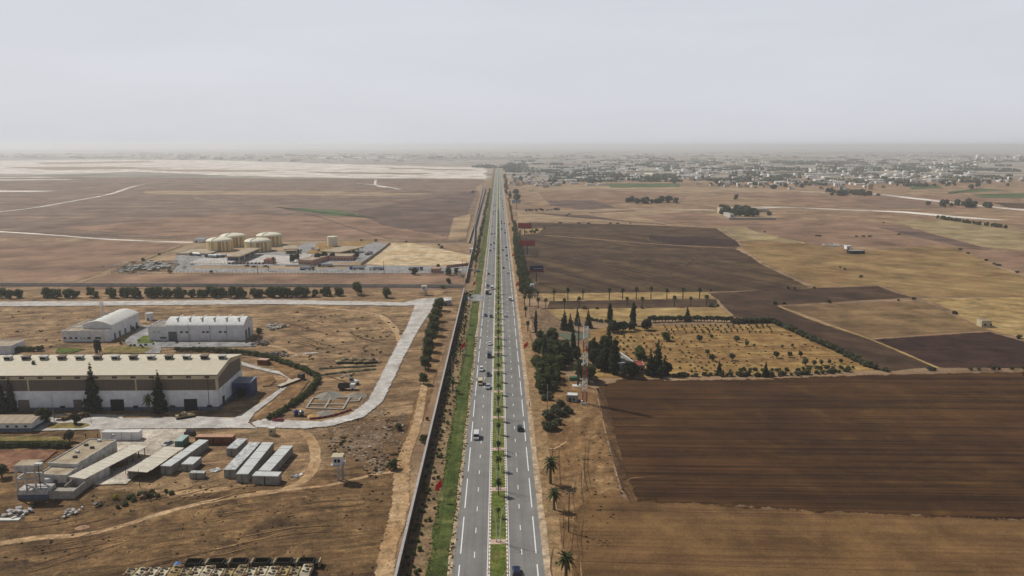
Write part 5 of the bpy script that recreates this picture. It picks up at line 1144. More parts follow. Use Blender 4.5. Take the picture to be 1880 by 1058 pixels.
px_block('farm_shed', 'low dark open shed in the far field below the small hut', 'shed', (1561, 461), (1588, 461), (1563, 459), 3, W_dark, W_conc, par=.15)
slab_heap('stony_row', 'row of pale stones leading to the small hut in the far field', 1530, 451, 50, 10, W_old, (1, 3))
b = MB(); p = P(977, 531); gt = empty('white_cistern', (p.x, p.y, 0), 0, 'white cistern at the end of the dense roadside hedge', 'cistern'); MB().cyl(0, 0, 0, 3.8, 1.6, 16).build('tank_body', W_white, gt, True); MB().cyl(0, 0, 3.8, 4.0, .8, 12).build('lid', W_roofw, gt)
b = MB()
p = P(1046, 700); o = MB().box(0, 4.5, 0, 2.5, 0, 1.6).build('green_skip', mat('green_net', s(58, 104, 72), .8)); o.location = p; tag(o, 'green covered bin at the edge of the wood by the masts', 'bin')
patch('garden_net', [(1018, 612), (1082, 612), (1084, 622), (1040, 626)], mat('shade_net', s(92, 100, 78), .9), 'R', 0)
# walled estate far right
px_block('estate_wall', 'long dark garden wall of the far walled estate', 'wall', (1338, 400), (1425, 400), (1338, 399.6), 3, W_conc, W_conc, par=0)
for fl, fr, bl, h, lab in (((1322, 382), (1328, 382), (1322, 380.5), 9, 'tall cream block at the left of the far walled estate'), ((1362, 383), (1386, 383), (1362, 380.5), 6, 'long cream villa inside the far walled estate'), ((1386, 384), (1412, 384), (1387, 381.5), 5, 'grey long building at the right of the far walled estate'), ((1341, 394), (1348, 394), (1341, 390), 5, 'small white house behind the wall of the far estate')):
    px_block('estate_house', lab, 'house', fl, fr, bl, h, W_cream if 'cream' in lab else W_old, W_flat, ops=wins(4, 1, 3.2, 1.2, 1.2, 2.8))
# ------------------------------------------------------------------ walls, fences, poles, signs
def wall_line(name, label, pts, h, t, m, cap=None, world=True, step=None, cat='wall'):
    pts = [Vector((x, y, 0)) for x, y in pts] if world else [P(*c) for c in pts]
    o0 = pts[0]; r = empty(name, (o0.x, o0.y, 0), 0, label, cat); b = MB(); c_ = MB(); pl = MB()
    for a, c in zip(pts, pts[1:]):
        L = (c - a).length; M = Matrix.Translation(a - o0) @ Matrix.Rotation(math.atan2(c.y - a.y, c.x - a.x), 4, 'Z')
        b.box(0, L, -t / 2, t / 2, -.3, h, M); c_.box(-.02, L + .02, -t / 2 - .1, t / 2 + .1, h, h + .12, M); k = 0
        while k < L: pl.box(k, k + .35, -t / 2 - .07, t / 2 + .07, -.3, h - .02, M); k += step or 8
    b.build('masonry', m, r); c_.build('coping', cap or m, r); pl.build('pier', m, r); return r
M_bw = mat('boundary_wall', s(92, 70, 56), .95, var=.15, scale=.3); M_cap = mat('wall_coping', s(172, 168, 164), .9, var=.1)
wall_line('boundary_wall', 'long brown boundary wall with pale top beside the green verge', [(-24.4, 140), (-24.4, 552)], 3.6, .5, M_bw, M_cap)
wall_line('boundary_wall', 'far part of the boundary wall beyond the side road, beside the depot', [(-25, 592), (-26, 830), (-30, 1000), (-31, 1900)], 3.4, .35, M_bw, M_cap, step=16)
wall_line('perimeter_wall', 'long grey wall with piers behind the row of bushy trees', [(-420, 588), (-26, 573)], 2.6, .3, mat('grey_wall', s(186, 182, 172), .95, var=.12, scale=.2))
wall_line('depot_side_wall', 'dark low wall climbing on the right of the depot to the small tank', [(663, 487), (700, 461), (716, 448)], 2.2, .3, W_conc, world=False, step=10)
wall_line('depot_gate_wall', 'brown wall between pale sand lot and boundary wall', [(820, 492), (865, 487)], 2.2, .3, W_pink, world=False)
wall_line('far_field_wall', 'thin dark wall along the service road beyond the depot', [(861, 447), (872, 410), (880, 375), (887, 345)], 2.4, .3, W_conc, world=False, step=20)
wall_line('kerb_wall', 'low tan wall in front of the depot offices', [(524, 489.5), (672, 489.5)], 1.0, .3, W_conc, world=False)
def fence(name, label, pts, h, gap, m):
    pts = [P(*c) for c in pts]; o0 = pts[0]; r = empty(name, (o0.x, o0.y, 0), 0, label, 'fence'); b = MB(); c_ = MB()
    for a, c in zip(pts, pts[1:]):
        L = (c - a).length; M = Matrix.Translation(a - o0) @ Matrix.Rotation(math.atan2(c.y - a.y, c.x - a.x), 4, 'Z'); k = 0
        while k < L: b.box(k - .09, k + .09, -.09, .09, 0, h, M); k += gap
        for z in (.25, h * .35, h * .7, h - .1): c_.box(0, L, -.03, .03, z, z + .05, M)
        c_.box(0, L, -.12, .12, 0, .35, M)
    b.build('fence_post', m, r); c_.build('fence_rail', m, r)
M_post = mat('fence_concrete', s(176, 160, 138), .9)
fence('depot_fence', 'long post fence along the front of the tank depot', [(205, 503), (400, 503.5), (640, 503), (790, 503), (858, 501)], 2.8, 3.0, M_post)
fence('inner_fence', 'short post fence before the tanker parking, inside the depot', [(335, 484), (415, 484.5)], 2.4, 3.2, M_post)
fence('field_fence', 'post fence along the far edge of the depot land', [(500, 444), (700, 442), (860, 447)], 2.4, 5, M_post)
fence('field_fence', 'post fence beside the pale field road at the left', [(-5, 424), (100, 429), (220, 435), (345, 441)], 2.4, 5.5, M_post)
fence('field_fence', 'slanting fence beside the diagonal track at the left', [(335, 452), (205, 501)], 2.2, 5, M_post)
# ---- median lamps
M_lamp = mat('lamp_pole', s(214, 212, 206), .45, .1, var=.04)
def lamp_proto():
    r = empty('street_lamp', (0, 0, 0), 0, 'lamp', 'street lamp')
    pt = [(0, 0, 0), (0, 0, 2.5), (.05, 0, 5), (.25, 0, 7.2), (.65, 0, 9.0), (1.15, 0, 10.1), (1.5, 0, 10.45)]
    MB().tube(pt, [.14, .12, .11, .1, .08, .07, .06], 6).build('pole', M_lamp, r); MB().tube([(1.45, 0, 10.42), (1.8, 0, 10.55), (2.15, 0, 10.55)], [.08, .15, .07], 6).build('lamp_head', M_lamp, r); MB().cyl(0, 0, 0, .25, .26, 8).build('base', W_conc, r)
    return kids_of(r)
LP = lamp_proto(); first = True
for k, y in enumerate(PADY[:34]):
    for sx in (-1, 1):
        lab = 'curved white lamp of a pair in the median, leaning over the ' + ('oncoming' if sx < 0 else 'outgoing') + ' lanes'
        if first: LP.location = (sx * .5, y, .28); LP.rotation_euler = (0, 0, math.pi); LP["label"] = lab; LP["group"] = 'median lamps over the oncoming lanes'; first = False; continue
        copy_tree(LP, (sx * .5, y, .28), math.pi if sx < 0 else 0, lab, 'median lamps over the ' + ('oncoming' if sx < 0 else 'outgoing') + ' lanes')
# ---- flags
M_flag = mat('red_flag', s(225, 30, 24), .8, var=.08)
def flag(x, y, label, h=7.2, rz=0):
    r = empty('flagpole', (x, y, 0), rz, label, 'flag'); MB().tube([(0, 0, 0), (0, 0, h)], [.06, .04], 6).build('pole', M_lamp, r); MB().cyl(0, 0, 0, .4, .25, 8).build('base', W_conc, r)
    b = MB(); n = 8
    for i in range(n):
        a, c = i / n, (i + 1) / n; f = lambda t, z: (-t * 2.0, math.sin(t * 6) * .2, h - .1 - z * 2.4 - t * 1.9 * (1 - z * .2))
        for j in range(3): b.quad(f(a, j / 3), f(c, j / 3), f(c, (j + 1) / 3), f(a, (j + 1) / 3))
    b.build('cloth', M_flag, r)
for y, lab in ((218, 'nearest red flag on the left verge'), (383, 'second red flag on the left verge'), (563, 'third red flag on the left verge, near the side road'), (735, 'fourth red flag on the left verge, beyond the side road')): flag(-16.6, y, lab)
for y, lab in ((383, 'large red flag at the edge of the wood, right of the motorway'), (560, 'red flag beside the end of the dense hedge'), (715, 'far red flag beside the dense hedge'), (1000, 'farthest red flag on the right shoulder')): flag(14.8, y, lab, rz=0)
# ---- billboards
M_bred = mat('billboard_red', s(168, 44, 54), .7, var=.05); M_bgrey = mat('billboard_grey', s(150, 156, 168), .7, var=.05); M_bnavy = mat('billboard_navy', s(46, 52, 78), .7, var=.3, scale=.5, dirt=s(24, 28, 44))
def billboard(u, vb, u0, u1, v0, v1, m, label, strip_=None):
    p = P(u, vb); dpt = math.hypot(p.x, p.y)
    def hgt(v): return CAM_H - math.tan(math.atan((v - 529) / FPX) + R(PITCH)) * p.y / math.cos(math.atan2(p.x, p.y) * 0)
    z0, z1 = hgt(v1), hgt(v0); k = FPX / (p.y * math.cos(R(PITCH)) + (CAM_H - z0) * math.sin(R(PITCH))); x0, x1 = (u0 - u) / k, (u1 - u) / k
    r = empty('billboard', (p.x, p.y, 0), 0, label, 'billboard'); MB().box(x0, x1, -.5, .1, z0, z1).build('panel', m, r); MB().cyl(0, .3, 0, z1 - 1, .45, 10).build('post', W_rsteel, r)
    b = MB(); b.box(x0 - .2, x1 + .2, .1, .35, z0 - .25, z0); b.box(x0 - .2, x1 + .2, .1, .35, z1, z1 + .2); b.box(x0, x1, -1.2, -.5, z0 - .3, z0 - .15); b.build('frame', W_rsteel, r)
    if strip_:
        MB().box(x0 - .8, x1 + .8, -.75, -.52, z0 - .9, z0 + .3).build('red_strip', strip_, r)
    MB().box(-1.5, 1.5, -1, 1.5, 0, .4).build('footing', W_conc, r)
billboard(963.3, 434, 951, 975.7, 410, 418.8, M_bred, 'farther of two plain red billboards beyond the dense hedge')
billboard(968, 470, 954, 982, 441.8, 450.7, M_bred, 'nearer of two plain red billboards beyond the dense hedge')
billboard(984.6, 519.6, 972, 997.4, 488.5, 498, M_bnavy, 'dark navy billboard with a red lower strip', mat('strip_red', s(150, 40, 44), .6))
billboard(948.3, 386, 939.5, 956, 367.8, 373, M_bgrey, 'farthest billboard, with a pale grey blue panel')
# white marks of lettering on the navy panel
bbp = [o for o in bpy.data.objects if o.name.startswith('billboard') and 'navy' in o.get('label', '')][0]
zz = [c for c in bbp.children if c.name.startswith('panel')][0].data.vertices; zc = sum(v.co.z for v in zz) / 8; xc = sum(v.co.x for v in zz) / 8
b = MB(); q_ = random.Random(4)
for k in range(7): b.box(xc - 1.5 + k * .9, xc - 1.0 + k * .9, -.56, -.5, zc - .5 + .2 * (k % 2), zc + .35)
b.build('lettering', mat('sign_ink', s(150, 160, 190), .6), bbp)
# ---- masts and poles
M_mred = mat('mast_red', s(140, 66, 54), .6, var=.1)
p = P(1074.7, 741.5); t = empty('lattice_mast', (p.x - .3, p.y, 0), 0, 'tall white and red lattice telecom mast at the edge of the ploughed field', 'telecom mast')
for i in range(6):
    b = MB(); lattice(b, 1.7, 1.7, 5.4, 1.35, .085, z0=i * 5.4); b.build('mast_section', M_mred if i % 2 == 0 else W_roofw, t)
for a in range(6): x, y = math.cos(a * 1.05) * 1.3, math.sin(a * 1.05) * 1.3; MB().box(x - .18, x + .18, y - .12, y + .12, (24 if a % 2 else 28.5), (27 if a % 2 else 31.5)).build('antenna', W_roofw, t)
for z in (17, 20.5): MB().tube([(-1.3, -1.2, z), (-1.3, -1.7, z)], .5, 14).build('dish', W_roofw, t)
MB().box(-1.6, -.9, -1.6, -.6, 0, 1.8).build('cabinet', W_roofw, t); MB().box(-1.5, 1.5, -1.5, 1.5, 0, .2).build('base', W_conc, t)
p = P(1061, 709.6); t = empty('monopole', (p.x, p.y, 0), 0, 'slim dark telecom monopole left of the lattice mast', 'telecom mast')
MB().tube([(0, 0, 0), (0, 0, 31)], [.42, .2], 10).build('pole', mat('dark_pole', s(66, 58, 54), .6), t)
for a in range(3): x, y = math.cos(a * 2.1) * .5, math.sin(a * 2.1) * .5; MB().box(x - .15, x + .15, y - .1, y + .1, 28.4, 30.6).build('antenna', W_steel, t)
b = MB()
for a in range(4): b.tube([(0, 0, 26.5), (math.cos(a * 1.57 + .5) * 2.2, math.sin(a * 1.57 + .5) * 2.2, 28.3)], .06, 4)
b.build('arm', W_steel, t); MB().box(-2.4, 2, -1.6, 1.6, 0, .5).build('plinth', W_roofw, t); MB().box(1, 1.7, -1.2, -.6, .5, 2.2).build('cabinet', W_roofw, t)
def pole(u, vb, vt, label, arms=1, r=.14, m=None, aw=1.6):
    p = P(u, vb); d = p.y; h = CAM_H - math.tan(math.atan((vt - 529) / FPX) + R(PITCH)) * d
    o = empty('utility_pole', (p.x, p.y, 0), 0, label, 'pole'); MB().tube([(0, 0, 0), (0, 0, h)], [r * 1.2, r * .7], 7).build('post', m or W_conc, o)
    if arms == 1: MB().box(-aw, aw, -.07, .07, h - .3, h - .15).build('crossarm', W_rsteel, o)
    if arms == 2:
        MB().box(-aw, aw, -.08, .08, h - .3, h - .12).build('crossarm', W_rsteel, o); b = MB(); b.tube([(0, 0, h * .62), (aw * .9, 0, h - .2)], .05, 4); b.tube([(0, 0, h * .5), (1.2, 0, h * .66)], .05, 4); b.build('brace', W_rsteel, o)
        for x in (-aw, 0, aw): MB().cyl(x, 0, h - .12, h + .2, .08, 6).build('insulator', W_roofw, o)
    if arms == 3:
        b = MB()
        for a in range(6): b.tube([(0, 0, h - .1), (math.cos(a * 1.05) * 1.6, math.sin(a * 1.05) * 1.6, h - .35)], .07, 4)
        b.build('lamp_arm', W_rsteel, o)
        for a in range(6): x, y = math.cos(a * 1.05) * 1.6, math.sin(a * 1.05) * 1.6; MB().box(x - .3, x + .3, y - .18, y + .18, h - .5, h - .32).build('lamp_head', W_rsteel, o)
    return o
pole(1005, 756, 707, 'grey utility pole with wide crossarm at the edge of the wood', 2, .16, W_conc, 2.2)
pole(1044, 978, 901, 'tall dark lamp post with six arms on the near ochre strip', 3, .16, W_rsteel)
pole(1034.8, 970, 929, 'thin bare pole left of the tall lamp post', 0, .09, W_rsteel)
pole(1014.3, 838, 824, 'short dark post behind the tallest wayside palm', 0, .09, W_rsteel)
pole(830.4, 713, 655, 'pole with crossarm on the left verge between the palms', 1, .13, W_conc, 1.2)
pole(972, 747, 737, 'short dark post on the right shoulder', 0, .14, W_rsteel)
pole(473, 503, 478, 'dark pole at the front fence of the depot, left one', 0, .2, W_rsteel); pole(705, 503, 478, 'dark pole at the front fence of the depot, right one', 0, .2, W_rsteel)
pole(849, 493, 476, 'left of two thin poles near the depot gate', 0, .15, W_rsteel); pole(856, 492, 477, 'right of two thin poles near the depot gate', 0, .15, W_rsteel)
pole(872, 508, 476, 'concrete pole at the mouth of the side road', 1, .15, W_conc, 1); pole(168, 780, 755, 'lamp post at the right end of the lawn', 0, .09, W_steel)
pole(231, 872, 851, 'dark post at the left front of the open shed', 0, .1, W_rsteel); pole(257, 896, 858, 'dark post before the open shed with a stay', 0, .1, W_rsteel); pole(234, 826, 814, 'dark post beside the white store', 0, .1, W_rsteel)
pole(474, 788, 779, 'thin post beside the pale road near the cream booth', 0, .08, W_rsteel); pole(507, 773, 757, 'thin pale pole in the lower hedge', 0, .07, W_conc); pole(803, 712, 685, 'thin pole left of the boundary wall', 0, .07, W_conc)
pole(100, 776, 722, 'thin lamp pole before the hangar between two cypresses', 0, .1, W_steel); pole(428, 866, 848, 'dark post at the front of the left long container', 0, .1, W_rsteel)
# ------------------------------------------------------------------ vehicles (front towards +Y)
def paint(name, c, rough=.3): return mat(name, c, rough, .0, var=.03, spec=.6)
PT = {'white': paint('paint_white', s(214, 214, 212)), 'silver': paint('paint_silver', s(168, 172, 176)), 'dark': paint('paint_dark', s(34, 36, 40)), 'blue': paint('paint_blue', s(40, 58, 120)), 'navy': paint('paint_navy', s(24, 34, 72)), 'red': paint('paint_red', s(140, 28, 26)),
      'grey': paint('paint_grey', s(96, 100, 104)), 'cream': paint('paint_cream', s(212, 196, 150)), 'green': paint('paint_green', s(66, 96, 84))}
M_tyre = mat('tyre', (.012, .012, .012), .9); M_rim = mat('rim', s(150, 152, 154), .4, .6); M_light = mat('lamp_glass', s(230, 228, 220), .2); M_tail = mat('tail_glass', s(150, 20, 18), .3)
CW = {}
def taper_prism(pr, w0, w1, zt, y0=0):
    """side profile (y, z) made into a body whose half width narrows from w0 to w1 above height zt"""
    b = MB(); zs = max(z for _, z in pr); n = len(pr)
    wd = lambda z: w0 if z <= zt else w0 + (w1 - w0) * (z - zt) / max(.01, zs - zt)
    for sx in (-1, 1):
        for y, z in pr: b.v.append((sx * wd(z), y, z))
    for j in range(n): b.f.append((j, (j + 1) % n, n + (j + 1) % n, n + j)); b.m.append(0)
    b.f.append(tuple(reversed(range(n)))); b.f.append(tuple(range(n, 2 * n))); b.m += [0, 0]; return b
def vehicle(key, name, cat, lower, cabin, w_, wheels, wr, glass_z, hl, extra=None):
    r = empty(name, (0, 0, 0), 0, 'vehicle', cat)
    taper_prism(lower, w_, w_ * .94, max(z for _, z in lower) * .6).build('body', PT['white'], r)
    if cabin:
        taper_prism(cabin, w_ * .9, w_ * .72, min(z for _, z in cabin)).build('window', W_glass, r)
        zt = max(z for _, z in cabin); ys = [y for y, z in cabin if z > zt - .08]
        MB().prism([(-w_ * .74, zt - .03), (w_ * .74, zt - .03), (w_ * .7, zt + .05), (-w_ * .7, zt + .05)], min(ys) - .12, max(ys) + .05, 'y').build('roof', PT['white'], r)
    for y in wheels:
        for sx in (-1, 1):
            b = MB(); b.tube([(sx * (w_ - .2), y, wr), (sx * (w_ + .02), y, wr)], wr, 14); wo = b.build('wheel', M_tyre, r); b = MB(); b.tube([(sx * (w_ + .01), y, wr), (sx * (w_ + .05), y, wr)], wr * .55, 8); b.build('rim', M_rim, wo)
    yf = max(y for y, _ in lower); yb = min(y for y, _ in lower)
    for sx in (-1, 1):
        MB().box(sx * w_ * .72 - .17, sx * w_ * .72 + .17, yf - .12, yf + .03, hl, hl + .16).build('headlight', M_light, r)
        MB().box(sx * w_ * .78 - .12, sx * w_ * .78 + .12, yb - .03, yb + .1, hl + .08, hl + .3).build('tail_light', M_tail, r)
        MB().box(sx * (w_ + .06) - .1, sx * (w_ + .06) + .1, yf - 1.45, yf - 1.3, glass_z, glass_z + .16).build('mirror', PT['white'], r)
    if extra: extra(r)
    CW[key] = kids_of(r); CW[key]['_f'] = 1; return r
vehicle('car', 'car', 'car', [(-2.1, .3), (2.1, .3), (2.15, .62), (2.0, .78), (1.15, .92), (-1.9, .98), (-2.12, .8)], [(-1.75, .95), (1.15, .9), (.45, 1.42), (-1.15, 1.44)], .88, (1.3, -1.3), .32, .95, .6)
vehicle('suv', 'suv', 'SUV', [(-2.25, .35), (2.25, .35), (2.3, .8), (2.1, 1.05), (1.2, 1.15), (-2.2, 1.18)], [(-2.1, 1.15), (1.2, 1.12), (.6, 1.7), (-1.85, 1.74)], .94, (1.4, -1.4), .38, 1.15, .75)
def van_x(r): pass
vehicle('van', 'van', 'van', [(-2.6, .35), (2.55, .35), (2.6, .9), (2.3, 1.2), (1.7, 2.1), (1.3, 2.25), (-2.55, 2.25), (-2.65, 1.8)], None, .98, (1.7, -1.6), .36, 1.4, .75,
        lambda r: (taper_prism([(1.3, 1.25), (2.31, 1.22), (1.78, 2.0), (1.3, 2.05)], .96, .93, 1.3).build('window', W_glass, r), MB().box(-.99, .99, -2.3, .9, 1.35, 1.95).build('window', W_glass, r), MB().box(-.7, .7, -2.69, -2.55, 1.3, 1.9).build('rear_window', W_glass, r)))
vehicle('truck', 'truck', 'truck', [(1.6, .5), (3.6, .5), (3.65, 1.3), (3.5, 2.3), (1.6, 2.4)], None, 1.15, (2.7, -1.8, -2.8), .5, 1.6, .8,
        lambda r: (MB().box(-1.05, 1.05, 3.45, 3.62, 1.4, 2.15).build('window', W_glass, r), MB().box(-.5, .5, -3.7, 1.6, .55, .85).build('chassis', W_rsteel, r), MB().box(-1.2, 1.2, -3.7, 1.4, .9, 3.0).build('cargo_box', W_cream, r)))
def tk_x(r):
    MB().box(-.5, .5, -8, 3.2, .6, .9).build('chassis', W_rsteel, r); b = MB(); b.tube([(0, -7.9, 2.0), (0, -7.5, 2.0), (0, 1.0, 2.0), (0, 1.4, 2.0)], [.8, 1.15, 1.15, .8], 14); tkb = b.build('tank_barrel', PT['silver'], r, True)
    b = MB(); [b.cyl(0, y, 3.1, 3.3, .3, 8) for y in (-6, -3.3, -.6)]; b.build('hatch', W_steel, tkb); MB().box(-1.05, 1.05, 4.36, 4.5, 1.7, 2.5).build('window', W_glass, r); MB().box(-1.2, 1.2, -7.8, -3.4, .5, .8).build('fender', W_rsteel, r)
vehicle('tanker', 'tanker_truck', 'tanker truck', [(2.0, .5), (4.4, .5), (4.5, 1.5), (4.4, 2.9), (2.0, 3.0)], None, 1.2, (3.6, .2, -4.6, -5.8, -7.0), .5, 2.0, .8, tk_x)
def mil(r): pass
USEDV = set()
def drive(key, x, y, rz, col, label, group=None, name=None):
    src = CW[key]
    if key not in USEDV: USEDV.add(key); o = src; o.location = (x, y, .22); o.rotation_euler = (0, 0, rz); o["label"] = label; (group and tag(o, group=group))
    else: o = copy_tree(src, (x, y, .22), rz, label, group); (not group and "group" in o) and o.__delitem__("group")
    if "_f" in o: del o["_f"]
    for c in o.children:
        if c.name.split('.')[0] in ('body', 'roof', 'mirror') and c.type == 'MESH': c.material_slots[0].link = 'OBJECT'; c.material_slots[0].material = PT[col]
    return o
bpy.context.view_layer.update()
LANE = {'a': -7.95, 'b': -4.5, 'c': 4.4, 'd': 7.95}
def road_car(u, v, lane, key, col, label, group=None):
    p = P(u, v); return drive(key, LANE[lane], p.y + 1.5, math.pi if lane in 'ab' else 0, col, label, group)
for u, v, ln, k, c, lab in (
    (874.6, 808, 'a', 'van', 'white', 'large white van nearest the camera in the oncoming lanes'), (881.3, 708, 'a', 'van', 'cream', 'cream minibus in the outer oncoming lane beside the silver SUV'), (896.3, 716, 'b', 'suv', 'silver', 'silver SUV in the inner oncoming lane beside the cream minibus'),
    (899.2, 692, 'b', 'car', 'dark', 'black car just beyond the silver SUV in the inner lane'), (887.2, 683, 'a', 'suv', 'white', 'white SUV just beyond the cream minibus in the outer lane'), (895, 658, 'b', 'van', 'dark', 'dark van alone in the middle of the oncoming lanes'),
    (899.7, 635, 'b', 'car', 'white', 'white car next beyond the dark van, oncoming'), (902.9, 584, 'b', 'car', 'dark', 'black car side by side with the blue car, oncoming'), (890.6, 582, 'a', 'car', 'blue', 'blue car side by side with a black car, oncoming'),
    (950.7, 1062, 'c', 'suv', 'navy', 'dark blue SUV at the bottom edge of the outgoing lanes'), (955.5, 793, 'd', 'suv', 'dark', 'black SUV in the outer outgoing lane'), (933.4, 583, 'c', 'car', 'white', 'white car in the outgoing lanes nearer than the white van'),
    (936.3, 553, 'd', 'van', 'white', 'white van in the outgoing lanes, beyond the white car'), (896.6, 541, 'a', 'truck', 'dark', 'dark truck in the outer oncoming lane, nearest of three dark ones in a line'), (894.3, 534, 'a', 'suv', 'dark', 'middle of three dark vehicles in a line, oncoming'),
    (894.8, 527, 'a', 'car', 'dark', 'farthest of three dark vehicles in a line, oncoming'), (903.8, 532, 'b', 'van', 'white', 'white van beside the three dark vehicles, oncoming'), (898.2, 505, 'a', 'car', 'dark', 'dark car beside a white one near the side road, oncoming'), (904.3, 507, 'b', 'car', 'white', 'white car beside a dark one near the side road, oncoming'),
    (933.4, 503, 'd', 'car', 'white', 'white car in the outgoing lanes opposite the navy billboard'), (925.7, 494, 'c', 'car', 'dark', 'dark car in the inner outgoing lane opposite the navy billboard'), (932.3, 478, 'd', 'car', 'white', 'white car behind a dark one, outgoing lanes below the near red billboard'),
    (931.8, 471, 'd', 'car', 'dark', 'dark car ahead of a white one, outgoing lanes below the near red billboard')):
    road_car(u, v, ln, k, c, lab)
far = [(901, 462, 'a', 'dark'), (908, 458, 'b', 'silver'), (902, 451, 'a', 'dark'), (908.5, 448, 'b', 'dark'), (908.4, 437, 'b', 'white'), (910, 430, 'b', 'silver'), (903.8, 431, 'a', 'dark'), (905.8, 417, 'a', 'silver'), (910.4, 396, 'b', 'white'), (910, 389, 'b', 'dark'), (907, 390, 'a', 'dark'), (907, 394, 'a', 'dark'), (908.9, 379, 'a', 'dark'), (911, 376, 'b', 'dark'), (910, 357, 'a', 'dark'), (911.5, 350, 'b', 'silver'),
       (924.2, 461, 'c', 'dark'), (929.3, 456, 'd', 'dark'), (928, 429, 'd', 'dark'), (927.5, 424, 'd', 'white'), (923.7, 421, 'c', 'dark'), (923, 424, 'c', 'silver'), (927.5, 412, 'd', 'dark'), (923, 412, 'c', 'dark'), (922.5, 408, 'c', 'dark'), (925.7, 385, 'd', 'dark'), (925.5, 380, 'd', 'dark'), (925, 374, 'd', 'dark'), (923.7, 366, 'c', 'dark'), (924, 369, 'd', 'dark'), (922, 357, 'c', 'dark'), (921, 352, 'c', 'silver'), (922.5, 346, 'd', 'dark'), (909, 368, 'a', 'silver'), (912, 362, 'b', 'white')]
for u, v, ln, c in far:
    side = 'oncoming' if ln in 'ab' else 'outgoing'; road_car(u, v, ln, 'car', c, 'tiny far ' + c + ' car in the ' + side + ' lanes, beyond the side road', 'far ' + c + ' cars, ' + side)
p = P(878, 500); drive('car', p.x, p.y, R(-90), 'blue', 'blue car waiting in the side road'); p = P(874, 498); drive('car', p.x - 4, p.y + 4, R(-90), 'silver', 'silver car behind the blue one in the side road')
p = P(240, 876); drive('car', p.x - .5, p.y + 1, R(200), 'red', 'red car under the front of the open shed').location.z = 0
p = P(349, 799); drive('suv', p.x, p.y, R(60), 'dark', 'dark pickup like car beside the teal container').location.z = 0
p = P(308, 818); drive('car', p.x, p.y, R(160), 'silver', 'silver car at the far end of the open shed').location.z = 0
for u, v, c, lab in ((453.5, 489.5, 'dark', 'left of two dark cars on the depot forecourt'), (465.5, 491, 'dark', 'right of two dark cars on the depot forecourt'), (487, 490.5, 'grey', 'grey car beside the small palm of the depot forecourt')):
    p = P(u, v); drive('car', p.x, p.y, R(90), c, lab).location.z = .1
for i in range(10):
    p = P(421 + i * 6.9, 485); c = ('dark', 'grey', 'navy', 'dark', 'red')[i % 5]; drive('car', p.x, p.y, 0, c, c + ' car in the row parked left of the red kiosk', c + ' cars parked left of the red kiosk').location.z = .1
for u, v, rz, c, lab in ((568, 496, -90, 'green', 'green cabbed tanker at the depot fence, lower one of a pair'), (594, 490.5, 90, 'navy', 'tanker at the depot fence, upper one of a pair'), (652, 495.5, 90, 'blue', 'blue tanker in the middle of the depot road'), (688, 496, 90, 'white', 'white cabbed tanker just right of the blue one'), (767, 496.5, -90, 'blue', 'blue tanker next to the depot guard house'),
                         (679, 467, -20, 'white', 'white tanker beside the far side wall of the depot'), (385, 473.5, 75, 'navy', 'navy cabbed tanker, leftmost of the cluster before the tanks'), (394, 473, 78, 'navy', 'second tanker from the left in the cluster before the tanks'), (402, 472.5, 80, 'white', 'third tanker in the cluster before the tanks'), (356, 470, 70, 'grey', 'grey tanker parked left of the cluster before the tanks')):
    p = P(u, v); drive('tanker', p.x, p.y, R(rz), c, lab).location.z = .1
for u, v, c in ((634, 463.5, 'dark'), (641, 462.5, 'white'), (648, 461, 'green'), (655, 459.5, 'silver'), (583, 461, 'white'), (577, 459, 'dark')):
    p = P(u, v); drive('truck', p.x, p.y, R(35), c, c + ' truck parked just ' + ('right' if u > 600 else 'left') + ' of the wide flat roof in the depot').location.z = .1
# lorry and flatbed behind the hangar, tipper on the site
p = P(512, 714); fl_ = empty('flatbed_trailer', (p.x, p.y, 0), R(-28), 'long flatbed lorry parked on the loop road behind the blue annex', 'lorry')
MB().box(-1.25, 1.25, 0, 12.5, 1.1, 1.35).build('deck', mat('deck_boards', s(196, 182, 156), .9), fl_); MB().box(-1.2, 1.2, 0, 12.4, .7, 1.1).build('chassis', W_rsteel, fl_); MB().box(-1.2, 1.2, 13.2, 15.4, .6, 3.0).build('cab', PT['dark'], fl_); MB().box(-1.05, 1.05, 15.38, 15.46, 1.7, 2.6).build('windscreen', W_glass, fl_)
for y in (1.5, 2.8, 4.1, 12.2, 14.3):
    for sx in (-1, 1): MB().tube([(sx * .85, y, .5), (sx * 1.25, y, .5)], .5, 12).build('wheel', M_tyre, fl_)
p = P(636, 716); tp = empty('tipper_truck', (p.x, p.y, 0), R(-92), 'tipper truck with dark body on the building site', 'truck')
MB().box(-1.25, 1.25, -3.4, 1.6, 1.1, 1.25).build('bed_floor', W_rsteel, tp)
b = MB(); b.box(-1.25, -1.15, -3.4, 1.6, 1.25, 2.7); b.box(1.15, 1.25, -3.4, 1.6, 1.25, 2.7); b.box(-1.15, 1.15, -3.4, -3.3, 1.25, 2.7); b.box(-1.15, 1.15, 1.5, 1.6, 1.25, 2.9); b.build('tipping_body', PT['dark'], tp)
MB().box(-1.15, 1.15, 1.9, 3.9, .6, 2.8).build('cab', PT['white'], tp); MB().box(-1, 1, 3.88, 3.96, 1.6, 2.5).build('windscreen', W_glass, tp)
for y in (-2.4, -1.2, 3):
    for sx in (-1, 1): MB().tube([(sx * .85, y, .5), (sx * 1.2, y, .5)], .5, 12).build('wheel', M_tyre, tp)
p = P(650, 706); dg = empty('digger', (p.x, p.y, 0), R(60), 'white digger with raised arm behind the tipper truck', 'digger')
for sx in (-1, 1): MB().box(sx * 1.1 - .3, sx * 1.1 + .3, -1.8, 1.8, 0, .8).build('track', M_tyre, dg)
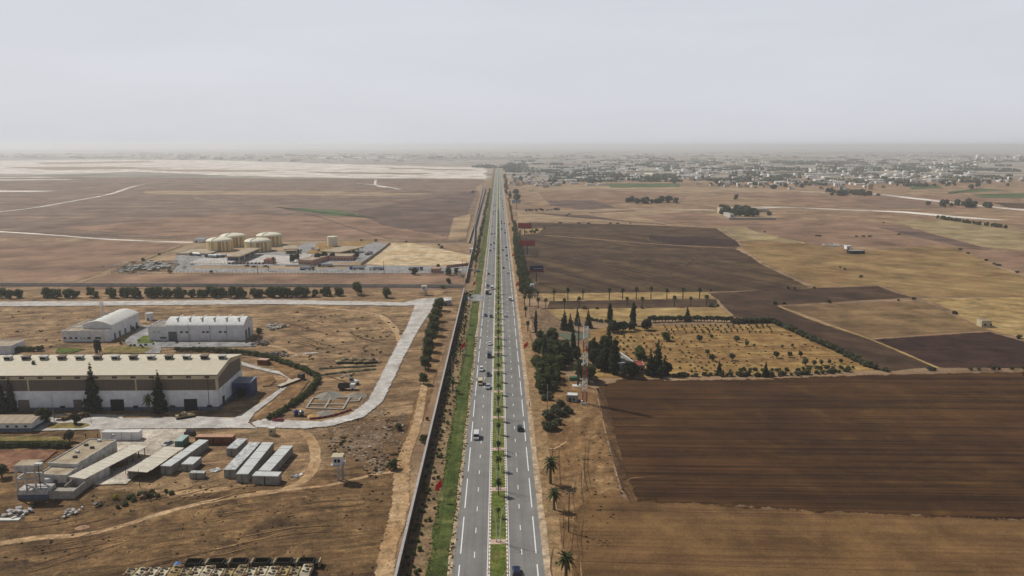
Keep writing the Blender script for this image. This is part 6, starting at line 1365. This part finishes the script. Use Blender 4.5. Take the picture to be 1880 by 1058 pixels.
MB().box(-1.3, 1.3, -1.8, 1.2, .9, 1.9).build('house', PT['white'], dg); MB().box(-1.3, -.2, -.2, 1.4, 1.9, 3.0).build('cab', W_glass, dg); MB().tube([(.4, 1.2, 1.7), (.4, 4.2, 4.2), (.4, 7, 2.4)], [.3, .28, .18], 6).build('arm', PT['white'], dg); MB().box(-.2, 1, 6.7, 7.5, 1.6, 2.4).build('bucket', W_steel, dg)
for i, (u, v, m, lab) in enumerate(((544, 764, PT['blue'], 'blue cement mixer at the left of the building site'), (554, 765, PT['grey'], 'grey cement mixer beside the blue one'))):
    p = P(u, v); r = empty('cement_mixer', (p.x, p.y, 0), R(30 * i), lab, 'cement mixer'); MB().tube([(0, -1, 1.2), (0, -.3, 1.5), (0, .5, 1.7), (0, 1.1, 1.9)], [.4, .95, .95, .4], 12).build('drum', m, r); MB().box(-.6, .6, -1.2, 1, .5, .7).build('frame', W_rsteel, r)
    for sx in (-1, 1): MB().tube([(sx * .6, -.4, .4), (sx * .8, -.4, .4)], .4, 10).build('wheel', M_tyre, r)
p = P(511, 775); o = drive('car', p.x, p.y, R(80), 'red', 'small red car at the foot of the lower hedge'); o.location.z = 0
# ---- tanks
M_arm = mat('desert_paint', s(168, 150, 112), .8, var=.25, scale=.8, dirt=s(92, 80, 58)); M_armd = mat('olive_dark', s(58, 56, 44), .8, var=.2); M_trk = mat('track_steel', (.02, .018, .016), .8)
def tank(u, v, rz, label):
    p = P(u, v); r = empty('battle_tank', (p.x, p.y, 0), R(rz), label, 'tank')
    taper_prism([(-3.3, 1.0), (-3.4, 1.6), (2.4, 1.6), (3.5, 1.2), (3.0, .7), (-3.0, .6)], 1.25, 1.25, 9).build('hull', M_arm, r)
    for sx in (-1, 1):
        t_ = taper_prism([(-3.2, .35), (-3.5, .75), (-3.2, 1.15), (3.2, 1.15), (3.6, .75), (3.1, .3), (2.6, 0), (-2.7, 0)], .3, .3, 9); t_.v = [(x + sx * 1.5, y, z) for x, y, z in t_.v]; t_.build('track', M_trk, r)
        MB().box(sx * 1.5 - .33, sx * 1.5 + .33, -3.3, 3.3, 1.18, 1.3).build('fender', M_arm, r)
    b = MB(); b.tube([(0, -.4, 1.6), (0, -.4, 2.1), (0, -.45, 2.5)], [1.3, 1.2, .75], 12); tu = b.build('turret', M_arm, r)
    MB().tube([(0, .7, 2.1), (0, 4.6, 2.3)], [.13, .09], 8).build('barrel', M_arm, tu); MB().cyl(.45, -.7, 2.45, 2.65, .32, 10).build('hatch', M_armd, tu); MB().box(-1.1, 1.1, -2.3, -1.3, 1.7, 2.2).build('stowage_box', M_armd, tu)
for u, lab in ((629.5, 'leftmost'), (645, 'second from left'), (662.5, 'third from left'), (680, 'rightmost')): tank(u, 667, 90 + (u % 3) * 8, lab + ' of four tanks parked side by side on open earth'); 
tank(340, 768, -60, 'lone tank parked at the edge of the yard before the hangar')
# ---- parked carriers along the bottom edge
def carrier(x, y, label, dark, group):
    r = empty('tracked_carrier', (x, y, 0), 0, label, 'armoured carrier', group)
    taper_prism([(-2.6, .6), (-2.5, 1.9), (1.6, 1.95), (2.6, 1.2), (2.4, .6)], 1.22, 1.18, 1).build('hull', M_arm if not dark else M_armd, r)
    for sx in (-1, 1): MB().box(sx * 1.05 - .2, sx * 1.05 + .2, -2.4, 2.3, 0, .75).build('track', M_trk, r)
    for hx, hy, hr in ((.45, .9, .33), (-.4, .1, .4), (.3, -1.5, .45)): MB().cyl(hx, hy, 1.9, 2.12, hr, 10).build('hatch', M_armd, r)
    MB().box(-.9, 0, .9, 1.5, 1.9, 2.0).build('engine_grille', M_trk, r); MB().box(-1.1, -.3, -2.2, -.9, 1.9, 2.25).build('stowage_box', W_wood, r)
    return r
M_arm2 = mat('pale_desert_paint', s(206, 194, 168), .8, var=.25, scale=.6, dirt=s(120, 106, 80)); M_arm3 = mat('ochre_desert_paint', s(176, 152, 98), .8, var=.25, scale=.6, dirt=s(104, 88, 58))
g0 = 'tan tracked carriers parked along the bottom edge'
c0 = kids_of(carrier(-89.6, 177.0, 'tan tracked carrier in the front row at the bottom edge', False, g0))
for k in range(1, 17):
    o = copy_tree(c0, (-89.6 + k * 2.66, 177.0 + rnd.uniform(-.6, .6), 0), R(rnd.uniform(-3, 3)) + (math.pi if k % 3 == 1 else 0), None, g0)
    for ch in o.children:
        if ch.name.startswith('hull'): ch.material_slots[0].link = 'OBJECT'; ch.material_slots[0].material = (M_arm, M_arm2, M_arm2, M_arm3, M_arm2)[(k * 7) % 5]
def openbed(x, y):
    r = empty('open_carrier', (x, y, 0), R(-90), 'dark open topped carrier in the back row at the bottom edge', 'armoured carrier', 'open topped carriers behind the tan ones')
    b = MB(); b.box(-1.25, 1.25, -2.6, 2.4, .5, .8); b.box(-1.25, -1.12, -2.6, 1.2, .8, 1.9); b.box(1.12, 1.25, -2.6, 1.2, .8, 1.9); b.box(-1.12, 1.12, -2.6, -2.48, .8, 1.9); b.box(-1.12, 1.12, 1.05, 1.2, .8, 1.95); b.build('cargo_tub', M_armd, r)
    MB().box(-1.1, 1.1, 1.3, 2.3, .8, 1.5).build('engine_deck', M_trk, r); MB().box(-1.25, 1.25, 2.4, 2.75, .5, 1.9).build('nose_plate', M_arm, r)
    for sx in (-1, 1): MB().box(sx * 1.05 - .2, sx * 1.05 + .2, -2.4, 2.4, 0, .55).build('track', M_trk, r)
    return r
o0 = kids_of(openbed(-75.4, 182.0))
for k in range(1, 6): copy_tree(o0, (-75.4 + k * 5.62, 182.0, 0), R(-90), None, 'open topped carriers behind the tan ones')
# dug rows of earth between tanks and site
for i, (a, c) in enumerate((((590, 678), (690, 673)), ((592, 689), (690, 679)))):
    A, B_ = P(*a), P(*c); b = MB(); n = 26
    for k in range(n):
        t = k / n; q0 = A.lerp(B_, t); sz = rnd.uniform(.7, 1.3); M = Matrix.Translation(q0) @ Matrix.Rotation(rnd.uniform(0, 3), 4, 'Z'); b.tube([M @ Vector((0, 0, -.2)), M @ Vector((0, 0, sz * .5)), M @ Vector((0, 0, sz * .8))], [1.6, 1.1, .2], 7)
    tag(b.build('brush_row', L_olive), ('farther' if i == 0 else 'nearer') + ' of two rows of dry brown brush below the four tanks', 'brush')
# ---- people
M_cloth = mat('dark_clothes', s(40, 44, 48), .9); M_skin = mat('skin', s(140, 100, 76), .7); M_hair = mat('hair', (.01, .008, .007), .9)
def person(u, v, rz, label, z=0, step=.16):
    p = P(u, v, z); me = bpy.data.meshes.new('body_skeleton')
    J = [((0, 0, .95), .13), ((0, 0, 1.2), .14), ((0, 0, 1.42), .13), ((0, 0, 1.52), .055), ((0, .02, 1.66), .105), ((.1, 0, .9), .1), ((.11, step, .5), .075), ((.11, step * .9, .08), .05), ((.11, step * .9 + .14, .04), .04), ((-.1, 0, .9), .1), ((-.11, -step, .5), .075), ((-.11, -step * 1.2, .08), .05), ((-.11, -step * 1.2 + .14, .04), .04),
         ((.2, 0, 1.4), .06), ((.25, -.05, 1.12), .045), ((.24, .08, .88), .035), ((.24, .12, .78), .025), ((-.2, 0, 1.4), .06), ((-.25, .05, 1.12), .045), ((-.24, .14, .88), .035), ((-.24, .18, .78), .025)]
    E = [(0, 1), (1, 2), (2, 3), (3, 4), (0, 5), (5, 6), (6, 7), (7, 8), (0, 9), (9, 10), (10, 11), (11, 12), (2, 13), (13, 14), (14, 15), (15, 16), (2, 17), (17, 18), (18, 19), (19, 20)]
    me.from_pydata([j[0] for j in J], E, []); me.skin_vertices.new() if hasattr(me.skin_vertices, 'new') else None
    o = link('person', me); md = o.modifiers.new('skin', 'SKIN')
    for i, j in enumerate(J): me.skin_vertices[0].data[i].radius = (j[1], j[1])
    me.skin_vertices[0].data[0].use_root = True; sb = o.modifiers.new('sub', 'SUBSURF'); sb.levels = 1; sb.render_levels = 1
    dg_ = bpy.context.evaluated_depsgraph_get(); m2 = bpy.data.meshes.new_from_object(o.evaluated_get(dg_)); o.modifiers.clear(); o.data = m2
    m2.materials.clear(); m2.materials.append(M_cloth); m2.materials.append(M_skin)
    for f in m2.polygons:
        if f.center.z > 1.5 or (f.center.z < .86 and abs(f.center.x) > .2): f.material_index = 1
    o.location = (p.x, p.y, z); o.rotation_euler = (0, 0, R(rz)); tag(o, label, 'person')
    b = MB(); b.tube([(0, .0, 1.66), (0, -.01, 1.73), (0, -.01, 1.79)], [.112, .1, .03], 10); b.build('hair', M_hair, o)
for u, v, rz, lab in ((157.5, 805, 20, 'person in dark clothes standing behind the workshop roof, left one of two'), (179.5, 804.5, -30, 'person in dark clothes standing behind the workshop roof, right one of two'), (234.5, 843, 160, 'person in dark clothes walking across the workshop yard')): person(u, v, rz, lab)
# ------------------------------------------------------------------ far towns
HM = [W_old, W_cream, mat('far_house_pink', s(196, 168, 150), .9), mat('far_house_white', s(240, 238, 232), .9), mat('far_house_tan', s(180, 160, 136), .9), mat('far_house_grey', s(160, 156, 150), .9)]
HN = ['off white', 'cream', 'pinkish', 'white', 'tan', 'grey']
def hmesh(i):
    q_ = random.Random(i); b = MB(); w_, d, h = 10, 8, 3.4 if i % 3 else 6.4
    b.box(-w_ / 2, w_ / 2, -d / 2, d / 2, 0, h); b.box(-w_ / 2, w_ / 2, -d / 2, -d / 2 + .3, h, h + .8); b.box(-w_ / 2, -w_ / 2 + .3, -d / 2 + .3, d / 2, h, h + .8); b.box(w_ / 2 - .3, w_ / 2, -d / 2 + .3, d / 2, h, h + .8)
    if i % 2: b.box(w_ * .1, w_ * .4, 0, d * .4, h, h + 2.6)
    if i % 4 == 3: b.box(w_ / 2, w_ / 2 + 5, -d / 2 + 1, d / 2, 0, 2.8)
    b.cur = 1
    for k in range(3):
        for z in ([1] if h < 4 else [1, 4]): b.box(-w_ / 2 + 1.2 + k * 3, -w_ / 2 + 2.4 + k * 3, -d / 2 - .05, -d / 2 + .05, z, z + 1.3)
    b.cur = 2; b.box(-w_ / 2 + .3, w_ / 2 - .3, -d / 2 + .3, d / 2, h, h + .06)
    return b.mesh('house', HM[0], W_dark, W_flat)
HMESH = [hmesh(i) for i in range(6)]
q3 = random.Random(21)
def house(x, y, sc, where, rz=None):
    i = q3.randrange(6); c = q3.choice([0, 0, 1, 2, 3, 3, 4, 5]); o = link('house', HMESH[i]); o.location = (x, y, 0); o.rotation_euler = (0, 0, q3.choice([0, .15, 1.57, 1.3, .6, -.3]) if rz is None else rz); o.scale = sc
    o.material_slots[0].link = 'OBJECT'; o.material_slots[0].material = HM[c]
    return tag(o, HN[c] + ' far house in ' + where, 'house', HN[c] + ' houses in ' + where)
def scatter(poly, n, fn):
    """spread evenly over the picture area of a ground polygon"""
    us = [c[0] for c in poly]; vs = [c[1] for c in poly]; k = 0; t = 0
    while k < n and t < 9000:
        t += 1; u, v = q3.uniform(min(us), max(us)), q3.uniform(min(vs), max(vs)); ins = False
        for i in range(len(poly)):
            a, c = poly[i], poly[i - 1]
            if (a[1] > v) != (c[1] > v) and u < (c[0] - a[0]) * (v - a[1]) / (c[1] - a[1]) + a[0]: ins = not ins
        if ins: p = P(u, v); fn(p.x, p.y); k += 1
Z = lambda a, b: q3.uniform(a, b)
def hs(where, a=.9, b=1.7, zt=1.3): return lambda x, y: house(x, y, (Z(a, b), Z(a, b), Z(.85, zt)), where)
scatter([(935, 330), (1010, 332), (1030, 345), (985, 346), (936, 341)], 46, hs('the village right beside the motorway', .9, 1.6))
scatter([(930, 305), (1180, 305), (1180, 330), (1020, 332), (935, 325)], 40, hs('the hazy quarter beyond the roadside village', 1.2, 2.4, 1.1))
scatter([(1250, 322), (1400, 330), (1420, 346), (1330, 345), (1250, 336)], 40, hs('the middle village before the curved field road'))
scatter([(1180, 303), (1420, 303), (1420, 326), (1250, 322)], 36, hs('the hazy quarter behind the middle village', 1.3, 2.6))
scatter([(1400, 315), (1580, 318), (1620, 345), (1560, 356), (1450, 350)], 52, hs('the large village behind the pale road at the right'))
scatter([(1560, 310), (1760, 312), (1760, 332), (1600, 336)], 34, hs('the scattered village near the right edge', 1.1, 2.2))
scatter([(1660, 333), (1880, 322), (1880, 335), (1700, 345)], 16, hs('the hamlet at the far right edge', 1.1, 2))
scatter([(1790, 288), (1880, 288), (1880, 296), (1790, 298)], 14, lambda x, y: house(x, y, (3, 3, Z(3, 5)), 'the tall block estate on the right horizon'))
# long pale sheds
for u, v, w_, lab in ((1055, 338.5, 22, 'white farm sheds left of the green crop'), (1085, 341, 26, 'white farm sheds left of the green crop'), (1105, 341, 24, 'white farm sheds left of the green crop'), (1025, 339, 20, 'white farm sheds left of the green crop')):
    p = P(u, v); o = MB().prism([(-w_ / 2, 0), (w_ / 2, 0), (w_ / 2, 4), (0, 6), (-w_ / 2, 4)], 0, 14, 'y').build('farm_shed', W_roofw); o.location = p; tag(o, 'white farm shed beside the green crop and far village', 'farm shed', lab)
for i, (u, v, L) in enumerate(((1660, 306, 260), (1730, 310, 300), (1300, 306, 200), (1070, 318, 110), (1150, 317, 120), (1480, 322, 120), (1705, 333, 90), (1245, 326, 90), (1420, 318, 110), (1555, 306, 150))):
    p = P(u, v); o = MB().prism([(0, 0), (L, 0), (L, 6), (L / 2, 7), (0, 6)], 0, 30, 'y').build('warehouse', W_roofw if i % 2 else W_cream); o.location = p; tag(o, 'long pale far warehouse among the hazy villages', 'warehouse', 'long far warehouses')
for u, v, h, lab in ((1134, 316, 30, 'white minaret in the hazy quarter beyond the roadside village'), (1498, 319, 24, 'pinkish minaret in the large village at the right')):
    p = P(u, v); r = empty('minaret', p, 0, lab, 'minaret'); MB().box(-2.6, 2.6, -2.6, 2.6, 0, h * .8).build('shaft', HM[3] if 'white' in lab else HM[2], r); MB().box(-1.3, 1.3, -1.3, 1.3, h * .8, h).build('lantern', HM[3] if 'white' in lab else HM[2], r)
# left town beyond the quarry
scatter([(330, 284), (860, 284), (880, 296), (600, 298), (330, 294)], 46, lambda x, y: house(x, y, (Z(2, 5), Z(2, 4), Z(1.3, 2.6)), 'the hazy town beyond the quarry'))
# far trees
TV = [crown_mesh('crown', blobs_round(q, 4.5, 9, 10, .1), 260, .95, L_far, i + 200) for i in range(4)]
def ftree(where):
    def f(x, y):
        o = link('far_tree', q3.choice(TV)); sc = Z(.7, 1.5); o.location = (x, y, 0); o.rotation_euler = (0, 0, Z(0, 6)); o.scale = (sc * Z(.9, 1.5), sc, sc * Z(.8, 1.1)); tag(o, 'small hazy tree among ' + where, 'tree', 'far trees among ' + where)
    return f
scatter([(935, 308), (1060, 312), (1100, 338), (1000, 342), (935, 338)], 40, ftree('the houses of the roadside village'))
scatter([(1060, 328), (1110, 330), (1105, 338), (1060, 338)], 14, ftree('the farm sheds beside the green crop'))
scatter([(1175, 325), (1250, 328), (1248, 338), (1170, 336)], 20, ftree('the grove above the green crop'))
scatter([(1250, 310), (1450, 325), (1440, 345), (1300, 343)], 34, ftree('the houses of the middle village'))
scatter([(1400, 335), (1480, 338), (1470, 349), (1390, 346)], 14, ftree('the front gardens of the large village'))
scatter([(1450, 308), (1700, 312), (1700, 345), (1500, 345)], 30, ftree('the houses of the large village'))
scatter([(1515, 352), (1575, 354), (1620, 361), (1530, 361)], 26, ftree('the dark grove beside the pale road'))
scatter([(1700, 325), (1870, 330), (1860, 352), (1700, 345)], 18, ftree('the fields at the far right'))
scatter([(1700, 374), (1820, 378), (1815, 384), (1705, 381)], 18, ftree('the roadside plots at the right'))
scatter([(1315, 385), (1335, 384), (1338, 397), (1325, 395)], 14, ftree('the left garden of the walled estate'))
scatter([(1340, 388), (1420, 390), (1415, 399), (1345, 399)], 22, ftree('the houses of the walled estate'))
scatter([(1148, 371), (1245, 372), (1246, 375), (1148, 375)], 20, ftree('the long garden strip left of the walled estate'))
scatter([(942, 355), (953, 357), (953, 368), (944, 368)], 8, ftree('the clump behind the grey billboard'))
plant_px('tree', 1351, 368, 1.6, 'lone round tree standing on a field behind the walled estate', name='bushy_tree')
# woods and blocks too far to count
def mass(name, areas, m, rz_=(5, 9), wr=(10, 40), q_=random.Random(31)):
    b = MB()
    for poly, n in areas:
        def f(x, y):
            w_, d, h = q_.uniform(*wr), q_.uniform(8, 26), q_.uniform(*rz_); k = int(max(3, w_ / 4))
            for _ in range(k * 2):
                cx, cy = x + q_.uniform(-w_, w_), y + q_.uniform(-d, d); rr = q_.uniform(2.5, 6); 
                b.tube([(cx, cy, 0), (cx + q_.uniform(-1, 1), cy, h * .5), (cx, cy, h * q_.uniform(.8, 1.1))], [rr, rr * 1.1, rr * .3], 5)
        scatter(poly, n, f)
    return tag(b.build(name, m), kind='stuff')
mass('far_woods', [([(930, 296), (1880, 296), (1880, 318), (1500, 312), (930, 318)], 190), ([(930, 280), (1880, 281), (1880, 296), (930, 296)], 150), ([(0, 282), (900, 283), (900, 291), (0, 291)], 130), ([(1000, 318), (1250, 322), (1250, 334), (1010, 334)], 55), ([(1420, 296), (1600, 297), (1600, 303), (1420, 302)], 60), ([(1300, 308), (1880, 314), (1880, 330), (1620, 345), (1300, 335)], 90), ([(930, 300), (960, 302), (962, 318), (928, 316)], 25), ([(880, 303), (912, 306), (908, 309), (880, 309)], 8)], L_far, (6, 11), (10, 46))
bb_ = MB(); q_ = random.Random(77)
def fb(x, y):
    w_, d, h = q_.uniform(8, 42), q_.uniform(8, 24), q_.uniform(3, 8); bb_.box(x, x + w_, y, y + d, 0, h)
scatter([(930, 282), (1880, 284), (1880, 304), (1300, 303), (930, 304)], 300, fb); scatter([(200, 280), (900, 281), (900, 296), (200, 294)], 260, fb); scatter([(1180, 303), (1780, 306), (1780, 335), (1400, 345), (1250, 330)], 190, fb); scatter([(940, 305), (1180, 306), (1180, 333), (940, 336)], 110, fb)
tag(bb_.build('distant_buildings', HM[3]), kind='stuff')
# far field strips toward the horizon
for i in range(70):
    v = q3.uniform(272, 302); u = q3.uniform(0, 1850); wd = q3.uniform(60, 260); th = (v - 267) * q3.uniform(.03, .09)
    if u < 900 and v > 292: continue
    patch('far_field', [(u, v), (u + wd, v + q3.uniform(-.3, .3)), (u + wd + 20, v + th), (u - 10, v + th)], G[q3.choice(['tan', 'purple_brown', 'heath', 'crop_green', 'reddish', 'sand'] if i % 5 == 0 else ['tan', 'purple_brown', 'heath', 'crop_green'])], 'R' if u > 930 else 'L', 0)
# dust over the quarry
m = bpy.data.materials.new('dust'); m.use_nodes = True; n = m.node_tree.nodes; n.clear(); o_ = n.new("ShaderNodeOutputMaterial"); v_ = n.new("ShaderNodeVolumePrincipled"); v_.inputs["Color"].default_value = (.95, .93, .9, 1); v_.inputs["Density"].default_value = .003; m.node_tree.links.new(v_.outputs[0], o_.inputs["Volume"])
for u, v, w_, h in ((467, 302, 14, 60),):
    p = P(u, v); b = MB()
    for k, t in enumerate((0, .3, .6, .85)): pass
    b.tube([(0, 0, -2), (w_ * .2, 0, h * .3), (w_ * .5, 0, h * .7), (w_ * .8, 0, h)], [w_ * .7, w_, w_ * .8, w_ * .2], 14); o = b.build('dust_cloud', m); o.location = p; tag(o, kind='stuff')
# drop source plants and vehicles that were never placed
for o in [q_ for q_ in bpy.data.objects if q_.parent is None]:
    if "label" in o and o.get("label") in ("tree", "shrub", "bush", "palm", "vehicle", "olive tree", "lamp"):
        for c in list(o.children): bpy.data.objects.remove(c)
        bpy.data.objects.remove(o)
for o in bpy.data.objects:
    if "_f" in o: del o["_f"]
# ------------------------------------------------------------------ air
m = bpy.data.materials.new('haze_air'); m.use_nodes = True; n = m.node_tree.nodes; n.clear()
o_ = n.new("ShaderNodeOutputMaterial"); v = n.new("ShaderNodeVolumePrincipled")
v.inputs["Color"].default_value = (0.93, 0.965, 1.0, 1); v.inputs["Density"].default_value = HAZE; v.inputs["Anisotropy"].default_value = 0.28
m.node_tree.links.new(v.outputs[0], o_.inputs["Volume"])
b = MB(); b.box(-80000, 80000, -800, 80000, -1.5, 128)
hz = tag(b.build('haze', m), kind='stuff')
